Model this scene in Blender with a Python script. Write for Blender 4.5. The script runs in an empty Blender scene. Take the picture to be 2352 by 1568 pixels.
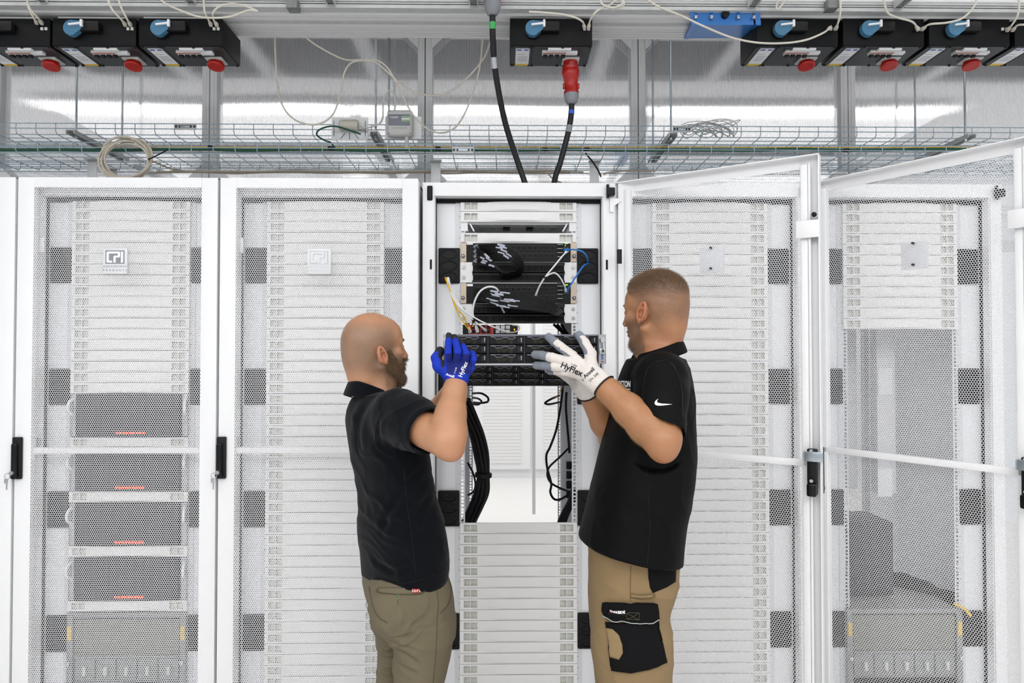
import bpy, bmesh, math, random
import numpy as np
from mathutils import Vector, Matrix
from mathutils.bvhtree import BVHTree

# ---------------------------------------------------------------- camera
random.seed(7)
S = bpy.context.scene
COL = S.collection
EYE = 1.65            # camera height
FPX = 1568.0          # focal length in pixels of the 2352 px wide frame (24 mm lens)
YAW, PITCH = math.radians(0.8), math.radians(1.05)
cam_data = bpy.data.cameras.new('camera')
cam_data.sensor_width = 36.0
cam_data.lens = 24.0
cam_data.clip_start = 0.05
cam = bpy.data.objects.new('camera', cam_data)
COL.objects.link(cam)
cam.location = (0, 0, EYE)
cam.rotation_euler = (math.pi / 2 + PITCH, 0, -YAW)
S.camera = cam

# ---------------------------------------------------------------- world, exposure
S.view_settings.view_transform = 'Standard'
S.view_settings.look = 'None'
S.view_settings.exposure = -0.33
S.view_settings.gamma = 1.0
S.view_settings.use_curve_mapping = False
W = bpy.data.worlds.new('world')
S.world = W
W.use_nodes = True
W.node_tree.nodes['Background'].inputs[0].default_value = (0.93, 0.96, 1.0, 1)
W.node_tree.nodes['Background'].inputs[1].default_value = 0.92
LAMP = 1.0            # emission of the linear ceiling lamps
S.cycles.max_bounces = 7
S.cycles.diffuse_bounces = 4
S.cycles.glossy_bounces = 4
S.cycles.transmission_bounces = 4
S.cycles.transparent_max_bounces = 16
S.cycles.caustics_reflective = False
S.cycles.caustics_refractive = False
S.cycles.use_denoising = True
S.cycles.sample_clamp_indirect = 6.0

# ---------------------------------------------------------------- maths helpers
_f = Vector((math.sin(YAW) * math.cos(PITCH), math.cos(YAW) * math.cos(PITCH), math.sin(PITCH)))
_r = Vector((math.cos(YAW), -math.sin(YAW), 0))
_u = _r.cross(_f)
def at(px, py, Y):
    """the place in the room at distance Y that the photograph shows at pixel (px, py)"""
    d = _f * FPX + _r * (px - 1176) + _u * (784 - py)
    return Vector((0, 0, EYE)) + d * (Y / d.y)

def lin(h):
    h = h.lstrip('#')
    out = []
    for i in (0, 2, 4):
        c = int(h[i:i + 2], 16) / 255
        out.append(c / 12.92 if c <= 0.04045 else ((c + 0.055) / 1.055) ** 2.4)
    return out

# ---------------------------------------------------------------- materials
M = {}
def mat(name, col, rough=0.5, metal=0.0, noise=0.03, nscale=40.0, bump=0.0, bscale=200.0, emit=None, spec=None, stretch=None, sheen=0.0):
    m = bpy.data.materials.new(name)
    m.use_nodes = True
    nt = m.node_tree
    b = nt.nodes['Principled BSDF']
    c = lin(col) if isinstance(col, str) else list(col)
    tc = nt.nodes.new('ShaderNodeTexCoord')
    vec = tc.outputs['Object']
    if stretch:
        mp = nt.nodes.new('ShaderNodeMapping'); mp.inputs['Scale'].default_value = stretch
        nt.links.new(vec, mp.inputs[0]); vec = mp.outputs[0]
    nz = nt.nodes.new('ShaderNodeTexNoise'); nz.inputs['Scale'].default_value = nscale; nz.inputs['Detail'].default_value = 3
    nt.links.new(vec, nz.inputs['Vector'])
    mx = nt.nodes.new('ShaderNodeMix'); mx.data_type = 'RGBA'
    mx.inputs[6].default_value = [max(0, x * (1 - noise)) for x in c] + [1]
    mx.inputs[7].default_value = [min(1, x * (1 + noise)) for x in c] + [1]
    nt.links.new(nz.outputs['Fac'], mx.inputs[0])
    nt.links.new(mx.outputs[2], b.inputs['Base Color'])
    b.inputs['Roughness'].default_value = rough
    b.inputs['Metallic'].default_value = metal
    if spec is not None: b.inputs['Specular IOR Level'].default_value = spec
    if sheen: b.inputs['Sheen Weight'].default_value = sheen
    if bump:
        n2 = nt.nodes.new('ShaderNodeTexNoise'); n2.inputs['Scale'].default_value = bscale; n2.inputs['Detail'].default_value = 4
        nt.links.new(vec, n2.inputs['Vector'])
        bp = nt.nodes.new('ShaderNodeBump'); bp.inputs['Strength'].default_value = bump; bp.inputs['Distance'].default_value = 0.002
        nt.links.new(n2.outputs['Fac'], bp.inputs['Height']); nt.links.new(bp.outputs[0], b.inputs['Normal'])
    if emit:
        b.inputs['Emission Color'].default_value = c + [1]; b.inputs['Emission Strength'].default_value = emit
    M[name] = m
    return m

mat('white_paint', '#ececed', 0.42, noise=0.01)
mat('white_gloss', '#ededee', 0.18, noise=0.01)
mat('panel_plastic', '#e9e8e7', 0.5, noise=0.01)
mat('notch_shaded', '#dcdcd6', 0.6)  # panel plastic greyed for the shade inside the finger notches
mat('inner_white', '#e8e9ec', 0.45, noise=0.01)
mat('rail_zinc', '#d6d7da', 0.4, noise=0.02)
mat('black_rubber', '#0c0c0e', 0.6, spec=0.3)
mat('black_gloss', '#08080a', 0.3, spec=0.3)
mat('black_plastic', '#0d0d0f', 0.5, spec=0.3)
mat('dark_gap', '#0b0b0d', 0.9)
mat('box_black', '#08090b', 0.5, noise=0.05, spec=0.2)
mat('cable_black', '#09090a', 0.45, spec=0.3)
mat('cable_power', '#121315', 0.42, noise=0.1, nscale=120, spec=0.35)
mat('cable_white', '#e6e6e6', 0.4)
mat('cable_cream', '#cfcabd', 0.45)
mat('cable_beige', '#b9b0a0', 0.5)
mat('cable_blue', '#1f77c8', 0.4)
mat('cable_yellow', '#e0b21a', 0.4)
mat('cable_green', '#14503a', 0.5)
mat('sleeve_white', '#b4b9c6', 0.4)
mat('red_plastic', '#a8160e', 0.32, noise=0.05)
mat('grey_plastic', '#82868a', 0.45)
mat('grey_light', '#c9cac6', 0.5)
mat('knob_blue', '#3f7393', 0.45)
mat('blue_paint', '#2471bd', 0.4)
mat('tape_green', '#35a355', 0.4)
mat('tape_blue', '#1b55c4', 0.4)
mat('zinc', '#aab4bb', 0.3, 0.75, noise=0.08, nscale=90)
mat('wire_zinc', '#a3b4be', 0.32, 0.5, noise=0.06)
mat('galvanised', '#bfc1c0', 0.42, 0.1, noise=0.15, nscale=30)
mat('dark_zinc', '#7d807f', 0.4, 0.3, noise=0.25, nscale=60)
mat('alu', '#dfdfdf', 0.4, 0.0, noise=0.03, stretch=(0.3, 40, 40))
mat('silver', '#b4b4b8', 0.28, 0.8)
mat('grille_grey', '#77786f', 0.5, noise=0.25, nscale=250)
mat('chrome', '#dcdcde', 0.15, 0.95)
mat('dark_steel', '#3b3e42', 0.4, 0.6)
mat('beige_metal', '#c6b5a2', 0.45, 0.2)
mat('label_white', '#e7e8ea', 0.5)
mat('label_grey', '#8d8f95', 0.6)
mat('label_yellow', '#e2b93c', 0.5)
mat('label_blue', '#5a6fae', 0.5)
mat('ink_black', '#16171a', 0.6)
mat('ink_white', '#f0f0f0', 0.5)
mat('ink_grey', '#97979c', 0.6)
mat('led_green', '#a4e628', 0.4, emit=1.2)
mat('led_red', '#e0512e', 0.4, emit=0.9)
mat('led_amber', '#f0a020', 0.4, emit=1.2)
mat('router_red', '#b3281d', 0.4)
mat('server_black', '#07070a', 0.45, spec=0.25)
mat('server_grey', '#8b8e8d', 0.45, 0.3)
mat('vent_dark', '#202126', 0.5, noise=0.3, nscale=300)
mat('server_line', '#4a4726', 0.5)
mat('caddy_edge', '#85868f', 0.35, 0.5)
mat('bezel_dark', '#100d18', 0.5, noise=0.4, nscale=400)
mat('box_black_lit', '#17181b', 0.4, noise=0.05)  # box black lightened for light reflected onto the undersides
mat('sensor_grey', '#c8c9c5', 0.5)
mat('sensor_face', '#7d7e8b', 0.4)
mat('lcd', '#8fae8c', 0.3)
mat('floor_white', '#e3e1de', 0.35, noise=0.02, nscale=3)
mat('ceiling_white', '#e8e8e8', 0.8, noise=0.01)
mat('ceiling_dark', '#4c4d50', 0.7, noise=0.15, nscale=4)
mat('fill_glow_front', '#ffffff', 0.5, noise=0, emit=LAMP)  # rows added ahead of the camera to brighten the partition's reflection
mat('lamp_glow_rear', '#ffffff', 0.5, noise=0, emit=LAMP * 3.2)
mat('fill_glow_back', '#ffffff', 0.5, noise=0, emit=LAMP * 9.0)  # unseen rows added behind the camera to lift the lower cabinet fronts
mat('lamp_glow_aisle', '#ffffff', 0.5, noise=0, emit=LAMP * 3.4)
mat('lcd_mark', '#f4f6ee', 0.4)

def perforated(name, col, pitch=0.0086, rad=0.425, rough=0.45, ax=('X', 'Z')):
    """sheet metal with round holes in a hexagonal pattern"""
    m = bpy.data.materials.new(name); m.use_nodes = True
    nt = m.node_tree; N = nt.nodes; L = nt.links
    b = N['Principled BSDF']; out = N['Material Output']
    b.inputs['Base Color'].default_value = lin(col) + [1]; b.inputs['Roughness'].default_value = rough
    tc = N.new('ShaderNodeTexCoord'); sp = N.new('ShaderNodeSeparateXYZ'); L.new(tc.outputs['Object'], sp.inputs[0])
    def math_(op, a, c=None):
        n = N.new('ShaderNodeMath'); n.operation = op
        for i, v in enumerate((a, c)):
            if v is None: continue
            if isinstance(v, (int, float)): n.inputs[i].default_value = v
            else: L.new(v, n.inputs[i])
        return n.outputs[0]
    u = math_('DIVIDE', math_('ADD', sp.outputs[ax[0]], 20.0), pitch)
    v = math_('DIVIDE', math_('ADD', sp.outputs[ax[1]], 20.0), pitch)
    r3 = math.sqrt(3)
    def cell(du, dv):
        a = math_('SUBTRACT', math_('MODULO', math_('ADD', u, du), 1.0), 0.5)
        c = math_('SUBTRACT', math_('MODULO', math_('ADD', v, dv), r3), r3 / 2)
        return math_('SQRT', math_('ADD', math_('MULTIPLY', a, a), math_('MULTIPLY', c, c)))
    d = math_('MINIMUM', cell(0, 0), cell(0.5, r3 / 2))
    hole = math_('LESS_THAN', d, rad)
    tr = N.new('ShaderNodeBsdfTransparent'); mix = N.new('ShaderNodeMixShader')
    L.new(hole, mix.inputs[0]); L.new(b.outputs[0], mix.inputs[1]); L.new(tr.outputs[0], mix.inputs[2])
    L.new(mix.outputs[0], out.inputs[0])
    M[name] = m
perforated('mesh_white', '#ececee')
perforated('mesh_grey', '#8f9091', pitch=0.007, rad=0.38)

def polycarbonate():
    """clear ribbed twin-wall sheet: mostly a soft mirror, partly see-through, fine vertical flutes"""
    m = bpy.data.materials.new('polycarbonate'); m.use_nodes = True
    nt = m.node_tree; N = nt.nodes; L = nt.links; out = N['Material Output']
    N.remove(N['Principled BSDF'])
    tc = N.new('ShaderNodeTexCoord')
    wv = N.new('ShaderNodeTexWave'); wv.wave_type = 'BANDS'; wv.bands_direction = 'X'; wv.inputs['Scale'].default_value = 32.0; wv.inputs['Distortion'].default_value = 0.0
    L.new(tc.outputs['Object'], wv.inputs['Vector'])
    mp = N.new('ShaderNodeMapping'); mp.inputs['Scale'].default_value = (60, 1, 0.8); L.new(tc.outputs['Object'], mp.inputs[0])
    nz = N.new('ShaderNodeTexNoise'); nz.inputs['Scale'].default_value = 4.0; nz.inputs['Detail'].default_value = 5; L.new(mp.outputs[0], nz.inputs['Vector'])
    bp = N.new('ShaderNodeBump'); bp.inputs['Strength'].default_value = 0.22; bp.inputs['Distance'].default_value = 0.0012
    L.new(nz.outputs['Fac'], bp.inputs['Height'])
    gl = N.new('ShaderNodeBsdfGlossy'); gl.inputs['Roughness'].default_value = 0.05; gl.inputs['Color'].default_value = (0.97, 0.97, 0.98, 1)
    L.new(bp.outputs[0], gl.inputs['Normal'])
    tr = N.new('ShaderNodeBsdfTransparent'); tr.inputs['Color'].default_value = (0.9, 0.9, 0.92, 1)
    df = N.new('ShaderNodeBsdfDiffuse'); df.inputs['Color'].default_value = (0.8, 0.8, 0.82, 1)
    m1 = N.new('ShaderNodeMixShader'); m1.inputs[0].default_value = 0.16; L.new(gl.outputs[0], m1.inputs[1]); L.new(tr.outputs[0], m1.inputs[2])
    rp = N.new('ShaderNodeValToRGB'); rp.color_ramp.elements[0].position = 0.0; rp.color_ramp.elements[0].color = (0.26, 0.26, 0.26, 1)
    rp.color_ramp.elements[1].position = 0.9; rp.color_ramp.elements[1].color = (0.05, 0.05, 0.05, 1)
    L.new(wv.outputs['Fac'], rp.inputs[0])
    m2 = N.new('ShaderNodeMixShader'); L.new(rp.outputs[0], m2.inputs[0]); L.new(m1.outputs[0], m2.inputs[1]); L.new(df.outputs[0], m2.inputs[2])
    tl = N.new('ShaderNodeBsdfTranslucent'); tl.inputs['Color'].default_value = (0.9, 0.9, 0.92, 1)
    m3 = N.new('ShaderNodeMixShader'); m3.inputs[0].default_value = 0.10; L.new(m2.outputs[0], m3.inputs[1]); L.new(tl.outputs[0], m3.inputs[2])
    L.new(m3.outputs[0], out.inputs[0])
    M['polycarbonate'] = m
polycarbonate()
# ---------------------------------------------------------------- mesh builder
class MB:
    def __init__(s): s.v, s.f, s.m, s.mats = [], [], [], []
    def mi(s, m):
        if m not in s.mats: s.mats.append(m)
        return s.mats.index(m)
    def add(s, verts, faces, m):
        o = len(s.v); i = s.mi(m)
        s.v += [tuple(v) for v in verts]
        for f in faces: s.f.append(tuple(o + k for k in f)); s.m.append(i)
        return s
    def box(s, lo, hi, m):
        (a, b, c), (d, e, f) = lo, hi
        v = [(a, b, c), (d, b, c), (d, e, c), (a, e, c), (a, b, f), (d, b, f), (d, e, f), (a, e, f)]
        return s.add(v, [(0, 3, 2, 1), (4, 5, 6, 7), (0, 1, 5, 4), (1, 2, 6, 5), (2, 3, 7, 6), (3, 0, 4, 7)], m)
    def cbox(s, c, d, m, R=None):
        v = [Vector((x * d[0] / 2, y * d[1] / 2, z * d[2] / 2)) for z in (-1, 1) for y in (-1, 1) for x in (-1, 1)]
        if R is not None: v = [R @ p for p in v]
        v = [p + Vector(c) for p in v]
        return s.add(v, [(0, 2, 3, 1), (4, 5, 7, 6), (0, 1, 5, 4), (1, 3, 7, 5), (3, 2, 6, 7), (2, 0, 4, 6)], m)
    def rbox(s, c, d, m, r=0.004, seg=2, R=None):
        bm = bmesh.new(); bmesh.ops.create_cube(bm, size=1.0)
        bmesh.ops.scale(bm, vec=d, verts=bm.verts)
        bmesh.ops.bevel(bm, geom=bm.edges[:], offset=min(r, min(d) * 0.45), segments=seg, affect='EDGES', profile=0.5)
        bm.verts.index_update()
        v = [p.co.copy() for p in bm.verts]
        if R is not None: v = [R @ p for p in v]
        s.add([p + Vector(c) for p in v], [[q.index for q in f.verts] for f in bm.faces], m); bm.free()
        return s
    def cyl(s, a, b, r0, m, r1=None, n=16, cap=True):
        a, b = Vector(a), Vector(b); r1 = r0 if r1 is None else r1
        z = (b - a).normalized(); x = z.orthogonal().normalized(); y = z.cross(x)
        v = []
        for p, r in ((a, r0), (b, r1)):
            v += [p + (x * math.cos(t) + y * math.sin(t)) * r for t in (2 * math.pi * k / n for k in range(n))]
        f = [(k, (k + 1) % n, n + (k + 1) % n, n + k) for k in range(n)]
        if cap: f += [tuple(reversed(range(n))), tuple(range(n, 2 * n))]
        return s.add(v, f, m)
    def lathe(s, a, axis, prof, m, n=20):
        a = Vector(a); z = Vector(axis).normalized(); x = z.orthogonal().normalized(); y = z.cross(x)
        v = []; f = []
        for (h, r) in prof:
            v += [a + z * h + (x * math.cos(2 * math.pi * k / n) + y * math.sin(2 * math.pi * k / n)) * r for k in range(n)]
        for j in range(len(prof) - 1):
            f += [(j * n + k, j * n + (k + 1) % n, (j + 1) * n + (k + 1) % n, (j + 1) * n + k) for k in range(n)]
        f += [tuple(reversed(range(n))), tuple(range((len(prof) - 1) * n, len(prof) * n))]
        return s.add(v, f, m)
    def tube(s, pts, r, m, n=8, cap=True, radii=None):
        pts = [Vector(p) for p in pts]; k = len(pts)
        v = []; f = []; up = None
        for i, p in enumerate(pts):
            t = (pts[min(i + 1, k - 1)] - pts[max(i - 1, 0)])
            if t.length < 1e-9: t = Vector((0, 0, 1))
            t.normalize()
            if up is None: up = t.orthogonal().normalized()
            up = (up - t * up.dot(t))
            up = up.normalized() if up.length > 1e-6 else t.orthogonal().normalized()
            w = t.cross(up); rr = radii[i] if radii else r
            v += [p + (up * math.cos(2 * math.pi * q / n) + w * math.sin(2 * math.pi * q / n)) * rr for q in range(n)]
        for i in range(k - 1):
            f += [(i * n + q, i * n + (q + 1) % n, (i + 1) * n + (q + 1) % n, (i + 1) * n + q) for q in range(n)]
        if cap: f += [tuple(reversed(range(n))), tuple(range((k - 1) * n, k * n))]
        return s.add(v, f, m)
    def prism(s, poly, m, o=(0, 0, 0), ex=(1, 0, 0), ey=(0, 0, 1), d=(0, 0.003, 0)):
        """a flat outline poly (2D, in the ex/ey plane at o) given thickness d"""
        o, ex, ey, d = Vector(o), Vector(ex), Vector(ey), Vector(d); n = len(poly)
        v = [o + ex * x + ey * y for x, y in poly]; v += [p + d for p in v]
        f = [tuple(range(n)), tuple(reversed(range(n, 2 * n)))] + [(k, n + k, n + (k + 1) % n, (k + 1) % n) for k in range(n)]
        return s.add(v, f, m)
    def mesh(s, name, smooth=False):
        me = bpy.data.meshes.new(name)
        me.from_pydata(s.v, [], s.f)
        for m in s.mats: me.materials.append(M[m] if isinstance(m, str) else m)
        if len(s.mats) > 1: me.polygons.foreach_set('material_index', s.m)
        if smooth:
            me.polygons.foreach_set('use_smooth', [True] * len(me.polygons))
            try: me.set_sharp_from_angle(angle=math.radians(40))
            except Exception: pass
        me.update()
        return me
    def build(s, name, parent=None, smooth=True, loc=None):
        bmx = s.mesh(name, smooth)
        o = bpy.data.objects.new(name, bmx); COL.objects.link(o)
        if parent is not None: o.parent = parent
        if loc is not None: o.location = loc
        return o

def tag(o, label=None, cat=None, group=None, kind=None):
    for k, v in (('label', label), ('category', cat), ('group', group), ('kind', kind)):
        if v: o[k] = v
    return o
def empty(name, loc, label, cat, group=None, rz=0.0):
    o = bpy.data.objects.new(name, None); COL.objects.link(o)
    o.empty_display_size = 0.05; o.location = loc; o.rotation_euler = (0, 0, rz)
    return tag(o, label, cat, group)
def copy_tree(o, parent=None):
    c = o.copy(); COL.objects.link(c)
    if parent is not None: c.parent = parent
    for ch in list(o.children): copy_tree(ch, c)
    return c
def spline(pts, per=8):
    """smooth curve through the given points"""
    p = [Vector(q) for q in pts]
    if len(p) < 3: return p
    q = [p[0] * 2 - p[1]] + p + [p[-1] * 2 - p[-2]]
    out = []
    for i in range(1, len(q) - 2):
        a, b, c, d = q[i - 1], q[i], q[i + 1], q[i + 2]
        for k in range(per):
            t = k / per
            out.append(0.5 * ((2 * b) + (c - a) * t + (2 * a - 5 * b + 4 * c - d) * t * t + (3 * b - a - 3 * c + d) * t ** 3))
    out.append(p[-1])
    return out
def rotz(a): return Matrix.Rotation(a, 3, 'Z')
def rotx(a): return Matrix.Rotation(a, 3, 'X')
def roty(a): return Matrix.Rotation(a, 3, 'Y')
ORD = ('first second third fourth fifth sixth seventh eighth ninth tenth eleventh twelfth thirteenth fourteenth fifteenth sixteenth seventeenth '
       'eighteenth nineteenth twentieth').split()
def ordinal(i):
    if i <= 20: return ORD[i - 1]
    if i % 10 == 0: return {30: 'thirtieth', 40: 'fortieth'}[i]
    return {2: 'twenty', 3: 'thirty', 4: 'forty'}[i // 10] + '-' + ORD[i % 10 - 1]

def text_mesh(txt, size, m, name, parent=None, align='CENTER', bold=0.0, spacing=1.0, xf=None, extrude=0.0004, shear=0.0, sub=0):
    """lettering as a mesh in the XZ plane facing -Y, xf = function that places each vertex"""
    cu = bpy.data.curves.new(name, 'FONT'); cu.body = txt; cu.size = size; cu.align_x = align; cu.align_y = 'CENTER'
    cu.offset = bold; cu.space_character = spacing; cu.extrude = extrude; cu.shear = shear; cu.resolution_u = 3
    tmp = bpy.data.objects.new('tmp', cu); COL.objects.link(tmp)
    dg = bpy.context.evaluated_depsgraph_get()
    me = bpy.data.meshes.new_from_object(tmp.evaluated_get(dg))
    bpy.data.objects.remove(tmp); bpy.data.curves.remove(cu)
    me.materials.clear(); me.materials.append(M[m])
    if sub:
        bm = bmesh.new(); bm.from_mesh(me); bmesh.ops.triangulate(bm, faces=bm.faces)
        bmesh.ops.subdivide_edges(bm, edges=[e for e in bm.edges if e.calc_length() > size * 0.3], cuts=sub); bm.to_mesh(me); bm.free()
    for v in me.vertices:
        p = Vector((v.co.x, -v.co.z, v.co.y))
        v.co = xf(p) if xf else p
    me.name = name
    o = bpy.data.objects.new(name, me); COL.objects.link(o)
    if parent is not None: o.parent = parent
    return o
# ================================================================ the setting
CEIL = EYE + 2.0
def struct(name, mb, smooth=False):
    return tag(mb.build(name, smooth=smooth), kind='structure')
struct('floor', MB().box((-5, -3, -0.1), (5, 10.2, 0), 'floor_white'))
c = MB()
for y0, y1, m in ((-3, 2.95, 'ceiling_white'), (2.95, 4.85, 'ceiling_dark'), (4.85, 10.2, 'ceiling_white')):
    c.box((-5, y0, CEIL), (5, y1, CEIL + 0.08), m)
struct('ceiling', c)
# far row of white cabinets across the other aisle, seen through the open cabinet
c = MB().box((-5, 9.15, 0), (5, 9.3, CEIL), 'white_paint')
for k in range(-6, 7):
    c.box((k * 0.8 - 0.37, 9.11, 0.12), (k * 0.8 + 0.37, 9.15, 2.3), 'white_paint')
    for i in range(46):
        c.box((k * 0.8 - 0.25, 9.098, 0.2 + i * 0.0445), (k * 0.8 + 0.25, 9.112, 0.2 + i * 0.0445 + 0.0425), 'panel_plastic')
struct('wall_back', c)

WALL_Y = 3.95
POSTX = [at(x, 300, WALL_Y).x for x in (488, 978, 1463, 1940)]
step = (POSTX[3] - POSTX[0]) / 3
edges = [POSTX[0] - 2 * step, POSTX[0] - step] + POSTX + [POSTX[3] + step, POSTX[3] + 2 * step]
bows = [(0.006, 0.3), (0.008, 1.2), (0.003, 2.2), (-0.002, 3.4), (0.002, 0.8), (0.004, 2.6), (-0.006, 1.9)]
for i in range(len(edges) - 1):
    x0, x1 = edges[i], edges[i + 1]; a, ph = bows[i]
    nx, nz = 24, 24; v = []; f = []
    for r in range(nz + 1):
        for q in range(nx + 1):
            u, w = q / nx, r / nz
            y = a * math.sin(math.pi * u) * (0.4 + 0.6 * math.sin(math.pi * w)) + 0.0006 * math.sin(2 * math.pi * u + ph) * math.sin(2 * math.pi * w + ph)
            v.append((x0 + (x1 - x0) * u, WALL_Y + y, EYE + 0.62 + (1.38) * w))
    for r in range(nz):
        for q in range(nx):
            k = r * (nx + 1) + q; f.append((k, k + 1, k + nx + 2, k + nx + 1))
    mb = MB().add(v, f, 'polycarbonate')
    struct('window_%d' % (i + 1), mb, True)
n = 0
for i, x in enumerate(edges[1:-1]):
    n += 1
    p = MB()
    for s in (-1, 1):
        p.rbox((x + s * 0.0225, WALL_Y - 0.02, EYE + 1.31), (0.0405, 0.05, 1.38), 'alu', 0.004)
        p.box((x + s * 0.022 - 0.004, WALL_Y - 0.0475, EYE + 0.62), (x + s * 0.022 + 0.004, WALL_Y - 0.046, EYE + 2.0), 'alu')
    p.box((x - 0.003, WALL_Y - 0.03, EYE + 0.62), (x + 0.003, WALL_Y + 0.01, EYE + 2.0), 'dark_steel')
    if i in (2, 3):
        zt = EYE + 1.956
        for s in (-1, 1):   # gusset plates under the top rail
            p.prism([(s * 0.04, 0.0), (s * 0.04, -0.20), (s * 0.24, 0.0)] if s > 0 else [(-0.04, 0.0), (-0.24, 0.0), (-0.04, -0.20)], 'alu', (x, WALL_Y - 0.052, zt), d=(0, 0.004, 0))
    # corner gussets at the foot of the post
    for s in (-1, 1):
        p.prism([(s * 0.04, 0.0), (s * 0.13, 0.0), (s * 0.04, 0.09)] if s > 0 else [(-0.04, 0.0), (-0.04, 0.09), (-0.13, 0.0)], 'alu', (x, WALL_Y - 0.052, EYE + 0.99), d=(0, 0.004, 0))
    struct('trim_%d' % n, p, True)
# horizontal rails at the head of the partition and at its foot
for z0, z1, dy in ((1.86, 2.0, 0.06),):
    n += 1
    struct('trim_%d' % n, MB().box((edges[0], WALL_Y - dy, EYE + z0), (edges[-1], WALL_Y + 0.02, EYE + z1), 'alu'))
n += 1
struct('trim_%d' % n, MB().box((edges[0], WALL_Y - 0.05, EYE + 0.60), (edges[-1], WALL_Y + 0.02, EYE + 0.66), 'alu'))

# pale service strips running front to back along the dark ceiling zone
for px in (70, 330, 560, 830, 1395, 1700, 2010, 2250):
    x = at(px, 100, 4.3).x
    n += 1
    struct('trim_%d' % n, MB().box((x - 0.05, 2.95, CEIL - 0.03), (x + 0.05, 4.85, CEIL - 0.001), 'ceiling_white'))

# linear lamps on the ceiling (aisle row mirrored in the clear partition; front and back rows added as fill)
def lamp(x, y, length, w, label, glow='fill_glow_front'):
    t = empty('linear_lamp', (x, y, CEIL), label, 'lamp', 'linear ceiling lamps')
    MB().rbox((0, 0, -0.03), (length, w, 0.06), 'white_paint', 0.006).build('housing', t)
    MB().box((-length / 2 + 0.02, -w / 2 + 0.015, -0.068), (length / 2 - 0.02, w / 2 - 0.015, -0.061), glow).build('diffuser', t)
for y, w in ((2.5, 0.20), (1.45, 0.30), (0.95, 0.30), (0.45, 0.30), (-0.6, 0.50), (-1.4, 0.50), (-2.2, 0.50), (-2.8, 0.30), (5.8, 1.00), (7.1, 1.00), (8.3, 0.80)):
    for x in (-2.4, 0.0, 2.4):
        lamp(x, y, 2.34, w, 'long white linear lamp on the ceiling above the aisle, among mirrored and added rows', 'lamp_glow_rear' if y > 4 else 'lamp_glow_aisle' if y > 2 else 'fill_glow_front' if y > 0 else 'fill_glow_back')
# ================================================================ cabinets
RAIL_Y = 2.84; FRONT_Y = 2.78; TOP = EYE + 0.70
X3 = at(1191, 800, RAIL_Y).x
RX = [X3 + 0.8 * (k - 3) for k in range(0, 6)]
U = 0.04445
U0 = at(1191, 462, RAIL_Y).z            # top edge of the first rack unit
def zu(i): return U0 - i * U
DEPTH = 1.10

def blank_panel_mesh():
    xs = [-0.2413, -0.226, -0.200, -0.197, -0.171] + [-0.171 + 0.342 * k / 14 for k in range(1, 14)] + [0.171, 0.197, 0.200, 0.226, 0.2413]
    zs = [0, 0.0075, 0.021, 0.0355, 0.0424]
    hz = [0, 1, 0.8, 0.45, 0]
    pocket = lambda i, j: j in (1, 2) and (i in (1, 3) or i in (len(xs) - 3 - 1, len(xs) - 2))
    pocket_i = {1, 3, len(xs) - 5, len(xs) - 3}
    mb = MB()
    def Y(i, j):
        x = xs[i]
        b = math.cos(math.pi / 2 * x / 0.171) if abs(x) < 0.171 else 0
        return -0.008 - 0.008 * b * hz[j]
    V = {}
    vs, fs = [], []
    def vid(i, j):
        if (i, j) not in V: V[(i, j)] = len(vs); vs.append((xs[i], Y(i, j), zs[j]))
        return V[(i, j)]
    for i in range(len(xs) - 1):
        for j in range(len(zs) - 1):
            if i in pocket_i and j in (1, 2): continue
            fs.append((vid(i, j), vid(i + 1, j), vid(i + 1, j + 1), vid(i, j + 1)))
    mb.add(vs, fs, 'panel_plastic')
    for i in pocket_i:
        a, b, c, d = xs[i], xs[i + 1], zs[1], zs[3]; yf, yb = -0.008, 0.006
        mb.add([(a, yf, c), (b, yf, c), (b, yf, d), (a, yf, d), (a, yb, c), (b, yb, c), (b, yb, d), (a, yb, d)],
               [(4, 5, 6, 7), (0, 1, 5, 4), (1, 2, 6, 5), (2, 3, 7, 6), (3, 0, 4, 7)], 'notch_shaded')
    x0, x1, z1 = xs[0], xs[-1], zs[-1]
    mb.add([(x0, -0.008, 0), (x1, -0.008, 0), (x1, 0.002, 0), (x0, 0.002, 0), (x0, -0.008, z1), (x1, -0.008, z1), (x1, 0.002, z1), (x0, 0.002, z1)],
           [(0, 3, 2, 1), (4, 5, 6, 7), (1, 2, 6, 5), (0, 4, 7, 3)], 'panel_plastic')
    return mb.mesh('blanking_panel', smooth=True)
BLANK = blank_panel_mesh()

def rail_mesh(zb, zt):
    mb = MB()
    cx = 0.2326; h = 0.0048
    n = int((zt - zb) / U)
    for s in (-1, 1):
        a, b = sorted((s * (cx - 0.011), s * (cx - h))); mb.box((a, -0.001, zb), (b, 0.001, zt), 'rail_zinc')
        a, b = sorted((s * (cx + h), s * (cx + 0.030))); mb.box((a, -0.001, zb), (b, 0.001, zt), 'rail_zinc')
        a, b = sorted((s * (cx + 0.027), s * (cx + 0.030))); mb.box((a, 0.0012, zb), (b, 0.05, zt), 'rail_zinc')
        a, b = sorted((s * (cx - h), s * (cx + h)))
        zz = zt
        for i in range(n):
            for c in (0.0064, 0.0222, 0.0381):
                top = zt - i * U - c + h
                mb.box((a, -0.001, top), (b, 0.001, zz), 'rail_zinc'); zz = top - 2 * h
            mk = s * (cx + 0.013)   # unit marks printed beside the holes
            mb.box((mk - 0.0015, -0.0013, zt - i * U - 0.025), (mk + 0.0015, -0.0011, zt - i * U - 0.0205), 'label_grey')
        mb.box((a, -0.001, zb), (b, 0.001, zz), 'rail_zinc')
    return mb

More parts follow.
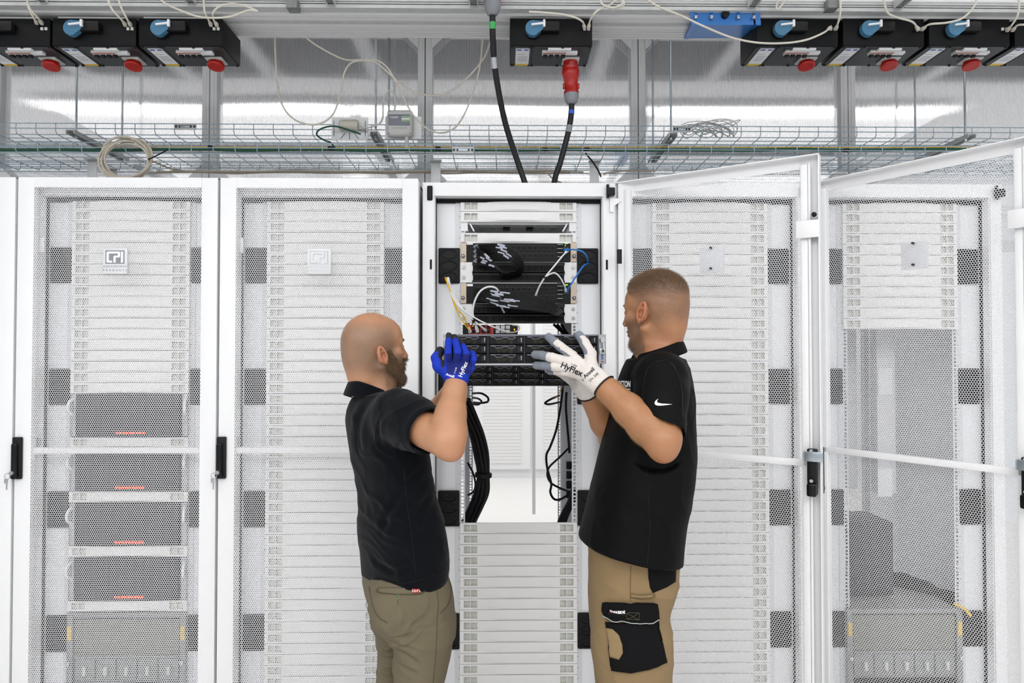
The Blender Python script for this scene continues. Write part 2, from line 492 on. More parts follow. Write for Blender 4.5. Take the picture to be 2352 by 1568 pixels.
def grommet(parent, x, y, z):
    g = MB().rbox((x, y - 0.004, z), (0.088, 0.012, 0.148), 'black_rubber', 0.012, 3).build('cable_grommet', parent)
    for k in (-1, 0, 1):
        r = MB()
        pts = [(x + 0.031 * math.cos(t), y - 0.0115, z + k * 0.0475 + 0.0185 * math.sin(t)) for t in [2 * math.pi * q / 28 for q in range(29)]]
        r.tube(pts, 0.0022, 'black_gloss', 6, cap=False)
        r.box((x - 0.001, y - 0.0106, z + k * 0.0475 - 0.016), (x + 0.001, y - 0.010, z + k * 0.0475 + 0.016), 'black_gloss')
        r.box((x - 0.028, y - 0.0106, z + k * 0.0475 - 0.001), (x + 0.028, y - 0.010, z + k * 0.0475 + 0.001), 'black_gloss')
        r.build('port_flap', g)

GROM_Z = [EYE + 0.367, EYE - 0.135, EYE - 0.638, EYE - 1.142]

def rack(k, label, rear='closed', lift=0.0):
    X = RX[k]
    t = empty('server_cabinet', (X, FRONT_Y, 0), label, 'server cabinet', 'row of white server cabinets')
    f = MB()
    w, wi = 0.3925, 0.347
    for s in (-1, 1):
        a, b = sorted((s * wi, s * w)); f.box((a, 0, 0.02), (b, 0.045, TOP), 'white_paint')
        a, b = sorted((s * (wi - 0.004), s * (wi + 0.012))); f.box((a, 0.006, 0.02), (b, 0.07, TOP - 0.05), 'white_paint')
    f.box((-wi, 0, TOP - 0.054), (wi, 0.045, TOP), 'white_paint')
    f.box((-wi, 0, 0.0), (wi, 0.045, 0.10), 'white_paint')
    f.box((-w, 0.045, TOP - 0.012), (w, DEPTH, TOP), 'white_paint')           # roof
    f.box((-w, 0.0, 0.0), (w, DEPTH, 0.02), 'white_paint')                      # base
    if rear == 'open':
        for s in (-1, 1):
            a, b = sorted((s * 0.33, s * w)); f.box((a, DEPTH - 0.04, 0.02), (b, DEPTH, TOP), 'white_paint')
    f.build('cabinet_frame', t, smooth=False)
    for s in (-1, 1):
        a, b = sorted((s * (w - 0.012), s * w))
        MB().box((a, 0.045, 0.02), (b, DEPTH, TOP), 'inner_white').build('side_panel', t, smooth=False)
        a, b = sorted((s * 0.245, s * 0.3445))
        MB().box((a, 0.0645, 0.1), (b, 0.068, EYE + 0.628), 'inner_white').build('air_baffle', t, smooth=False)
    sl = MB()
    for s in (-1, 1):
        a, b = sorted((s * 0.3405, s * 0.3455)); sl.box((a, 0.045, 0.1), (b, 0.0615, TOP - 0.054), 'dark_gap')
    sl.box((-0.34, 0.05, EYE + 0.63), (0.34, 0.07, TOP - 0.056), 'dark_gap')
    sl.build('foam_seal', t, smooth=False)
    zt = U0 + 0.002
    rail_mesh(0.11, zt).build('mounting_rail', t, smooth=False, loc=(0, 0.062, 0))
    r = rail_mesh(0.11, zt).build('mounting_rail', t, smooth=False, loc=(0, 0.062 + 0.73, 0))
    for z in GROM_Z:
        for s in (-1, 1): grommet(t, s * 0.2885, 0.062, z)
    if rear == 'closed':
        MB().box((-w + 0.012, 0.55, 0.1), (w - 0.012, 0.56, TOP - 0.02), 'dark_gap').build('dark_backing', t, smooth=False)  # near-black sheet added so the closed interior stays dark behind the panels
    elif rear == 'white':
        MB().box((-w + 0.012, DEPTH - 0.02, 0.1), (w - 0.012, DEPTH - 0.018, TOP - 0.02), 'mesh_white').build('rear_door', t, smooth=False)
    return t

DW = 0.775; DH0 = 0.06
def door(t, hinge_x, angle, badge=None, handle=True, DW=DW, key=True):
    """perforated door, hinged at its right side; local frame: closed door spans x = -DW..0, front faces -Y, y from -0.05 to -0.002"""
    sw, tw = 0.064, 0.040
    f = MB(); zt = TOP + 0.004
    y0, y1 = -0.048, -0.006
    for a, b in ((-DW, -DW + sw), (-sw, 0.0)):
        f.rbox(((a + b) / 2, y0 + 0.003, (DH0 + zt) / 2), (b - a, 0.006, zt - DH0), 'white_paint', 0.002)
    f.box((-DW, y0 + 0.006, DH0), (-DW + 0.004, y1, zt), 'white_paint'); f.box((-0.004, y0 + 0.006, DH0), (0, y1, zt), 'white_paint')
    # inner square tubes of the stiles
    f.rbox((-DW + sw - 0.012, y0 + 0.018, (DH0 + zt) / 2), (0.024, 0.024, zt - DH0 - 0.06), 'white_paint', 0.003)
    f.rbox((-sw + 0.012, y0 + 0.018, (DH0 + zt) / 2), (0.024, 0.024, zt - DH0 - 0.06), 'white_paint', 0.003)
    f.box((-DW + sw, y0, zt - tw), (-sw, y0 + 0.004, zt), 'white_paint'); f.box((-DW, y0 + 0.004, zt - 0.004), (0, y1, zt), 'white_paint')
    f.box((-DW + sw, y0, DH0), (-sw, y0 + 0.004, DH0 + tw), 'white_paint'); f.box((-DW, y0 + 0.004, DH0), (0, y1, DH0 + 0.004), 'white_paint')
    d = f.build('door', t, smooth=True)
    d.location = (hinge_x, 0, 0); d.rotation_euler = (0, 0, angle)
    # perforated sheet, folded outwards in the middle
    xs = [-DW + sw, -DW / 2 - 0.055, -DW / 2, -DW / 2 + 0.055, -sw]; ys = [0.002, -0.014, -0.017, -0.014, 0.002]
    v = []; fa = []
    for x, y in zip(xs, ys): v += [(x, y0 + y, DH0 + tw), (x, y0 + y, zt - tw)]
    for i in range(4): fa.append((2 * i, 2 * i + 2, 2 * i + 3, 2 * i + 1))
    MB().add(v, fa, 'mesh_white').build('mesh_panel', d, smooth=False)
    zc = EYE - 0.385
    MB().rbox((-DW / 2, y0 + 0.022, zc), (DW - 2 * sw + 0.03, 0.016, 0.024), 'white_paint', 0.003).build('stiffening_bar', d)
    # latch rods and guide brackets inside the handle stile
    b = MB(); b.rbox((-DW + 0.040, y1 + 0.002, EYE + 0.44), (0.075, 0.006, 0.062), 'white_paint', 0.003)
    b.build('rod_guide', d)
    MB().cyl((-DW + 0.018, y1 - 0.004, EYE + 0.49), (-DW + 0.018, y1 + 0.008, EYE + 0.49), 0.009, 'black_rubber', 0.007).build('door_stop', d)
    MB().cyl((-DW + 0.035, y1 - 0.014, DH0 + 0.03), (-DW + 0.035, y1 - 0.014, zt - 0.03), 0.005, 'white_paint').build('latch_rod', d)
    if handle:
        hx = -DW + 0.016; zh = EYE - 0.41
        h = MB().rbox((hx, y0 - 0.006, zh), (0.036, 0.014, 0.165), 'black_plastic', 0.004)
        h.rbox((hx - 0.004, y0 - 0.017, zh - 0.008), (0.024, 0.016, 0.135), 'black_gloss', 0.008, 3)
        h.cyl((hx - 0.004, y0 - 0.024, zh - 0.066), (hx - 0.004, y0 - 0.01, zh - 0.066), 0.014, 'black_gloss')
        # the inside half of the lock
        h.rbox((hx + 0.012, y1 + 0.008, zh), (0.032, 0.028, 0.16), 'black_plastic', 0.004)
        h.rbox((hx + 0.012, y1 + 0.028, zh - 0.060), (0.032, 0.022, 0.045), 'black_gloss', 0.006)
        h.build('handle', d)
        kz = zh - 0.055
        q = MB().cyl((hx - 0.006, y0 - 0.025, kz), (hx - 0.006, y0 - 0.034, kz), 0.008, 'silver')
        q.tube([(hx - 0.006 + 0.011 * math.cos(a) - 0.011, y0 - 0.036, kz - 0.011 + 0.011 * math.sin(a)) for a in [2 * math.pi * i / 18 for i in range(19)]], 0.0013, 'silver', 6)
        q.rbox((hx - 0.022, y0 - 0.036, kz - 0.030), (0.014, 0.003, 0.018), 'silver', 0.001)
        q.rbox((hx - 0.019, y0 - 0.036, kz - 0.050), (0.006, 0.002, 0.028), 'silver', 0.0006)
        if key: q.build('key', d)
        s = MB().rbox((hx + 0.005, y1 + 0.030, zh + 0.055), (0.062, 0.006, 0.034), 'zinc', 0.002)
        s.rbox((hx + 0.036, y1 + 0.022, zh + 0.055), (0.006, 0.022, 0.034), 'zinc', 0.002)
        s.build('latch_cam', d)
        for dx, dz in ((0.0, 0.055), (0.012, 0.075), (0.012, -0.028)): MB().cyl((hx + dx, y1 + 0.030, zh + dz), (hx + dx, y1 + 0.037, zh + dz), 0.006, 'silver', n=10).build('latch_screw', d)
    # the badge (its back shows on the open doors)
    bx, bz, by = -DW / 2 + 0.008, EYE + 0.366, y0 - 0.019
    g = MB().rbox((bx, by - 0.006, bz), (0.094, 0.010, 0.101), 'badge_white', 0.003)
    for dz in (-0.035, 0.045): g.cyl((bx, by, bz + dz), (bx, by + 0.014, bz + dz), 0.004, 'dark_steel', n=10)
    bd = g.build('badge', d)
    lg = MB()
    m1, m2 = ('label_grey', 'ink_white') if badge == 'grey' else ('badge_white', 'badge_white')
    P = lambda x, z: (bx + x * 0.001, by - 0.0115, bz + z * 0.001)
    def bar(x0, x1, z0, z1, m, th=0.0012):
        lg.box((bx + x0 * .001, by - 0.0115 - th, bz + z0 * .001), (bx + x1 * .001, by - 0.0105, bz + z1 * .001), m)
    if badge == 'grey':
        bar(-37, 37, -11, 42, m1); th = 0.0022
    else:
        for q in ((-37, 37, 40, 42), (-37, 37, -11, -9), (-37, -35, -9, 40), (35, 37, -9, 40)): bar(*q, m2, 0.002)
        th = 0.0032
    def letter(pts): lg.prism([(x * .001, z * .001) for x, z in pts], m2, (bx, by - 0.0115 - th, bz), d=(0, th + 0.0005, 0))
    letter([(-29, -7), (-10, -7), (-10, 1), (-23, 1), (-23, 29), (12, 29), (12, 21), (-1, 21), (-5, 17), (-5, -7), (4, -7), (4, 13), (17, 13), (21, 17), (21, 33), (17, 37), (-28, 37), (-32, 33), (-32, -4)])
    letter([(24, -7), (33, -7), (33, 37), (24, 37)])
    lg.build('badge_emblem', d)
    tm = 'ink_grey' if badge == 'grey' else 'badge_white'
    for txt, z, sp in (('CHATSWORTH', -22, 1.5), ('PRODUCTS', -37, 2.2)):
        text_mesh(txt, 0.0098, tm, 'badge_lettering', d, spacing=sp, xf=lambda p, z=z: Vector((bx + p.x, by - 0.0118 + p.y, bz + z * .001 + p.z)))
    return d
mat('badge_white', '#dfe0e3', 0.4)

cab_labels = [
    'white cabinet cut off at the left edge of the photo, its mesh door closed',
    'white cabinet with dark grey emblem on its closed mesh door, dark servers inside',
    'white cabinet with white embossed emblem on its closed mesh door, behind the bald man',
    'open white cabinet in the middle, between the two men',
    'white cabinet full of blanking panels, behind the man in white gloves and an open door',
    'white cabinet at the far right, half empty, with a dark box low inside',
]
C = [rack(0, cab_labels[0]), rack(1, cab_labels[1]), rack(2, cab_labels[2]), rack(3, cab_labels[3], 'open'), rack(4, cab_labels[4]), rack(5, cab_labels[5], 'white')]
for k, bdg in ((0, 'grey'), (1, 'grey'), (2, 'white')): door(C[k], 0.3955, 0.0, bdg, DW=0.790)
door(C[3], 0.388, math.pi - math.radians(33.0), 'white', key=False)
door(C[4], 0.388, math.pi - math.radians(55.0), 'white', key=False)

# small fittings on the open cabinet's frame
t = C[3]
MB().rbox((-0.363, -0.004, EYE + 0.656), (0.022, 0.010, 0.060), 'black_rubber', 0.008, 3).build('door_catch', t)
for x in (-0.3585, 0.360):
    MB().box((x - 0.004, -0.002, EYE + 0.345), (x + 0.004, 0.001, EYE + 0.385), 'dark_gap').build('latch_slot', t)
for k in (3, 4, 5):
    h = MB().rbox((0.375, -0.016, EYE + 0.660), (0.030, 0.030, 0.032), 'black_plastic', 0.004)
    h.cyl((0.362, -0.016, EYE + 0.635), (0.362, -0.016, EYE + 0.690), 0.006, 'black_plastic')
    h.build('hinge', C[k])
br = MB().prism([(0, 0), (0.045, 0), (0.045, -0.01), (0.018, -0.03), (0.014, -0.055), (0, -0.055)], 'white_paint', (0.372, -0.012, EYE + 0.635), d=(0, 0.008, 0))
br.build('hinge_bracket', t)
MB().box((0.392, -0.055, EYE + 0.362), (0.412, -0.053, EYE + 0.420), 'black_plastic').build('rating_plate', t)

# ---------------------------------------------------------------- blanking panels
where = {1: 'cabinet with the dark grey emblem', 2: 'cabinet with the white emblem', 3: 'open middle cabinet', 4: 'cabinet behind the bearded man', 5: 'far right cabinet'}
rows = {1: list(range(0, 18)) + [22, 27, 32, 37], 2: range(0, 46), 3: [0, 1, 3] + list(range(30, 46)), 4: range(0, 46), 5: range(0, 12)}
for k, us in rows.items():
    for n, i in enumerate(us):
        o = bpy.data.objects.new('blanking_panel', BLANK); COL.objects.link(o)
        o.location = (RX[k], RAIL_Y - 0.001, zu(i + 1) + 0.0004)
        tag(o, 'white blanking panel, %s from the top in the %s' % (ordinal(n + 1), where[k]), 'blanking panel', 'blanking panels in the ' + where[k])
# ================================================================ equipment in the cabinets
def hex_outline(cx, cz, r):
    return [(cx + r * 1.5 * math.cos(a), cz + r * math.sin(a)) for a in [math.pi * q / 3 for q in range(7)]]

def storage_server(name, label, loc, deep=0.70, cat='server'):
    """2U server with twelve drive caddies; origin: middle of the bottom front edge"""
    t = empty(name, loc, label, cat)
    H = 0.0868; w = 0.2185
    c = MB()
    c.box((-w, 0.012, 0.0), (w, deep, H), 'silver')
    c.box((-w, 0.002, H - 0.004), (w, 0.03, H), 'caddy_edge')
    c.box((-w, 0.002, 0.0), (w, 0.014, 0.003), 'dark_steel')
    c.box((-w + 0.002, 0.008, 0.003), (w - 0.002, 0.0125, H - 0.004), 'server_black')
    for k in range(5):
        x = -w + 0.0015 + k * (2 * w - 0.003) / 4
        c.box((x - 0.0015, 0.001, 0.002), (x + 0.0015, 0.012, H - 0.003), 'dark_steel')
    c.build('chassis', t, smooth=False)
    cw = (2 * w - 0.012) / 4; chh = (H - 0.010) / 3
    for q in range(4):
        for r in range(3):
            x0 = -w + 0.003 + q * ((2 * w - 0.003) / 4); z0 = 0.0035 + r * (chh + 0.001)
            cx, cz = x0 + cw / 2, z0 + chh / 2
            d = MB()
            d.rbox((cx, 0.004, cz), (cw - 0.001, 0.010, chh - 0.0015), 'server_black', 0.0015, 1)
            d.prism([(-0.05, 0), (0.012, 0), (0.008, -0.006), (-0.044, -0.006)], 'black_gloss', (cx, -0.0012, z0 + chh - 0.002), d=(0, 0.001, 0))
            o = d.build('drive_caddy', t, smooth=False)
            l = MB()       # silver release edge with its two hexagons, and the perforation
            zt = z0 + chh - 0.003
            l.tube([(cx - 0.047, -0.0022, zt), (cx - 0.036, -0.0022, zt - 0.001), (cx - 0.031, -0.0022, zt - 0.0065), (cx - 0.016, -0.0022, zt - 0.0065), (cx - 0.009, -0.0022, zt - 0.0025),
                    (cx + 0.003, -0.0022, zt - 0.0025), (cx + 0.009, -0.0022, zt - 0.0065), (cx + 0.020, -0.0022, zt - 0.0065), (cx + 0.027, -0.0022, zt - 0.001)], 0.0008, 'caddy_edge', 5)
            l.box((cx - 0.047, -0.0026, zt), (cx + 0.027, -0.0016, zt + 0.0014), 'caddy_edge')
            l.build('release_lever', o, smooth=False)
            g = MB()
            for (hx, hz) in ((-0.026, -0.001), (-0.014, 0.001), (-0.003, -0.003), (0.006, 0.001), (0.016, -0.001), (-0.022, -0.007), (0.013, -0.008), (-0.009, -0.006)):
                g.tube([(p[0], -0.0014, p[1]) for p in hex_outline(cx + hx, cz + hz, 0.0028)], 0.0005, 'server_line', 4, cap=False)
            g.build('vent_hexagons', o, smooth=False)
            b = MB().box((cx + 0.036, -0.0018, cz - 0.007), (cx + 0.0385, -0.001, cz + 0.005), 'vent_dark')
            b.box((cx + 0.0425, -0.0025, cz - 0.006), (cx + 0.0455, -0.001, cz + 0.007), 'grey_plastic')
            b.box((cx + 0.043, -0.003, cz + 0.003), (cx + 0.045, -0.0024, cz + 0.0055), 'grey_light')
            b.build('eject_button', o, smooth=False)
    for s in (-1, 1):
        e = MB()
        e.rbox((s * 0.230, 0.004, H / 2), (0.0225, 0.008, H), 'silver', 0.0015, 1)
        o = e.build('rack_ear', t)
        h = MB().lathe((s * 0.231, -0.0, H - 0.017), (0, -1, 0), [(0, 0.0095), (0.010, 0.0095), (0.014, 0.008), (0.014, 0.004)], 'chrome', 20)
        h.rbox((s * 0.233, -0.006, H - 0.030), (0.008, 0.012, 0.030), 'chrome', 0.003)
        h.build('thumb_latch', o)
        p = MB().rbox((s * 0.230, -0.003, H * 0.42), (0.018, 0.008, 0.018), 'galvanised', 0.003)
        p.cyl((s * 0.231, -0.010, H * 0.43), (s * 0.231, -0.006, H * 0.43), 0.004, 'dark_steel', n=12)
        p.build('ear_screw', o)
        k = MB().box((s * 0.230 - 0.003, -0.0012, 0.012), (s * 0.230 + 0.003, 0.001, 0.030), 'label_blue' if s > 0 else 'label_grey')
        k.build('ear_label', o, smooth=False)
        if s > 0: MB().box((0.2275, -0.0014, 0.0045), (0.2325, 0.001, 0.0085), 'red_plastic').build('status_mark', o, smooth=False)
    return t

HX = at(1205, 800, 2.02).x
HZ = at(1205, 835, 2.02).z
storage_server('storage_server', 'black and silver storage server held up level by the two men', (HX, 2.02, HZ))
storage_server('storage_server', 'black storage server already mounted in the open cabinet, below the one being held', (X3, 2.822, at(1191, 886, 2.83).z))

# ---- the four dark servers and the big chassis behind the left mesh door
def dark_server(k, i, nth):
    t = empty('rack_server', (RX[k], RAIL_Y, zu(i + 4) + 0.001), 'dark server with red lights, %s from the top behind the grey-emblem door' % nth, 'server', 'dark servers behind the left mesh door')
    H = 4 * U - 0.003
    MB().box((-0.2185, -0.004, 0), (0.2185, 0.5, H), 'dark_steel').build('chassis', t, smooth=False)
    b = MB().rbox((0, -0.012, H / 2), (0.418, 0.016, H - 0.004), 'bezel_dark', 0.003)
    for q in (-0.07, 0.07): b.box((q - 0.0015, -0.021, 0.004), (q + 0.0015, -0.019, H - 0.004), 'dark_gap')
    b.build('bezel', t)
    led = MB()
    for q in range(9): led.box((-0.046 + q * 0.0135, -0.0235, 0.012), (-0.037 + q * 0.0135, -0.020, 0.021), 'led_red')
    led.build('light_row', t, smooth=False)
    for s in (-1, 1):
        e = MB().rbox((s * 0.228, -0.006, H / 2), (0.024, 0.012, H), 'silver', 0.003)
        o = e.build('rack_ear', t)
        MB().tube(spline([(s * 0.229, -0.008, H - 0.02), (s * 0.235, -0.026, H - 0.035), (s * 0.235, -0.03, H - 0.065), (s * 0.229, -0.010, H - 0.085)], 6), 0.006, 'white_paint', 8).build('pull_handle', o)
for n, i in enumerate((18, 23, 28, 33)): dark_server(1, i, ORD[n])

def big_chassis(k, i, label):
    z0 = zu(i + 10)
    t = empty('blade_chassis', (RX[k], RAIL_Y, z0), label, 'server')
    H = 10 * U - 0.003
    MB().box((-0.2185, 0, 0), (0.2185, 0.5, H), 'server_grey').build('chassis', t, smooth=False)
    g = MB()
    g.rbox((0, -0.008, H - 0.010), (0.44, 0.02, 0.02), 'server_grey', 0.003)
    g.build('top_lip', t)
    for s in (-1, 1):
        e = MB().rbox((s * 0.229, -0.008, H / 2), (0.025, 0.016, H), 'server_grey', 0.003)
        o = e.build('rack_ear', t)
        MB().box((s * 0.229 - 0.008, -0.0175, H - 0.11), (s * 0.229 + 0.008, -0.0155, H - 0.055), 'label_yellow').build('warning_label', o, smooth=False)
        MB().rbox((s * 0.228, -0.022, H - 0.20), (0.014, 0.014, 0.020), 'chrome', 0.004).build('ear_knob', o)
    zt = H - 0.025
    MB().rbox((0, -0.004, zt - 0.075), (0.425, 0.012, 0.145), 'grille_grey', 0.002).build('upper_grille', t)
    MB().rbox((0, -0.006, zt - 0.155), (0.425, 0.014, 0.012), 'server_grey', 0.002).build('divider', t)
    for q in range(5):
        x = -0.17 + q * 0.085
        m = MB().rbox((x, -0.003, zt - 0.207), (0.080, 0.012, 0.088), 'server_grey', 0.002)
        o = m.build('fan_module', t)
        MB().rbox((x + 0.004, -0.016, zt - 0.210), (0.014, 0.016, 0.036), 'grey_light', 0.004).build('module_handle', o)
    MB().rbox((0, -0.004, (zt - 0.26) / 2), (0.425, 0.012, zt - 0.27), 'server_black', 0.002).build('lower_bay', t)
big_chassis(1, 38, 'large grey blade chassis with yellow labels at the bottom, below the dark servers')
CH5 = zu(38)
big_chassis(5, 38, 'large grey blade chassis with yellow labels at the bottom of the far right cabinet')

# ---- what stands in the far right cabinet
x5 = RX[5]
p0, p1 = at(1948, 1200, 2.95), at(2053, 1370, 2.95)
d = MB().rbox(((p0.x + p1.x) / 2, 3.06, (p0.z + CH5) / 2 + 0.004), (p1.x - p0.x, 0.22, p0.z - CH5 - 0.006), 'vent_dark', 0.004).build('equipment_box')
tag(d, 'dark grey upright box standing on the blade chassis in the far right cabinet', 'box')
MB_ = MB()
pts = spline([at(2050, 1318, 3.1), at(2090, 1325, 3.05), at(2125, 1338, 3.0), at(2150, 1352, 2.97), at(2180, 1360, 2.95), at(2198, 1375, 2.93)], 8)
names = ['topmost', 'second', 'third', 'lowest']
for j in range(4):
    q = [p + Vector((0, 0.012 * (j % 2), -0.016 * j + 0.004 * math.sin(i * 0.4 + j))) for i, p in enumerate(pts)]
    tag(MB().tube(q, 0.010, 'cable_black', 8).build('power_cable'), 'black cord draped over the blade chassis, %s of the four in the far right cabinet' % names[j], 'cable', 'cords in the far right cabinet')
for (a, b, nm) in ((845, 906, 'upper'), (1076, 1140, 'lower')):
    p, q = at(2016, a, 3.06), at(2050, b, 3.06)
    tag(MB().box((p.x, 3.06, q.z), (q.x, 3.063, p.z), 'label_white').build('paper_note', smooth=False), '%s of two blank white sheets inside the far right cabinet' % nm, 'paper')
pv = at(2010, 900, 3.5).x
for q, (px, w, nm) in enumerate(((1985, 0.05, 'left'), (2034, 0.085, 'right'))):
    xx = at(px, 900, 3.07).x
    tag(MB().rbox((xx, 3.0935 if q else 3.21, 1.62), (w, 0.06, 1.2), 'rail_zinc', 0.004).build('power_strip'), '%s grey vertical power strip at the back of the far right cabinet' % nm, 'power strip')
tag(MB().tube(spline([at(2190, 1385, 2.83), at(2215, 1398, 2.81), at(2230, 1415, 2.80)], 6), 0.006, 'label_yellow', 8).build('strap'), 'short yellow strap beside the far right blade chassis', 'strap')

# ---------------------------------------------------------------- open cabinet: switches, brush panels, router, tray
def zy(py, Y=RAIL_Y): return at(1191, py, Y).z
def switch(ytop, ybot, label):
    z1, z0 = zy(ytop), zy(ybot)
    H = z1 - z0
    t = empty('network_switch', (X3, RAIL_Y, z0), label, 'network switch')
    MB().box((-0.2165, -0.006, 0.001), (0.2165, 0.45, H - 0.001), 'server_black').build('chassis', t, smooth=False)
    for s in (-1, 1):
        o = MB().rbox((s * 0.2285, -0.004, H / 2), (0.024, 0.010, H), 'beige_metal', 0.0015, 1).build('rack_ear', t)
        k = MB().cyl((s * 0.231, -0.02, H * 0.27), (s * 0.231, -0.006, H * 0.27), 0.0072, 'dark_steel', n=16)
        k.cyl((s * 0.231, -0.022, H * 0.27), (s * 0.231, -0.0195, H * 0.27), 0.004, 'silver', n=12)
        k.build('thumbscrew', o)
    for r in range(2):
        for q in range(14):
            x = -0.165 + q * 0.0235; z = H * (0.30 + 0.38 * r)
            m = MB()
            m.box((x - 0.010, -0.0085, z - 0.013), (x + 0.010, -0.0055, z + 0.013), 'black_plastic')
            m.box((x - 0.005, -0.0092, z - 0.006), (x + 0.005, -0.0084, z + 0.006), 'dark_gap')
            m.box((x - 0.009, -0.0092, z + 0.0085), (x + 0.009, -0.0084, z + 0.0095), 'dark_steel')
            m.build('port', t, smooth=False)
    for q in range(4):
        m = MB().box((0.163, -0.009, 0.010 + q * 0.017), (0.183, -0.0055, 0.020 + q * 0.017), 'dark_gap')
        m.box((0.162, -0.0088, 0.0205 + q * 0.017), (0.184, -0.0055, 0.0225 + q * 0.017), 'galvanised')
        m.build('uplink_port', t, smooth=False)
    m = MB()
    for q in range(3): m.box((0.193 + q * 0.0042, -0.0085, H - 0.010), (0.1962 + q * 0.0042, -0.005, H - 0.0055), 'led_green')
    m.box((0.193, -0.0085, H - 0.019), (0.1962, -0.005, H - 0.0145), 'led_green')
    m.build('status_lights', t, smooth=False)
    MB().box((-0.215, -0.0085, H - 0.014), (-0.190, -0.0055, H - 0.004), 'label_white').build('name_label', t, smooth=False)
    MB().box((0.188, -0.012, H * 0.45), (0.209, -0.005, H * 0.70), 'dark_steel').build('management_port', t, smooth=False)
    return t
switch(555, 601.5, 'upper black network switch with beige ears and looping black cables')
switch(650, 697, 'lower black network switch with beige ears, under the first brush panel')
def brush(ytop, ybot, label):
    z1, z0 = zy(ytop), zy(ybot); H = z1 - z0
    t = empty('brush_panel', (X3, RAIL_Y, z0), label, 'brush panel')
    f = MB()
    for s in (-1, 1):
        a, b = sorted((s * 0.190, s * 0.2413)); f.box((a, -0.004, 0.001), (b, 0.0, H - 0.001), 'panel_plastic')
    f.box((-0.19, -0.004, 0.001), (0.19, 0.0, 0.005), 'panel_plastic'); f.box((-0.19, -0.004, H - 0.005), (0.19, 0.0, H - 0.001), 'panel_plastic')
    f.build('panel_frame', t, smooth=False)
    for s in (-1, 1):
        for z in (H * 0.26, H * 0.74): MB().cyl((s * 0.228, -0.010, z), (s * 0.228, -0.003, z), 0.0068, 'silver', n=14).build('screw', t)
    random.seed(int(ytop))
    for r in range(2):
        b = MB(); zc = H * (0.72 - 0.46 * r)
        b.box((-0.192, -0.010, zc + 0.010), (0.192, 0.002, zc + 0.022), 'black_plastic')
        b.box((-0.192, -0.010, zc - 0.022), (0.192, 0.002, zc - 0.013), 'black_plastic')
        b.box((-0.190, 0.0, zc - 0.02), (0.190, 0.004, zc + 0.02), 'dark_gap')
        for q in range(190):
            x = -0.188 + 0.376 * q / 189
            b.tube([(x, -0.005, zc + 0.012), (x + random.uniform(-.004, .004), -0.008 + random.uniform(-.003, .003), zc - 0.014)], 0.0009, 'black_rubber', 4, cap=False)
            if q % 3 == 0: b.box((x, -0.0108, zc + 0.0095), (x + 0.0012, -0.0098, zc + 0.0115), 'label_grey')
        b.build('brush_strip', t, smooth=False)
    return t
brush(602, 649.5, 'brush cable panel between the two black network switches')
brush(698, 742, 'brush cable panel under the lower network switch')

t = empty('sliding_shelf', (X3, RAIL_Y, zy(531)), 'open metal shelf with round cut-outs near the top of the open cabinet', 'shelf')
m = MB().box((-0.215, 0.01, 0.030), (0.215, 0.5, 0.033), 'inner_white')
for x, dx in ((-0.155, .018), (0.155, .018), (-0.11, .014), (0.11, .014), (-0.06, .020), (0.06, .020)):
    m.lathe((x, 0.12, 0.0296), (0, 0, 1), [(0, dx), (0.0003, dx)], 'dark_steel', 20)
m.build('shelf_plate', t, smooth=False)
for s in (-1, 1):
    MB().box((s * 0.226 - 0.014, -0.002, 0), (s * 0.226 + 0.014, 0.004, 0.042), 'panel_plastic').build('shelf_ear', t, smooth=False)
    MB().cbox((s * 0.195, 0.03, 0.018), (0.006, 0.05, 0.04), 'silver', roty(s * 0.5)).build('shelf_bracket', t, smooth=False)
for s in (-1, 1):
    MB().rbox((s * 0.05, 0.10, 0.0275), (0.03, 0.08, 0.004), 'black_rubber', 0.0015).build('cable_slot', t)
MB().box((-0.215, 0.42, 0.0), (0.215, 0.425, 0.03), 'inner_white').build('shelf_back', t, smooth=False)

# small red and black router
z0, z1 = zy(768), zy(746)
t = empty('router', (at(1063, 757, RAIL_Y).x, RAIL_Y, z0), 'small red and black router with many sockets, resting above the held server', 'router')
w = at(1189, 757, RAIL_Y).x - at(1063, 757, RAIL_Y).x; H = z1 - z0
MB().box((0, -0.01, 0), (w, 0.2, H), 'server_black').build('router_case', t, smooth=False)
MB().box((0.024, -0.012, 0.002), (w * 0.56, -0.009, H - 0.001), 'router_red').build('red_front', t, smooth=False)
for q in range(4):
    for r in range(2):
        MB().box((0.036 + q * 0.021, -0.0145, 0.005 + r * 0.018), (0.052 + q * 0.021, -0.0115, 0.019 + r * 0.018), 'dark_gap').build('socket', t, smooth=False)
for q in range(3):
    for r in range(2):
        MB().box((w * .60 + q * 0.021, -0.013, 0.005 + r * 0.018), (w * .60 + 0.017 + q * 0.021, -0.0095, 0.019 + r * 0.018), 'galvanised').build('socket', t, smooth=False)
MB().box((0.040, -0.0155, H - 0.008), (0.045, -0.0135, H - 0.004), 'led_amber').build('amber_light', t, smooth=False)
MB().box((w - 0.016, -0.0125, H * 0.42), (w - 0.011, -0.0095, H * 0.6), 'led_amber').build('amber_light', t, smooth=False)

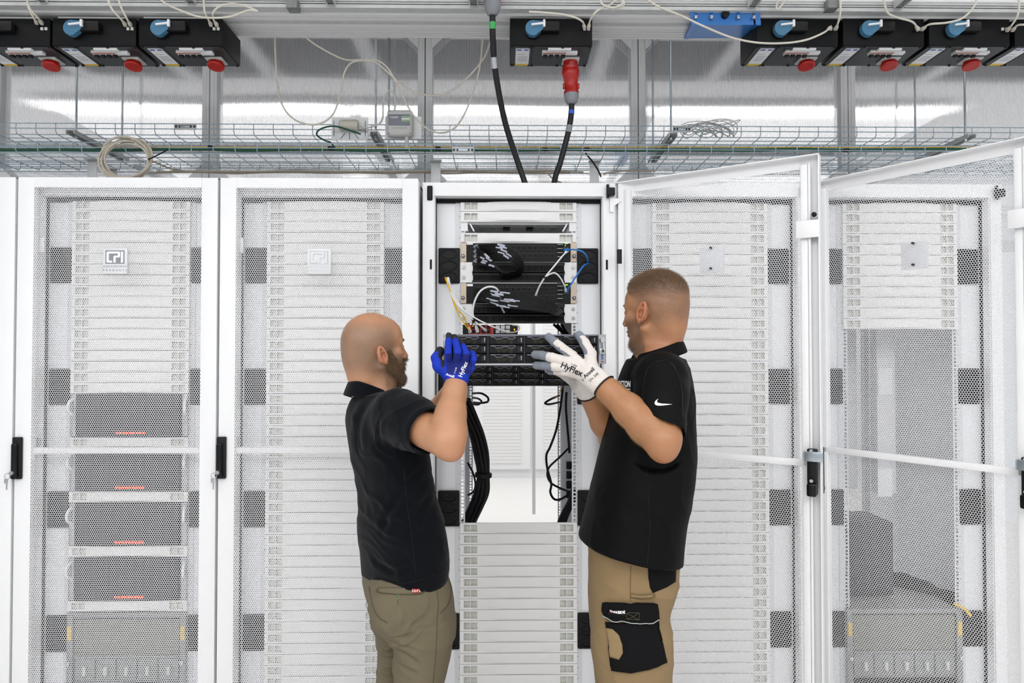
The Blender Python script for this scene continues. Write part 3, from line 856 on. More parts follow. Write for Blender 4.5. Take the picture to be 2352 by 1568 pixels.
# ---------------------------------------------------------------- cables of the open cabinet
def cable(name, pts, r, m, label, group=None, per=8, plug=None, plugm='cable_white', cat='cable'):
    pl = spline(pts, per)
    o = tag(MB().tube(pl, r, m, 8).build(name), label, cat, group)
    for end in (plug or ()):
        i = 0 if end == 0 else -1
        a = pl[i]; b = pl[1] if end == 0 else pl[-2]
        d = (a - b).normalized()
        q = MB().cyl(b - d * 0.012, a - d * 0.002, r * 1.5, plugm, r * 2.0, n=8)
        q.cyl(a - d * 0.002, a + d * 0.010, r * 2.1, plugm, n=4)
        q.build('plug', o)
    return o
def sleeve(o, pl, i, j, r):
    MB().tube(pl[i:j + 1], r, 'sleeve_white', 8).build('marker_sleeve', o)

random.seed(11)
G1 = 'black patch cables looping from the upper switch into the brush panel'
for n in range(14):
    a = n // 7; k = n % 7
    y0 = 566 + k * 5.5; x0 = 1089 + 3 * (k % 2)
    j = lambda s: random.uniform(-s, s)
    if a == 0:
        px = [(x0, y0, 2.825), (1103 + k * 1.0, y0 + 9, 2.795), (1120 + k * 2 + j(2), 589 + k * 3.5, 2.76), (1140 + k * 2.5 + j(3), 612 + k * 2.2, 2.765), (1152 + k * 4, 632 + j(3), 2.80), (1160 + k * 4, 640, 2.85)]
    else:
        px = [(x0 + 4, y0 - 2, 2.825), (1112 + k * 1.5, 562 + k * 3.4, 2.79), (1140 + k * 1.5, 561 + k * 3.6, 2.74), (1170 + j(2), 569 + k * 4.4, 2.73), (1193 - k * 1.6, 588 + k * 4.0, 2.74), (1202 - k * 2.4, 612 + k * 1.5, 2.77), (1195 - k * 2.2, 630, 2.81), (1184 - k * 2, 638, 2.86)]
    pts = [at(*p) for p in px]; pl = spline(pts, 9)
    lab = 'black patch cable with pale marker sleeve, slanting from upper switch into the brushes' if a == 0 else 'black patch cable with pale marker sleeve, in the wide loop on the upper switch'
    o = tag(MB().tube(pl, 0.0042, 'cable_black', 8).build('patch_cable'), lab, 'cable', G1 if a == 0 else 'black patch cables in the wide loop')
    q = MB().cyl(pl[0], pl[3], 0.0055, 'grey_plastic', n=8).build('plug', o)
    s0 = random.randint(8, 16) if a == 0 else random.randint(16, 24)
    sleeve(o, pl, s0, s0 + 5, 0.0046)
G2 = 'black patch cables sweeping right from the lower switch'
for n in range(16):
    k = n % 8; a = n // 8; j = lambda s: random.uniform(-s, s)
    y0 = 664 + k * 3.6 + a * 1.5
    px = [(1090 + 4 * a, y0, 2.825), (1115, y0 + 2 + j(2), 2.79), (1145, 671 + k * 4.6 + j(2), 2.755), (1185, 676 + k * 4.2 + a * 2, 2.735), (1225 + j(3), 680 + k * 4.2 + a * 2, 2.73), (1260, 690 + k * 3.8, 2.745), (1283 - k * 1.0, 707 + k * 2.2, 2.775), (1294 - k * 1.2, 720 + k * 0.8, 2.84)]
    pl = spline([at(*p) for p in px], 9)
    o = tag(MB().tube(pl, 0.0042, 'cable_black', 8).build('patch_cable'), 'black patch cable with pale marker sleeve, sweeping right across the lower switch', 'cable', G2)
    MB().cyl(pl[0], pl[3], 0.0055, 'black_plastic', n=8).build('plug', o)
    s0 = random.randint(10, 24)
    sleeve(o, pl, s0, s0 + 5, 0.0046)

A = lambda *l: [at(*p) for p in l]
cable('patch_cable', A((1302, 577, 2.82), (1290, 590, 2.78), (1272, 612, 2.76), (1252, 636, 2.76), (1240, 655, 2.78), (1230, 678, 2.80), (1228, 690, 2.84)), 0.0032, 'cable_white', 'white patch cable slanting from the upper switch down past a black tie', plug=[0])
cable('patch_cable', A((1300, 668, 2.82), (1296, 655, 2.78), (1287, 638, 2.76), (1275, 627, 2.75), (1262, 630, 2.755), (1250, 640, 2.765), (1238, 660, 2.78), (1231, 682, 2.82)), 0.0032, 'cable_white', 'white patch cable arching from the lower switch to join a black tie', plug=[0])
cable('patch_cable', A((1300, 574, 2.82), (1318, 573, 2.78), (1338, 578, 2.77), (1348, 590, 2.79), (1351, 608, 2.84)), 0.0032, 'cable_blue', 'blue patch cable from the upper switch into the right-hand grommet', plug=[0], plugm='cable_blue')
cable('patch_cable', A((1302, 668, 2.82), (1310, 655, 2.79), (1325, 632, 2.78), (1340, 611, 2.80), (1352, 604, 2.84)), 0.0032, 'cable_blue', 'blue patch cable from the lower switch up into the right-hand grommet', plug=[0], plugm='cable_blue')
tag(MB().cyl(at(1255, 632, 2.765), at(1251, 640, 2.765), 0.0085, 'black_rubber', n=12).build('cable_tie'), 'black tie holding two white patch cables together beside the brush panel', 'cable tie')
cable('fibre_cable', A((1022, 637, 2.83), (1030, 658, 2.80), (1042, 695, 2.79), (1056, 728, 2.79), (1076, 756, 2.80), (1078, 762, 2.82)), 0.0022, 'cable_yellow', 'yellow fibre cable from the left grommet, ending lower on the red router', plug=[1])
cable('fibre_cable', A((1024, 637, 2.83), (1033, 664, 2.80), (1048, 705, 2.785), (1062, 722, 2.785), (1072, 742, 2.80), (1080, 758, 2.82)), 0.0022, 'cable_yellow', 'yellow fibre cable from the left grommet, bowing nearest the brush panel', plug=[1])
cable('patch_cable', A((1028, 637, 2.83), (1032, 665, 2.80), (1052, 700, 2.78), (1085, 726, 2.775), (1120, 745, 2.78), (1150, 757, 2.80), (1158, 760, 2.82)), 0.0032, 'cable_white', 'white patch cable from the left grommet, reaching furthest right on the router', plug=[1])
cable('patch_cable', A((1030, 637, 2.83), (1040, 675, 2.80), (1065, 712, 2.78), (1088, 735, 2.785), (1108, 752, 2.80), (1114, 757, 2.82)), 0.0032, 'cable_white', 'white patch cable from the left grommet to the middle of the router', plug=[1])
cable('patch_cable', A((1096, 757, 2.82), (1089, 735, 2.79), (1086, 715, 2.78), (1091, 690, 2.77), (1103, 669, 2.765), (1120, 659, 2.765), (1138, 661, 2.77), (1148, 676, 2.785), (1152, 705, 2.80), (1160, 720, 2.84)), 0.0040, 'cable_white', 'thick white patch cable arching up from the router over the lower switch', plug=[0])
cable('patch_cable', A((1158, 762, 2.82), (1180, 763, 2.80), (1192, 756, 2.80), (1188, 748, 2.82), (1160, 746, 2.85)), 0.0030, 'cable_beige', 'grey cable looping round the right end of the red router')
tag(MB().cyl(at(1086, 731, 2.79), at(1092, 738, 2.79), 0.009, 'black_rubber', n=12).build('cable_tie'), 'black tie round the thick white cable just above the router', 'cable tie')

# thick black looms in the opening
G3 = 'black power cords in the thick bundle at the left of the opening'
random.seed(5)
core = [(1062, 915, 2.98), (1080, 958, 2.97), (1096, 1000, 2.96), (1106, 1045, 2.95), (1110, 1090, 2.95), (1106, 1130, 2.96), (1092, 1165, 2.97), (1076, 1200, 2.98), (1070, 1230, 3.0)]
for n in range(12):
    ang = 2 * math.pi * n / 9 if n < 9 else 2 * math.pi * n / 3; R = 0.026 if n < 9 else 0.011
    pts = []
    for i, p in enumerate(core):
        c_ = at(*p); R2 = R * (0.75 if i == 4 else 1.0); a2 = ang + 0.12 * i
        pts.append(c_ + Vector((R2 * math.cos(a2), R2 * math.sin(a2) * 0.8, 0)))
    tag(MB().tube(spline(pts, 7), 0.0085, 'cable_black', 8).build('power_cable'), 'black power cord in the thick strapped bundle at the left of the opening', 'cable', G3)
ctr = at(1110, 1090, 2.95)
tag(MB().lathe(ctr - Vector((0, 0, 0.012)), (0.05, 0, 1), [(0, 0.032), (0.004, 0.037), (0.018, 0.037), (0.022, 0.032)], 'black_rubber', 20).build('cable_strap'), 'black strap round the thick bundle of power cords', 'strap')
G4 = 'black power cords in the bundle at the lower right of the opening'
for n in range(6):
    pts = A((1326 - (n % 3) * 5, 1120 + n, 3.0 + 0.014 * (n // 3)), (1318 - (n % 3) * 5, 1150, 3.0 + 0.014 * (n // 3)), (1304 - (n % 3) * 6, 1180, 3.0 + 0.014 * (n // 3)), (1292 - (n % 3) * 7, 1215, 3.0 + 0.014 * (n // 3)))
    tag(MB().tube(spline(pts, 6), 0.0085, 'cable_black', 8).build('power_cable'), 'black power cord leaning in the bundle at the lower right of the opening', 'cable', G4)
cable('power_cable', A((1293, 884, 3.1), (1288, 930, 3.08), (1278, 985, 3.06), (1264, 1025, 3.05), (1255, 1045, 3.05), (1257, 1075, 3.05), (1266, 1110, 3.05), (1264, 1130, 3.05), (1272, 1145, 3.05), (1285, 1147, 3.06), (1302, 1138, 3.08)), 0.0052, 'cable_black', 'thin black cord hanging in a long curve at the right of the opening')
cable('power_cable', A((1305, 1030, 3.1), (1285, 1050, 3.08), (1262, 1072, 3.06), (1257, 1090, 3.06), (1265, 1108, 3.06), (1285, 1120, 3.07), (1306, 1128, 3.1)), 0.0048, 'cable_black', 'thin black cord crossing in a loop at the right of the opening')
cable('power_cable', A((1301, 900, 3.12), (1300, 940, 3.12), (1305, 1000, 3.12), (1308, 1040, 3.12)), 0.0055, 'cable_black', 'black cord running straight down beside the right rails of the opening')
cable('power_cable', A((1086, 903, 3.5), (1105, 903, 3.42), (1120, 912, 3.40), (1120, 922, 3.40), (1105, 925, 3.42), (1088, 924, 3.5)), 0.0055, 'cable_black', 'upper black cord loop at the left edge of the opening')
cable('power_cable', A((1086, 913, 3.5), (1098, 915, 3.44), (1106, 922, 3.43), (1098, 929, 3.44), (1086, 928, 3.5)), 0.0050, 'cable_black', 'smaller lower black cord loop at the left edge of the opening')
cable('power_cable', A((1286, 908, 3.5), (1268, 915, 3.42), (1252, 925, 3.40), (1262, 928, 3.42), (1286, 923, 3.5)), 0.0055, 'cable_black', 'black cord loop at the right rear rail of the opening')
cable('fibre_cable', A((1293, 884, 3.05), (1286, 900, 3.05), (1275, 915, 3.06)), 0.0018, 'cable_yellow', 'short yellow fibre hanging below the mounted storage server')
cable('power_cable', A((1074, 1062, 3.0), (1086, 1085, 2.99), (1092, 1110, 2.99), (1088, 1128, 2.99), (1075, 1137, 3.0)), 0.0045, 'cable_black', 'thin black cord curving behind the thick bundle on the left')
for n, (x, y) in enumerate(((1272, 748), (1280, 752), (1290, 756))):
    cable('power_cable', A((x, 745, 3.1), (x + 12, y + 8, 3.08), (x + 30, y + 24, 3.05)), 0.006, 'cable_black', 'black cord slanting behind the held server, %s of three beneath the brush panel' % ('upper', 'middle', 'lower')[n])
x = at(1301, 1000, 3.2).x
t = empty('power_strip', (x, 3.2, 0.2), 'grey vertical power strip with black sockets at the right of the opening', 'power strip')
MB().rbox((0, 0.03, 0.95), (0.05, 0.06, 1.8), 'rail_zinc', 0.004).build('strip_body', t)
zz = at(1301, 1068, 3.2).z - 0.2
for k in range(4):
    MB().rbox((0.012, -0.004, zz - k * 0.045), (0.026, 0.014, 0.035), 'black_plastic', 0.003).build('socket', t)
x = at(1251, 1000, 3.84).x
tag(MB().rbox((x, 3.86, 1.15), (0.032, 0.03, 2.1), 'rail_zinc', 0.004).build('rear_door_post', C[3]))
# ================================================================ overhead: busbar, tap-off boxes, trays, cables
BZ = at(1250, 36, 2.88).z
t = empty('busbar_trunking', (0, 2.98, BZ), 'long pale ribbed busbar trunking running overhead above the black boxes', 'busbar')
b = MB(); b.box((-3.3, -0.09, 0.012), (3.3, 0.105, 0.05), 'alu')
for y0, y1, z in ((-0.10, -0.075, 0.0), (-0.066, -0.045, 0.003), (-0.036, -0.030, 0.006), (-0.012, 0.02, 0.0), (0.028, 0.045, 0.002), (0.052, 0.068, 0.002), (0.075, 0.090, 0.002), (0.096, 0.112, 0.0)):
    b.box((-3.3, y0, z), (3.3, y1, 0.013), 'alu')
b.build('trunking_body', t, smooth=False)
b = MB().box((-3.3, -0.03, -0.0005), (3.3, -0.014, 0.008), 'galvanised'); b.build('slot_cover', t, smooth=False)

# galvanised rail, white rail and struts just under the ceiling
rz = at(1250, 17, 2.85).z
r = MB(); r.box((-3.6, 2.842, rz - 0.0125), (3.6, 2.872, rz + 0.0125), 'galvanised'); r.box((-3.6, 2.8405, rz + 0.004), (3.6, 2.842, rz + 0.0065), 'dark_steel'); r.box((-3.6, 2.8395, rz - 0.0125), (3.6, 2.842, rz - 0.009), 'galvanised')
tag(r.build('strut_rail', smooth=False), 'grey galvanised strut rail running along behind the busbar', 'rail')
wz = at(1250, 4, 2.85).z
r = MB(); r.box((-3.6, 2.846, wz - 0.007), (3.6, 2.874, wz + 0.05), 'alu'); r.box((-3.6, 2.842, wz - 0.006), (3.6, 2.846, wz - 0.002), 'galvanised'); r.box((-3.6, 2.842, wz + 0.004), (3.6, 2.846, wz + 0.009), 'galvanised')
tag(r.build('ceiling_rail', smooth=False), 'pale aluminium rail just under the ceiling at the top of the photo', 'rail')
for n, px in enumerate((85, 430, 755, 1087, 1735, 2075)):
    x = at(px, 8, 2.8).x
    s = MB(); s.box((x - 0.020, 2.2, rz + 0.0), (x - 0.014, 2.838, rz + 0.04), 'galvanised'); s.box((x + 0.014, 2.2, rz + 0.0), (x + 0.020, 2.838, rz + 0.04), 'galvanised')
    s.box((x - 0.014, 2.2, rz + 0.034), (x + 0.014, 2.838, rz + 0.04), 'dark_steel')
    for k in range(6): s.box((x - 0.006, 2.30 + k * 0.09, rz + 0.0325), (x + 0.006, 2.34 + k * 0.09, rz + 0.0338), 'ink_black')
    tag(s.build('strut_channel', smooth=False), 'slotted strut channel overhead, %s from the left along the top edge' % ORD[n], 'strut', 'strut channels along the top edge')
for n, px in enumerate((672, 1911)):
    p = at(px, 10, 2.82)
    c = MB().rbox((p.x, 2.83, p.z), (0.046, 0.05, 0.042), 'dark_zinc', 0.003)
    c.cyl((p.x, 2.825, p.z + 0.02), (p.x, 2.825, p.z + 0.30), 0.005, 'zinc', n=8)
    tag(c.build('rail_clamp'), 'square galvanised clamp on the strut rail, %s' % ('above the cable drooping left of the red plugs' if n == 0 else 'above the first right-hand black box'), 'clamp')

# ---- tap-off boxes
BX = 0.351; BH = 0.117; BD = 0.205; BY = 2.885
def tap_box(px, label, plugged=False):
    p = at(px, 105, BY)
    t = empty('tap_off_box', (p.x, BY, p.z), label, 'tap-off box', 'black tap-off boxes under the busbar')
    body = MB().rbox((0, BD / 2, BH / 2), (BX, BD, BH), 'box_black', 0.003)
    body.build('box_body', t)
    MB().box((-BX / 2 + 0.01, 0.02, BH), (BX / 2 - 0.06, 0.07, BH + 0.016), 'grey_light').build('mounting_hook', t, smooth=False)
    c = MB().box((-BX / 2 + 0.003, 0.006, -0.0022), (-BX / 2 + 0.094, BD - 0.004, 0.0), 'box_black_lit')
    c.box((-BX / 2 + 0.097, 0.006, -0.0022), (BX / 2 - 0.003, BD - 0.004, 0.0), 'box_black_lit')
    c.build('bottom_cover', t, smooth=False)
    for x, y in ((-.165, .012), (-.09, .012), (-.075, .012), (.165, .012), (.05, .012), (-.165, BD - .01), (-.09, BD - .01), (-.075, BD - .01), (.04, BD - .01), (.165, BD - .01)):
        MB().cyl((x, y, -0.006), (x, y, -0.0015), 0.0055, 'black_gloss', n=10).build('cover_screw', t)
    # rotary switch handle: blue knob, black grip, white lever
    kx, kz = -0.078, 0.062
    base = MB().cyl((kx, -0.010, kz), (kx, 0.001, kz), 0.036, 'black_plastic', n=24)
    base.rbox((kx + 0.07, -0.016, kz + 0.010), (0.085, 0.028, 0.042), 'black_plastic', 0.006)
    g = base.build('switch_handle', t)
    poly = []
    for k in range(15):
        a = math.radians(75 + 210 * k / 14)
        poly.append((kx + 0.0325 * math.cos(a), kz + 0.0325 * math.sin(a)))
    poly += [(kx + 0.042, kz - 0.004), (kx + 0.042, kz + 0.030)]
    MB().prism(poly, 'knob_blue', (0, -0.032, 0), d=(0, 0.022, 0)).build('blue_knob', g, smooth=False)
    l = MB().cbox((kx + 0.018, -0.036, kz + 0.014), (0.052, 0.008, 0.007), 'label_white', roty(-0.12))
    l.rbox((kx + 0.046, -0.036, kz + 0.017), (0.010, 0.012, 0.029), 'label_white', 0.002)
    l.build('lever_pin', g, smooth=False)
    # sockets for the thin cables
    for dx in (0.143, 0.160):
        MB().box((dx - 0.0055, -0.004, 0.066), (dx + 0.0055, 0.001, 0.078), 'grey_light').build('signal_socket', t, smooth=False)
    # underside: rating label, breakers, socket
    lx = -BX / 2 + 0.055
    lb = MB().box((lx - 0.030, 0.022, -0.0036), (lx + 0.030, BD - 0.030, -0.0022), 'label_white')
    lb.box((lx - 0.030, BD - 0.030, -0.0036), (lx + 0.030, BD - 0.010, -0.0022), 'label_yellow')
    lb.box((lx - 0.018, BD - 0.010, -0.0034), (lx + 0.006, BD - 0.004, -0.0022), 'tape_green')
    o = lb.build('rating_label', t, smooth=False)
    ik = MB()
    for q0, q1 in ((-0.026, -0.004), (0.006, 0.026)): MB().box((lx + q0, 0.028, -0.0040), (lx + q1, 0.042, -0.0036), 'label_blue').build('label_logo', o, smooth=False)
    ik.box((lx - 0.024, 0.078, -0.0040), (lx + 0.010, 0.081, -0.0036), 'ink_grey')
    for k in range(5): ik.box((lx - 0.020, 0.098 + k * 0.011, -0.0040), (lx + 0.024 - 0.006 * (k % 2), 0.101 + k * 0.011, -0.0036), 'ink_grey')
    ik.build('label_lettering', o, smooth=False)
    w = MB().box((-0.012, 0.014, -0.010), (0.087, 0.032, -0.0022), 'label_white'); w.build('circuit_label', t, smooth=False)
    k = MB().box((-0.036, 0.036, -0.014), (0.068, 0.068, -0.0022), 'grey_light')
    k.box((-0.034, 0.038, -0.0155), (0.066, 0.042, -0.0138), 'red_plastic')
    k.build('breaker_block', t, smooth=False)
    for q in range(4):
        MB().rbox((-0.022 + q * 0.026, 0.060, -0.018), (0.018, 0.014, 0.014), 'black_plastic', 0.002).build('breaker_toggle', t)
    MB().box((0.068, 0.040, -0.013), (0.117, 0.064, -0.0022), 'label_white').build('earth_leakage_unit', t, smooth=False)
    fx, fy = 0.096, 0.135
    MB().rbox((fx, fy, -0.006), (0.075, 0.075, 0.010), 'grey_light', 0.004).build('socket_flange', t)
    if not plugged:
        R = Matrix.Identity(3)
        s = MB()
        s.lathe((fx, fy, -0.008), R @ Vector((0, -0.22, -1)), [(0, 0.028), (0.014, 0.028), (0.016, 0.036), (0.026, 0.037), (0.030, 0.034), (0.031, 0.026), (0.0295, 0.025)], 'red_plastic', 24)
        s.build('socket_lid', t)
    else:
        MB().lathe((fx, fy, -0.008), (0, 0.15, -1), [(0, 0.032), (0.02, 0.032), (0.022, 0.037), (0.036, 0.037)], 'red_plastic', 24).build('socket_collar', t)
    return t, Vector((p.x + fx, BY + fy, p.z))
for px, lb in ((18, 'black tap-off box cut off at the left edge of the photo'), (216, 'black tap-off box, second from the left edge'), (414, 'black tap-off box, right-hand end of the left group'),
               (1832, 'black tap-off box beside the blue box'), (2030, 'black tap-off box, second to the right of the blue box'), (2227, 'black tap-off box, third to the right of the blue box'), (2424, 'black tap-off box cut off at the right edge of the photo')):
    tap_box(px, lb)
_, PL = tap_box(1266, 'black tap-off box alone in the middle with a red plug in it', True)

def power_cable(label, top, path, tape, tape_at, lab_at, plug_top, plug_len):
    pl = spline(path, 10)
    o = tag(MB().tube(pl, 0.0130, 'cable_power', 12).build('power_cable'), label, 'power cable')
    d = (pl[0] - plug_top).normalized(); L = (pl[0] - plug_top).length
    p = MB().lathe(plug_top, d, [(0, 0.036), (0.012, 0.040), (0.03, 0.040), (0.045, 0.034), (L * .45, 0.030), (L * .60, 0.028), (L * .66, 0.034), (L * .72, 0.034)], 'red_plastic', 24)
    for s in (-1, 1): p.rbox(plug_top + d * (L * 0.5) + Vector((s * 0.032, 0, 0)), (0.010, 0.02, 0.022), 'red_plastic', 0.003)
    q = p.build('red_plug', o)
    MB().lathe(plug_top + d * L * .72, d, [(0, 0.034), (L * .10, 0.034), (L * .20, 0.030), (L * .28, 0.022), (L * .30, 0.0135)], 'grey_plastic', 10).build('grey_gland', o)
    i = tape_at; MB().tube(pl[i:i + 4], 0.0139, tape, 12).build('colour_tape', o)
    i = lab_at; MB().tube(pl[i:i + 5], 0.0137, 'silver' if tape == 'tape_green' else 'grey_plastic', 12).build('wrap_label', o)
Y = PL.y + 0.01
power_cable('thick black power cable with blue tape, red plug in the middle box', None,
            [at(1313, 238, Y), at(1312, 262, Y), at(1306, 300, Y), at(1296, 340, Y), at(1285, 380, Y), at(1276, 405, Y), at(1270, 440, Y - .02)], 'tape_blue', 7, 17, PL + Vector((0, 0.006, -0.04)), 0)
power_cable('thick black power cable with green tape, hanging from the red plug at the top edge', None,
            [at(1131, 34, 2.78), at(1132, 90, 2.80), at(1136, 150, 2.84), at(1147, 220, 2.90), at(1160, 280, 2.95), at(1175, 330, 2.98), at(1192, 380, 3.0), at(1204, 415, 3.0), at(1212, 440, 3.0)], 'tape_green', 3, 17, at(1131, -75, 2.78), 0)

# ---- blue box
ex = Vector((1, 0, 0))
t = empty('junction_box', at(1660, 60, 2.95), 'bright blue box with sloping flanks clipped under the busbar', 'box')
off = Vector(t.location)
f0, f1, f2 = 2.86, 2.90, 3.10
def rel(px, py, Y): return at(px, py, Y) - off
v = [rel(1600, 24, f0), rel(1727, 24, f0), rel(1732, 57, f0 + .01), rel(1601, 57, f0 + .01), rel(1708, 91, f2), rel(1582, 91, f2)]
up = Vector((0, 0.0, 0.10))
v2 = [v[0] + Vector((0, .2, 0)), v[1] + Vector((0, .2, 0)), v[4] + up, v[5] + up]
m = MB().add(v + v2, [(0, 3, 2, 1), (3, 5, 4, 2), (0, 6, 9, 5, 3), (1, 2, 4, 8, 7), (0, 1, 7, 6), (6, 7, 8, 9), (5, 9, 8, 4)], 'blue_paint')
m.build('box_shell', t, smooth=False)
for s, (a, b, c_) in ((-1, ((1596, 28), (1601, 57), (1581, 91))), (1, ((1733, 28), (1736, 57), (1708, 91)))):
    q = MB()
    pts = [rel(a[0], a[1], f0 - .004), rel(b[0], b[1], f0 + .004), rel(c_[0], c_[1], f2 - .004)]
    for i in range(2):
        p0_, p1_ = pts[i], pts[i + 1]
        n_ = Vector((s * 0.022, 0, 0)); th = Vector((0, 0, 0.012))
        q.add([p0_, p1_, p1_ + n_, p0_ + n_, p0_ + th, p1_ + th, p1_ + n_ + th, p0_ + n_ + th], [(0, 1, 2, 3), (7, 6, 5, 4), (0, 4, 5, 1), (1, 5, 6, 2), (2, 6, 7, 3), (3, 7, 4, 0)], 'blue_paint')
    q.build('side_flange', t, smooth=False)
for px, py in ((1598, 40), (1634, 40), (1696, 40), (1731, 40)):
    MB().rbox(rel(px, py, f0 - .006), (0.012, 0.012, 0.014), 'silver', 0.002).build('clip', t)
for px in (1634, 1696):
    MB().rbox(rel(px, 27, f0 - .003), (0.015, 0.006, 0.014), 'blue_paint', 0.002).build('clip_recess', t)
p = rel(1665, 34, f0)
MB().cyl(p + Vector((0, -0.012, 0)), p + Vector((0, 0.01, 0)), 0.016, 'black_gloss', n=20).build('cap_plug', t)

# ---- basket trays
def tray(label, y0, y1, zb, side, sp, x0=-3.4, x1=3.4, phase=0.0):
    m = MB(); r = 0.0023
    n = int((x1 - x0) / 0.1)
    for k in range(n):
        x = x0 + phase + k * 0.1
        pts = [(x, y0, zb + side), (x, y0, zb + 0.014), (x, y0 + 0.012, zb), (x, y1 - 0.012, zb), (x, y1, zb + 0.014), (x, y1, zb + side)]
        m.tube(pts, r, 'wire_zinc', 6)
    ys = [(y0 - .004, zb + side), (y0 - .004, zb + side * .5), (y1 + .004, zb + side), (y1 + .004, zb + side * .5)]
    k = int(round((y1 - y0) / sp))
    ys += [(y0 + (y1 - y0) * i / k, zb - 0.004) for i in range(k + 1)]
    for y, z in ys: m.tube([(x0, y, z), (x1, y, z)], r, 'wire_zinc', 6)
    return tag(m.build('basket_tray'), label, 'cable tray')
AZ = at(1250, 312, 3.48).z; BZ2 = at(1250, 354, 3.14).z
tray('wire basket tray higher up and further back, carrying the two sensor boxes', 3.48, 3.78, AZ, 0.052, 0.06, phase=0.03)
tray('wire basket tray just above the cabinets, carrying the green earth wire', 3.14, 3.46, BZ2, 0.044, 0.06, phase=0.07)
def coupler(px, py, Y, w, label):
    p = at(px, py, Y)
    c = MB(); c.rbox((p.x, Y - 0.008, p.z), (w, 0.006, 0.032), 'galvanised', 0.003)
    c.rbox((p.x, Y - 0.013, p.z), (w * .45, 0.006, 0.012), 'zinc', 0.002)
    for s in (-1, 1):
        for q in (0.25, 0.42): c.box((p.x + s * w * q - .005, Y - 0.0125, p.z - .006), (p.x + s * w * q + .005, Y - 0.0108, p.z + .006), 'dark_steel')
    tag(c.build('tray_coupler'), label, 'coupler')
coupler(428, 292, 3.48, 0.11, 'galvanised coupler on the upper tray, at the left near a post')
coupler(1064, 346, 3.14, 0.10, 'galvanised coupler on the lower tray, left of the green-taped cable')
coupler(1565, 298, 3.48, 0.09, 'galvanised coupler on the upper tray, right of the middle box')

# hangers: threaded rods and the slotted arms they carry
rods = [(175, 308, 3.45, 'front rod of the leftmost tray arm'), (280, 367, 3.86, 'rear rod of the leftmost tray arm'), (863, 312, 3.45, 'front rod beside the sensor with a display'), (893, 367, 3.86, 'rear rod behind the sensor with a display'),
        (1541, 308, 3.45, 'front rod right of the middle red plug'), (1500, 367, 3.86, 'rear rod just right of the middle post'), (2217, 320, 3.45, 'front rod near the right edge'), (2103, 367, 3.86, 'rear rod near the right edge')]
for px, py, Y, lb in rods:
    p = at(px, py, Y); x = p.x
    r = MB().cyl((x, Y, AZ - 0.03), (x, Y, CEIL), 0.0052, 'zinc', n=10)
    r.cyl((x, Y, AZ - 0.028), (x, Y, AZ - 0.018), 0.010, 'zinc', n=6)
    tag(r.build('threaded_rod'), 'thin zinc threaded rod hanging from the ceiling, ' + lb, 'rod')
for px, nm in ((175, 'leftmost'), (863, 'second from the left, by the sensor'), (1541, 'right of the middle box'), (2217, 'rightmost')):
    x = at(px, 308, 3.45).x
    a = MB(); z = AZ - 0.012
    for s in (-1, 1): a.box((x + s * 0.02 - 0.002, 3.40, z - 0.012), (x + s * 0.02 + 0.002, 3.90, z + 0.008), 'galvanised')
    a.box((x - 0.018, 3.40, z + 0.004), (x + 0.018, 3.90, z + 0.008), 'galvanised')
    for k in range(9): a.box((x - 0.007, 3.44 + k * 0.05, z + 0.002), (x + 0.007, 3.465 + k * 0.05, z + 0.0035), 'dark_zinc')
    tag(a.build('slotted_bracket', smooth=False), 'slotted galvanised arm under the upper basket tray, ' + nm, 'bracket', 'arms under the upper tray')
for n, (px, py, Y) in enumerate(((212, 385, 3.25), (258, 395, 3.42), (1001, 395, 3.25), (1365, 395, 3.25))):
    p = at(px, py, Y)
    s = MB(); s.rbox((p.x, Y, (TOP + BZ2) / 2), (0.045, 0.004, BZ2 - TOP), 'galvanised', 0.001); s.rbox((p.x, Y + .015, TOP + .003), (0.045, 0.035, 0.005), 'galvanised', 0.001); s.rbox((p.x, Y - .012, BZ2 - .004), (0.055, 0.03, 0.005), 'galvanised', 0.001)
    s.cyl((p.x, Y - 0.006, TOP + .09), (p.x, Y + 0.004, TOP + .09), 0.006, 'silver', n=8)
    tag(s.build('standoff_bracket'), 'galvanised bracket holding the lower tray on the cabinet roof, %s from the left' % ORD[n], 'bracket', 'brackets on the cabinet roofs')

# ---- cables on the trays
def line(y, Y, xs, amp=1.0, seed=0):
    random.seed(seed)
    return [at(x, y + random.uniform(-amp, amp), Y) for x in xs]
cable('earth_wire', line(344, 3.2, range(-60, 2460, 90), 1.6, 3), 0.0075, 'cable_green', 'dark green earth wire running the length of the lower tray')
cable('fibre_cable', line(338, 3.24, range(-60, 2460, 120), 0.8, 4), 0.002, 'cable_yellow', 'thin yellow cable running along the lower tray')
for n in range(3):
    cable('data_cable', line(392 + n * 2.4, 3.34 + 0.02 * n, range(390 - 30 * n, 1360, 70), 1.4, 20 + n), 0.0045, 'cable_beige', 'beige data cable lying along the lower tray, %s of three beside the coil' % ('upper', 'middle', 'lower')[n], 'beige cables on the lower tray')
for n, (x, y) in enumerate(((485, 338), (760, 340), (1006, 341), (1252, 343), (1348, 343), (1943, 345))):
    tag(MB().rbox(at(x, y, 3.17), (0.026, 0.02, 0.014), 'black_rubber', 0.003).build('cable_tie'), 'black tie on the green earth wire, %s from the left' % ORD[n], 'cable tie', 'ties on the earth wire')
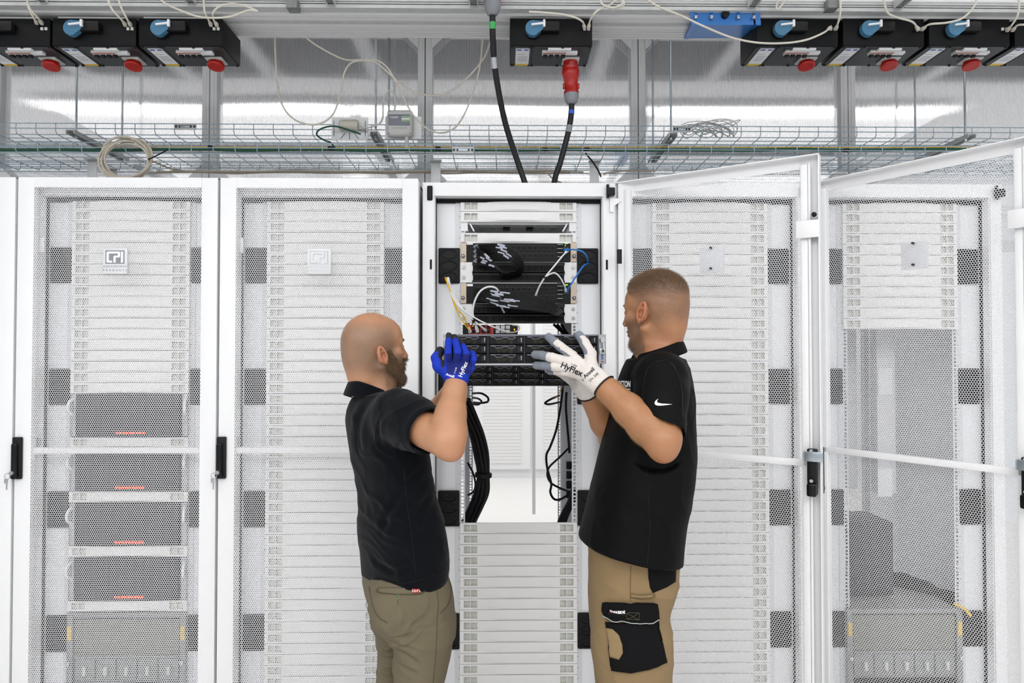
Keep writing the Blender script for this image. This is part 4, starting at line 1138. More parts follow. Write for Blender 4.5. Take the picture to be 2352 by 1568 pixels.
# coil of beige cable
random.seed(3)
c = at(290, 366, 3.1)
pts = []
for i in range(5 * 26 + 1):
    a = 2 * math.pi * i / 26; w = 0.010 * math.sin(i * 0.13) + 0.006 * math.cos(i * 0.41)
    pts.append(c + Vector(((0.107 + w) * math.cos(a), 0.012 * math.sin(i * 0.3), (0.088 + w) * math.sin(a))))
o = tag(MB().tube(pts, 0.0048, 'cable_beige', 8).build('cable_coil'), 'coil of beige cable hanging from the lower tray at the left', 'cable coil')
MB().tube(spline(A((340, 366, 3.08), (360, 357, 3.07), (385, 344, 3.06)), 6), 0.003, 'black_rubber', 6).build('tie_wrap', o)
cable('data_cable', A((342, 368, 3.12), (362, 375, 3.2), (395, 388, 3.3), (440, 394, 3.36), (520, 396, 3.38)), 0.0048, 'cable_beige', 'beige cable leading from the coil into the lower tray')
# loose tangle on the upper tray
random.seed(8); c = at(1632, 313, 3.52); pts = []
for i in range(150):
    a = i * 0.42; rr = 0.075 + 0.035 * math.sin(i * 0.23)
    pts.append(c + Vector((rr * 1.35 * math.cos(a) + 0.02 * math.sin(i * .11), 0.04 * math.sin(i * .37), abs(rr * 0.75 * math.sin(a * 0.93 + 0.5 * math.sin(i * .05))) + 0.0)))
tag(MB().tube(spline(pts, 3), 0.0022, 'grey_light', 6).build('cable_coil'), 'loose tangle of thin grey cable lying in the upper tray', 'cable coil')
cable('earth_wire', A((828, 308, 3.4), (770, 290, 3.42), (735, 297, 3.40), (728, 310, 3.38), (745, 322, 3.34), (760, 328, 3.28), (772, 344, 3.2)), 0.0042, 'cable_green', 'dark green wire looping down from the left sensor')
cable('data_cable', A((1345, 352, 3.2), (1360, 370, 3.18), (1372, 388, 3.16), (1380, 405, 3.1)), 0.004, 'cable_black', 'short black cable dropping from the lower tray right of the power cables')
cable('data_cable', A((1255, 392, 3.3), (1262, 402, 3.2), (1272, 412, 3.12), (1290, 420, 3.05)), 0.004, 'cable_beige', 'beige cable dropping into the open cabinet beside the power cable')
cable('data_cable', A((1386, 400, 3.3), (1400, 396, 3.3), (1440, 392, 3.36), (1500, 392, 3.4)), 0.005, 'cable_beige', 'beige cable leaving the lower tray above the open door hinge')

# ---- sensors mounted on the upper tray
p = at(803, 295, 3.47)
t = empty('sensor_plate', p, 'white bracket plate with a cream cylinder on it, left of the sensor with a display', 'sensor')
MB().rbox((0, 0.006, 0), (0.185, 0.006, 0.118), 'white_paint', 0.006).build('plate', t)
MB().lathe((-0.045, -0.022, 0.008), (1, 0, 0), [(0, 0.022), (0.006, 0.028), (0.088, 0.028), (0.094, 0.024)], 'cable_cream', 24).build('sensor_cylinder', t)
MB().cyl((0.049, -0.02, -0.004), (0.085, -0.012, -0.004), 0.011, 'grey_light', 0.007, n=12).build('cable_gland', t)
for s in (-1, 1):
    MB().box((s * 0.08 - 0.002, 0.0015, -0.04), (s * 0.08 + 0.002, 0.0032, 0.04), 'grey_plastic').build('slot', t, smooth=False)
for dx, an in ((-0.035, 0.7), (0.0, 0.0), (0.035, -0.7)):
    MB().cbox((dx, 0.0015, -0.038), (0.003, 0.003, 0.034), 'grey_plastic', roty(an)).build('slot', t, smooth=False)
p = at(926, 292, 3.46)
t = empty('climate_sensor', p, 'grey climate sensor with a small display and probe on the upper tray', 'sensor')
MB().rbox((0, 0.012, 0), (0.185, 0.006, 0.118), 'white_paint', 0.006).build('plate', t)
MB().rbox((-0.012, -0.018, 0.010), (0.132, 0.05, 0.136), 'sensor_grey', 0.018, 3).build('sensor_case', t)
f = MB().rbox((-0.014, -0.044, 0.022), (0.108, 0.004, 0.056), 'sensor_face', 0.002).build('face_label', t)
l = MB().box((-0.002, -0.0475, 0.012), (0.040, -0.046, 0.042), 'lcd'); l.box((-0.001, -0.048, 0.023), (0.039, -0.0474, 0.030), 'lcd_mark'); l.build('display', f, smooth=False)
text_mesh('COMET', 0.013, 'ink_white', 'face_lettering', f, xf=lambda q: Vector((-0.038 + q.x, -0.0466 + q.y, 0.034 + q.z)), bold=0.0003)
text_mesh('CO2 / TEMPERATURE', 0.008, 'ink_grey', 'case_lettering', t, xf=lambda q: Vector((-0.012 + q.x, -0.0435 + q.y, -0.019 + q.z)))
for x, z in ((-0.066, 0.066), (0.042, 0.066), (-0.066, -0.044), (0.042, -0.044)):
    MB().cyl((x, -0.045, z), (x, -0.041, z), 0.0035, 'label_grey', n=8).build('case_screw', t)
MB().cyl((0.022, -0.02, -0.058), (0.022, -0.02, -0.135), 0.0095, 'sensor_grey', n=14).build('probe', t)
cable('sensor_cable', A((826, 295, 3.44), (850, 292, 3.43), (870, 285, 3.43), (879, 270, 3.44), (880, 235, 3.44), (887, 215, 3.44), (896, 208, 3.44), (904, 215, 3.44), (908, 235, 3.44), (906, 258, 3.44)), 0.0045, 'grey_light', 'grey cable arching over the climate sensor')

# ---- thin cream signal cables overhead
def cream(path, label, plugs=(), Y=2.86, r=0.0042):
    cable('signal_cable', [at(x, y, Yq[0] if Yq else (2.872 if i == 0 and plugs else 2.86 - 0.03 * min(i, 2))) for i, (x, y, *Yq) in enumerate(path)], r, 'cable_cream', label, per=9, plug=plugs, plugm='cable_cream')
cream([(84, 52), (78, 42), (66, 18), (60, -12)], 'cream cable into the left edge box, left of its pair', [0])
cream([(95, 52), (86, 40), (70, 22), (60, -6), (58, -14)], 'cream cable into the left edge box, right of its pair', [0])
cream([(287, 56), (278, 44), (258, 22), (246, -6), (243, -14)], 'cream cable into the second black box from the left, left of its pair', [0])
cream([(299, 56), (292, 44), (278, 16), (270, -10)], 'cream cable into the second black box from the left, right of its pair', [0])
cream([(484, 56), (478, 44), (470, 26), (467, -12)], 'cream cable rising straight from the end box of the left group', [0])
cream([(497, 56), (490, 44), (490, 28), (505, 15), (530, 9), (560, 13), (592, 26), (570, 24), (530, 38), (490, 41), (455, 38), (420, 26), (380, 8), (360, -12)], 'cream cable coiling above the end box of the left group', [0])
cream([(1342, 62), (1338, 50), (1320, 40), (1290, 33), (1250, 29), (1215, 27)], 'cream cable bending left out of the middle box', [0])
cream([(1352, 62), (1356, 46), (1366, 30), (1380, 20), (1400, 14)], 'cream cable bending right out of the middle box', [0])
cream([(1906, 64), (1890, 76), (1850, 92), (1800, 99), (1740, 98), (1680, 86), (1620, 62), (1560, 34), (1510, 14), (1470, -14)], 'long cream cable drooping in front of the blue box', [0])
cream([(1921, 64), (1925, 52), (1930, 30), (1931, -12)], 'cream cable rising straight from the box beside the blue box', [0])
cream([(2108, 66), (2095, 50), (2060, 40), (2040, 30), (2032, 10), (2028, -12)], 'cream cable bending left from the second box right of the blue one', [0])
cream([(2120, 66), (2135, 56), (2175, 52), (2210, 42), (2235, 18), (2248, -12)], 'cream cable sweeping up right from the second box right of the blue one', [0])
cream([(2315, 68), (2325, 56), (2337, 36), (2341, 10), (2338, -12)], 'cream cable rising from the third box right of the blue one', [0])
cream([(2327, 68), (2338, 58), (2360, 56), (2400, 50)], 'cream cable leaving right from the third box right of the blue one', [0])
cream([(1398, 14, 2.81), (1420, -2, 2.80), (1430, 8, 2.80), (1405, 18, 2.79), (1380, 6, 2.79), (1395, -8, 2.80), (1425, -4, 2.81), (1432, 12, 2.81), (1400, 20, 2.81)], 'cream cable coiled round the strut rail right of the middle box')
cream([(1790, -10, 2.81), (1783, 18, 2.81), (1790, 18, 2.81), (1812, -10, 2.81)], 'cream cable dipping in a V below the rail above the box by the blue one')
YH = 3.3
cream([(632, 70, 3.15), (632, 110, YH), (636, 180, YH), (646, 235, YH), (668, 268, YH), (700, 284, YH), (735, 284, YH), (765, 262, YH), (780, 220, YH), (790, 170, YH), (805, 146, YH), (830, 139, YH), (866, 139, YH), (892, 158, YH), (915, 200, YH), (940, 250, YH), (962, 278, YH), (985, 298, YH), (1015, 305, YH), (1045, 293, YH), (1070, 255, YH), (1092, 195, YH), (1104, 140, YH), (1110, 70, 3.15)], 'long cream cable hanging in two deep loops left of the middle box')
cream([(692, 70, 3.15), (705, 88, YH), (740, 112, YH), (790, 136, YH), (830, 138, YH), (862, 143, YH), (890, 165, YH), (920, 192, YH), (955, 212, YH), (1000, 219, YH), (1040, 206, YH), (1080, 172, YH), (1112, 132, YH), (1128, 90, 3.2)], 'cream cable hanging in one shallow sweep left of the middle box')
# ================================================================ people: smooth bodies grown from distance fields
import openvdb
V3 = lambda *a: np.array(a, dtype=np.float64)
class Field:
    def __init__(s, lo, hi, h):
        s.lo = np.array(lo, float); s.h = h
        s.n = np.ceil((np.array(hi, float) - s.lo) / h).astype(int) + 1
        s.d = np.full(s.n, 0.2, np.float32)
        s.ax = [(s.lo[i] + h * np.arange(s.n[i])).astype(np.float32) for i in range(3)]
    def block(s, lo, hi):
        sl = []
        for i in range(3):
            a = int(np.clip(math.floor((lo[i] - s.lo[i]) / s.h), 0, s.n[i] - 1)); b = int(np.clip(math.ceil((hi[i] - s.lo[i]) / s.h) + 1, a + 1, s.n[i]))
            sl.append(slice(a, b))
        return tuple(sl), s.ax[0][sl[0]][:, None, None], s.ax[1][sl[1]][None, :, None], s.ax[2][sl[2]][None, None, :]
    def put(s, fn, lo, hi, k=0.0, mode='u'):
        m = k + 0.02
        sl, X, Y, Z = s.block(np.array(lo) - m, np.array(hi) + m)
        d = fn(X, Y, Z).astype(np.float32); c = s.d[sl]
        if mode == 'u':
            if k > 0:
                h = np.clip(0.5 + 0.5 * (c - d) / k, 0, 1); s.d[sl] = c + (d - c) * h - k * h * (1 - h)
            else: s.d[sl] = np.minimum(c, d)
        elif mode == 's':
            d = -d
            if k > 0:
                h = np.clip(0.5 - 0.5 * (c - d) / k, 0, 1); s.d[sl] = c + (d - c) * h + k * h * (1 - h)
            else: s.d[sl] = np.maximum(c, d)
        elif mode == 'i': s.d[sl] = np.maximum(c, d)
        return s
    def cone(s, a, b, ra, rb, k=0.01, mode='u'):
        a, b = np.array(a, float), np.array(b, float); ab = b - a; L = float(ab @ ab) + 1e-12; R = max(ra, rb)
        def fn(X, Y, Z):
            px, py, pz = X - a[0], Y - a[1], Z - a[2]
            t = np.clip((px * ab[0] + py * ab[1] + pz * ab[2]) / L, 0, 1)
            return np.sqrt((px - t * ab[0]) ** 2 + (py - t * ab[1]) ** 2 + (pz - t * ab[2]) ** 2) - (ra + (rb - ra) * t)
        return s.put(fn, np.minimum(a, b) - R, np.maximum(a, b) + R, k, mode)
    def chain(s, pts, rad, k=0.008, mode='u'):
        for i in range(len(pts) - 1): s.cone(pts[i], pts[i + 1], rad[i], rad[i + 1], k, mode)
        return s
    def ell(s, c, r, B=None, k=0.01, mode='u'):
        """ellipsoid; B = 3 rows, the unit axes the radii run along"""
        c, r = np.array(c, float), np.array(r, float); B = np.eye(3) if B is None else np.array(B, float)
        ext = np.sqrt(((B.T * r) ** 2).sum(1))
        def fn(X, Y, Z):
            px, py, pz = X - c[0], Y - c[1], Z - c[2]
            k0 = 0; k1 = 0
            for i in range(3):
                q = (px * B[i, 0] + py * B[i, 1] + pz * B[i, 2]) / r[i]; k0 = k0 + q * q; k1 = k1 + (q / r[i]) ** 2
            k0 = np.sqrt(k0); return k0 * (k0 - 1) / np.sqrt(np.maximum(k1, 1e-9))
        return s.put(fn, c - ext, c + ext, k, mode)
    def loft(s, zs, cx, cy, a, b, phi, n=2.3, k=0.01, mode='u', grow=0.0):
        """upright trunk: at each height an oval of half-width a (sideways) and b (front to back), turned by phi"""
        zs, cx, cy, a, b = [np.array(q, float) for q in (zs, cx, cy, a, b)]
        o = np.argsort(zs); zs, cx, cy, a, b = zs[o], cx[o], cy[o], a[o] + grow, b[o] + grow
        zf = np.linspace(zs[0], zs[-1], 400)
        def sm(y):
            g = np.interp(zf, zs, y); w = np.hanning(41); w /= w.sum()
            return np.convolve(np.pad(g, 20, mode='edge'), w, 'valid')
        T = [sm(q) for q in (cx, cy, a, b)]
        ph = np.broadcast_to(np.array(phi, float), zs.shape) if np.ndim(phi) == 0 else np.array(phi, float)[o]
        P_ = sm(ph); R = max(a.max(), b.max()) + 0.02
        def fn(X, Y, Z):
            g = [np.interp(Z, zf, q) for q in T]; p = np.interp(Z, zf, P_)
            dx, dy = X - g[0], Y - g[1]
            f = dx * np.cos(p) + dy * np.sin(p); l = dx * np.sin(p) - dy * np.cos(p)
            q = (np.abs(l / g[2]) ** n + np.abs(f / g[3]) ** n) ** (1 / n)
            d = (q - 1) * np.minimum(g[2], g[3])
            return np.maximum(d, np.maximum(Z - zs[-1], zs[0] - Z))
        return s.put(fn, (cx.min() - R, cy.min() - R, zs[0]), (cx.max() + R, cy.max() + R, zs[-1]), k, mode)
    def half(s, p, nrm, k=0.009):
        """cut away everything on the side the normal points to"""
        p, nrm = np.array(p, float), np.array(nrm, float); nrm /= np.linalg.norm(nrm)
        d = (s.ax[0][:, None, None] - p[0]) * nrm[0] + (s.ax[1][None, :, None] - p[1]) * nrm[1] + (s.ax[2][None, None, :] - p[2]) * nrm[2]
        d = d.astype(np.float32); h = np.clip(0.5 - 0.5 * (s.d - d) / k, 0, 1); s.d = s.d + (d - s.d) * h + k * h * (1 - h); return s
    def sample(s, P):
        g = (P - s.lo) / s.h; g = np.clip(g, 0, s.n - 1.001); i = g.astype(int); f = g - i; out = 0
        for a in (0, 1):
            for b in (0, 1):
                for c in (0, 1):
                    w = (f[:, 0] if a else 1 - f[:, 0]) * (f[:, 1] if b else 1 - f[:, 1]) * (f[:, 2] if c else 1 - f[:, 2])
                    out = out + w * s.d[i[:, 0] + a, i[:, 1] + b, i[:, 2] + c]
        return out
    def surface(s):
        d = s.d.copy()
        for ax in range(3):
            sl = [slice(None)] * 3; sl[ax] = 0; d[tuple(sl)] = 0.05; sl[ax] = -1; d[tuple(sl)] = 0.05
        g = openvdb.FloatGrid(0.2); g.copyFromArray(d)
        p, q = g.convertToQuads(0.0)
        p = p * s.h + s.lo
        e1 = p[q[:, 1]] - p[q[:, 0]]; e2 = p[q[:, 2]] - p[q[:, 0]]
        if (np.cross(e1, e2) * p[q[:, 0]]).sum() + (np.cross(p[q[:, 2]] - p[q[:, 0]], p[q[:, 3]] - p[q[:, 0]]) * p[q[:, 0]]).sum() < 0: q = q[:, ::-1]
        return p.astype(np.float64), q

def biggest(p, q):
    """keep the largest connected piece"""
    lab = np.arange(len(p))
    while True:
        m = lab[q].min(1); new = lab.copy()
        np.minimum.at(new, q.ravel(), np.repeat(m, 4))
        new = new[new]
        if (new == lab).all(): break
        lab = new
    c = np.bincount(lab); keep = lab == c.argmax()
    if keep.all(): return p, q
    idx = np.cumsum(keep) - 1
    return p[keep], idx[q[keep[q[:, 0]]]]

def vnormals(p, q):
    n = np.zeros_like(p); fn = np.cross(p[q[:, 2]] - p[q[:, 0]], p[q[:, 3]] - p[q[:, 1]])
    for k in range(4): np.add.at(n, q[:, k], fn)
    return n / np.maximum(np.linalg.norm(n, axis=1, keepdims=True), 1e-12)
def relax(p, q, it=2):
    for _ in range(it):
        acc = np.zeros_like(p); w = np.zeros(len(p))
        for k in range(4):
            a, b = q[:, k], q[:, (k + 1) % 4]
            np.add.at(acc, a, p[b]); np.add.at(w, a, 1); np.add.at(acc, b, p[a]); np.add.at(w, b, 1)
        p = 0.5 * p + 0.5 * acc / np.maximum(w, 1)[:, None]
    return p
_rng = np.random.RandomState(4); _tab = _rng.rand(4096)
def vnoise(P):
    """smooth value noise, -1..1"""
    i = np.floor(P).astype(np.int64); f = P - i; f = f * f * (3 - 2 * f); out = 0
    for a in (0, 1):
        for b in (0, 1):
            for c in (0, 1):
                h = ((i[:, 0] + a) * 73856093 ^ (i[:, 1] + b) * 19349663 ^ (i[:, 2] + c) * 83492791) & 4095
                w = (f[:, 0] if a else 1 - f[:, 0]) * (f[:, 1] if b else 1 - f[:, 1]) * (f[:, 2] if c else 1 - f[:, 2])
                out = out + w * _tab[h]
    return out * 2 - 1
def to_obj(name, p, q, mats, mi=None, parent=None, col=None):
    me = bpy.data.meshes.new(name)
    me.vertices.add(len(p)); me.vertices.foreach_set('co', p.astype(np.float32).ravel())
    me.loops.add(q.size); me.loops.foreach_set('vertex_index', q.astype(np.int32).ravel())
    me.polygons.add(len(q)); me.polygons.foreach_set('loop_start', np.arange(0, q.size, 4, dtype=np.int32))
    me.polygons.foreach_set('use_smooth', np.ones(len(q), dtype=bool))
    for m in mats: me.materials.append(M[m])
    if mi is not None: me.polygons.foreach_set('material_index', mi.astype(np.int32))
    me.update(calc_edges=True); me.validate()
    if col is not None:
        for k, v in col.items():
            at_ = me.attributes.new(k, 'FLOAT', 'POINT'); at_.data.foreach_set('value', v.astype(np.float32))
    o = bpy.data.objects.new(name, me); COL.objects.link(o)
    if parent is not None: o.parent = parent
    return o
def relax_near(p, q, masks, it=14):
    m = np.zeros(len(p), bool)
    for a, n, w, c, R in masks: m |= (np.abs((p - a) @ (n / np.linalg.norm(n))) < w) & (np.linalg.norm(p - c, axis=1) < R)
    s = relax(p, q, it); p = p.copy(); p[m] = s[m]; return p
def bvh_of(p, q): return BVHTree.FromPolygons([tuple(v) for v in p], [tuple(int(k) for k in f) for f in q])
def sstep(a, b, x):
    t = np.clip((x - a) / (b - a), 0, 1); return t * t * (3 - 2 * t)

# materials that read the painted-on attributes (stubble, flush)
def skin_mat(name, base, stub, flush):
    mat(name, base, 0.48, noise=0.09, nscale=22, bump=0.25, bscale=600)
    m = M[name]; nt = m.node_tree; N = nt.nodes; L = nt.links; b = N['Principled BSDF']
    src = b.inputs['Base Color'].links[0].from_socket
    def lay(src, attr, colr, amt):
        a = N.new('ShaderNodeAttribute'); a.attribute_name = attr
        mm = N.new('ShaderNodeMath'); mm.operation = 'MULTIPLY'; mm.inputs[1].default_value = amt; L.new(a.outputs['Fac'], mm.inputs[0])
        x = N.new('ShaderNodeMix'); x.data_type = 'RGBA'; x.inputs[7].default_value = lin(colr) + [1]
        L.new(mm.outputs[0], x.inputs[0]); L.new(src, x.inputs[6]); return x.outputs[2]
    src = lay(src, 'flush', flush, 0.42); src = lay(src, 'stubble', stub, 0.8)
    L.new(src, b.inputs['Base Color'])
    b.inputs['Subsurface Weight'].default_value = 0.12; b.inputs['Subsurface Radius'].default_value = (0.012, 0.005, 0.003); b.inputs['Subsurface Scale'].default_value = 0.5
skin_mat('skin_pale', '#b58362', '#75614f', '#c0604f')
skin_mat('skin_tan', '#a87652', '#6d5442', '#b85f48')
for _k in ('skin_pale', 'skin_tan'): M[_k].node_tree.nodes['Principled BSDF'].inputs['Roughness'].default_value = 0.40
mat('shirt_navy', '#080a0f', 0.9, noise=0.15, nscale=25, bump=0.3, bscale=900, sheen=0.07, spec=0.1)
mat('shirt_black', '#040405', 0.6, noise=0.1, nscale=20, bump=0.2, bscale=1200, spec=0.12)
mat('trouser_olive', '#655c47', 0.85, noise=0.08, nscale=18, bump=0.3, bscale=900)
mat('trouser_tan', '#87704e', 0.85, noise=0.08, nscale=18, bump=0.3, bscale=900)
mat('canvas_black', '#0c0c0e', 0.85, spec=0.15, noise=0.1, bump=0.3, bscale=900)
mat('glove_blue', '#1b36ad', 0.8, noise=0.1, nscale=60, bump=0.4, bscale=900, spec=0.2)
mat('glove_blue_dark', '#1c2468', 0.8, noise=0.1, nscale=60, bump=0.4, bscale=900)
mat('rubber_dark', '#2b2b2e', 0.5, noise=0.2, nscale=80, bump=0.3, bscale=400)
mat('glove_white', '#d9d2cc', 0.8, noise=0.04, nscale=60, bump=0.4, bscale=900)
mat('rubber_grey', '#7c828b', 0.5, noise=0.08, nscale=80, bump=0.25, bscale=400)
mat('hair_brown', '#7a5f47', 0.55, noise=0.3, nscale=300)
mat('beard_brown', '#6e553b', 0.55, noise=0.35, nscale=300)
mat('beard_dark', '#7d6750', 0.55, noise=0.35, nscale=300)
mat('eye_white', '#e6e2dc', 0.25); mat('eye_dark', '#2b2018', 0.2)
mat('thread_green', '#6a7350', 0.7); mat('piping_grey', '#9da09c', 0.6); mat('seam_olive', '#4a4435', 0.9); mat('seam_tan', '#6a563b', 0.9); mat('leather_brown', '#3a2a20', 0.6)

def build_head(F, O, phi, pitch=0.0, jaw=1.0, build=1.0, ear=(-0.008, -0.002, 1.0, 0.15)):
    """head grown into field F; O = point midway between the ears; phi = heading of the face. Returns the local->world map"""
    f = V3(math.cos(phi) * math.cos(pitch), math.sin(phi) * math.cos(pitch), math.sin(pitch))
    l = V3(math.sin(phi), -math.cos(phi), 0); u = np.cross(l, f)       # l = the person's right
    B = np.array([f, l, u]); P = lambda a, b, c: O + f * a * build + l * b * build + u * c * build
    s = build
    F.ell(P(-0.008, 0, 0.038), (0.099 * s, 0.0775 * s, 0.089 * s), B, 0)
    F.ell(P(-0.035, 0, 0.010), (0.068 * s, 0.070 * s, 0.075 * s), B, 0.02)
    F.ell(P(0.045, 0, 0.045), (0.048 * s, 0.062 * s, 0.055 * s), B, 0.02)     # forehead
    F.ell(P(0.042, 0, -0.035), (0.050 * s, 0.057 * s, 0.070 * s), B, 0.02)     # face
    for k in (-1, 1):
        F.cone(P(0.005, k * 0.061, -0.045), P(0.070, k * 0.022, -0.092), 0.016 * s, 0.015 * s, 0.02)   # jaw line
        F.ell(P(0.062, k * 0.040, -0.012), (0.024 * s, 0.022 * s, 0.020 * s), B, 0.02)          # cheekbone
        F.cone(P(0.086, k * 0.012, 0.030), P(0.073, k * 0.046, 0.028), 0.010 * s, 0.009 * s, 0.012)   # brow
    F.ell(P(0.076, 0, -0.090), (0.018 * s, 0.020 * s, 0.018 * s), B, 0.018)                      # chin
    for k in (-1, 1): F.ell(P(0.089, k * 0.031, 0.010), (0.012 * s, 0.015 * s, 0.010 * s), B, 0.012, 's')   # eye sockets
    F.cone(P(0.090, 0, 0.022), P(0.111, 0, -0.020), 0.007 * s, 0.0105 * s, 0.010)                # nose
    for k in (-1, 1): F.ell(P(0.101, k * 0.011, -0.025), (0.010 * s, 0.008 * s, 0.007 * s), B, 0.005)
    F.ell(P(0.094, 0, -0.048), (0.010 * s, 0.022 * s, 0.0065 * s), B, 0.006); F.ell(P(0.092, 0, -0.060), (0.010 * s, 0.020 * s, 0.007 * s), B, 0.006)
    F.ell(P(0.105, 0, -0.054), (0.010, 0.020, 0.0015), B, 0.003, 's')
    for k in (-1, 1):   # eyelids over the eyeballs
        F.ell(P(0.079, k * 0.031, 0.011), (0.0135 * s, 0.0140 * s, 0.0125 * s), B, 0.004)
    for k in (-1, 1):   # ears
        q = lambda a, c, o=0.0: P(ear[0] + a * ear[2] - ear[3] * c * ear[2], k * (0.077 + o), ear[1] + c * ear[2])
        rim = []
        for t in np.linspace(-70, 215, 14):
            a = math.radians(t); rim.append(q(-0.015 * math.cos(a), 0.029 * math.sin(a), 0.010 + 0.008 * max(0, math.cos(a))))
        F.chain(rim, [0.0044 * s] * len(rim), 0.003)
        F.ell(q(-0.001, 0.0, 0.003), (0.014 * s, 0.007 * s, 0.026 * s), B, 0.006)
        F.ell(q(0.006, -0.026, 0.006), (0.008 * s, 0.005 * s, 0.009 * s), B, 0.005)      # lobe
        F.chain([q(-0.009, 0.016, 0.009), q(-0.008, 0.0, 0.010), q(-0.002, -0.014, 0.010)], [0.0035 * s] * 3, 0.003)   # antihelix
        F.ell(q(0.004, -0.001, 0.012), (0.0070 * s, 0.009 * s, 0.0105 * s), B, 0.003, 's')  # concha
        F.ell(q(0.013, -0.004, 0.004), (0.005 * s, 0.005 * s, 0.007 * s), B, 0.003)       # tragus
    return P, B

def head_local(P0, B, O, build):
    d = (P0 - O) / build
    return d @ B[0], d @ B[1], d @ B[2]

def strands(name, parent, pos, nrm, m, length, width, down, n, seed=1, lean=None):
    """n short hairs standing on the surface points pos"""
    rs = np.random.RandomState(seed)
    idx = rs.randint(0, len(pos), n); p = pos[idx] + rs.normal(0, 0.001, (n, 3)); d = nrm[idx] * 0.7 + np.array(down) + rs.normal(0, 0.25, (n, 3))
    if lean is not None: d = d + lean[idx]
    d /= np.linalg.norm(d, axis=1, keepdims=True)
    L = (length[idx] if np.ndim(length) else length) * rs.uniform(0.6, 1.2, n)
    s = np.cross(d, rs.normal(0, 1, (n, 3))); s /= np.linalg.norm(s, axis=1, keepdims=True)
    p = p - nrm[idx] * 0.001
    v = np.stack([p - s * width, p + s * width, p + d * L[:, None] + s * width * 0.3, p + d * L[:, None] - s * width * 0.3], 1).reshape(-1, 3)
    return to_obj(name, v, np.arange(4 * n).reshape(n, 4), [m], parent=parent)

def hand_field(F, wrist, knuckles, fingers, thumb, rad, thick=1.0, k=0.006, grow=0.0):
    for kn in knuckles: F.cone(wrist, kn, 0.020 * thick + grow, 0.0120 * thick + grow, 0.010)
    for i in range(len(knuckles) - 1): F.cone(knuckles[i], knuckles[i + 1], 0.011 * thick + grow, 0.011 * thick + grow, 0.006)
    for ch, r in zip(fingers, rad):
        rr = [r * t + grow for t in (1.08, 1.05, 0.98, 0.90)][:len(ch)]
        F.chain(ch, rr, 0.002)
    F.chain(thumb, [0.019 * thick + grow, 0.016 * thick + grow, 0.0135 * thick + grow, 0.0125 * thick + grow][:len(thumb)], 0.006)
    return F
def near_chain(P, ch):
    """distance to a finger's centre line and how far along it (0..1)"""
    best = np.full(len(P), 9.0); tt = np.zeros(len(P)); c = [np.array(q) for q in ch]
    L = [np.linalg.norm(c[i + 1] - c[i]) for i in range(len(c) - 1)]; tot = sum(L); acc = 0
    for i in range(len(c) - 1):
        ab = c[i + 1] - c[i]; t = np.clip(((P - c[i]) @ ab) / (ab @ ab), 0, 1); d = np.linalg.norm(P - c[i] - t[:, None] * ab, axis=1)
        m = d < best; best[m] = d[m]; tt[m] = (acc + t[m] * L[i]) / tot; acc += L[i]
    return best, tt

def project_text(txt, size, m, name, parent, bvh, px, py, Y, ang, bold=0.0, spacing=1.0, shear=0.0, off=0.0006, raydir=None, sx=1.0):
    """printed lettering laid onto a curved surface that is met along the ray through a place at (px,py)"""
    o0 = at(px, py, Y); ca, sa = math.cos(ang), math.sin(ang); d = (o0 - Vector((0, 0, EYE))).normalized() if raydir is None else raydir
    right = Vector((1, 0, 0)) * ca + Vector((0, 0, 1)) * sa; upv = Vector((0, 0, 1)) * ca - Vector((1, 0, 0)) * sa
    def xf(p):
        w = o0 + right * p.x * sx + upv * p.z
        hit = bvh.ray_cast(w - d * 0.4, d)
        return hit[0] + hit[1] * (off if hit[1].dot(d) < 0 else -off) if hit[0] is not None else w
    return text_mesh(txt, size, m, name, parent, xf=xf, bold=bold, spacing=spacing, shear=shear, extrude=0.0, sub=1)
def project_patch(poly, Y, m, name, parent, bvh, off=0.0012, res=0.006, thick=0.0015, pix=True):
    """a cloth patch with the outline poly (pixels) laid onto the surface below it"""
    P2 = [at(x, y, Y) for x, y in poly]
    bm = bmesh.new(); vs = [bm.verts.new(p) for p in P2]; bm.faces.new(vs)
    bmesh.ops.triangulate(bm, faces=bm.faces[:])
    for _ in range(7):
        es = [e for e in bm.edges if e.calc_length() > res * 1.6]
        if not es: break
        bmesh.ops.subdivide_edges(bm, edges=es, cuts=1); bmesh.ops.triangulate(bm, faces=bm.faces[:])
    cam_p = Vector((0, 0, EYE))
    for v in bm.verts:
        d = (v.co - cam_p).normalized(); hit = bvh.ray_cast(v.co - d * 0.4, d)
        if hit[0] is not None: v.co = hit[0] + hit[1] * (off if hit[1].dot(d) < 0 else -off)
    bmesh.ops.recalc_face_normals(bm, faces=bm.faces[:])
    me = bpy.data.meshes.new(name); bm.to_mesh(me); bm.free(); me.materials.append(M[m])
    for f in me.polygons: f.use_smooth = True
    o = bpy.data.objects.new(name, me); COL.objects.link(o); o.parent = parent
    md = o.modifiers.new('thickness', 'SOLIDIFY'); md.thickness = thick; md.offset = 0.0
    return o
def project_line(pts, Y, r, m, name, parent, bvh, off=0.0005):
    cam_p = Vector((0, 0, EYE)); out = []
    for p in spline([at(x, y, Y) for x, y in pts], 8):
        d = (p - cam_p).normalized(); hit = bvh.ray_cast(p - d * 0.4, d)
        if hit[0] is not None: out.append(hit[0] + hit[1] * (off if hit[1].dot(d) < 0 else -off))
    return MB().tube(out, r, m, 5).build(name, parent)

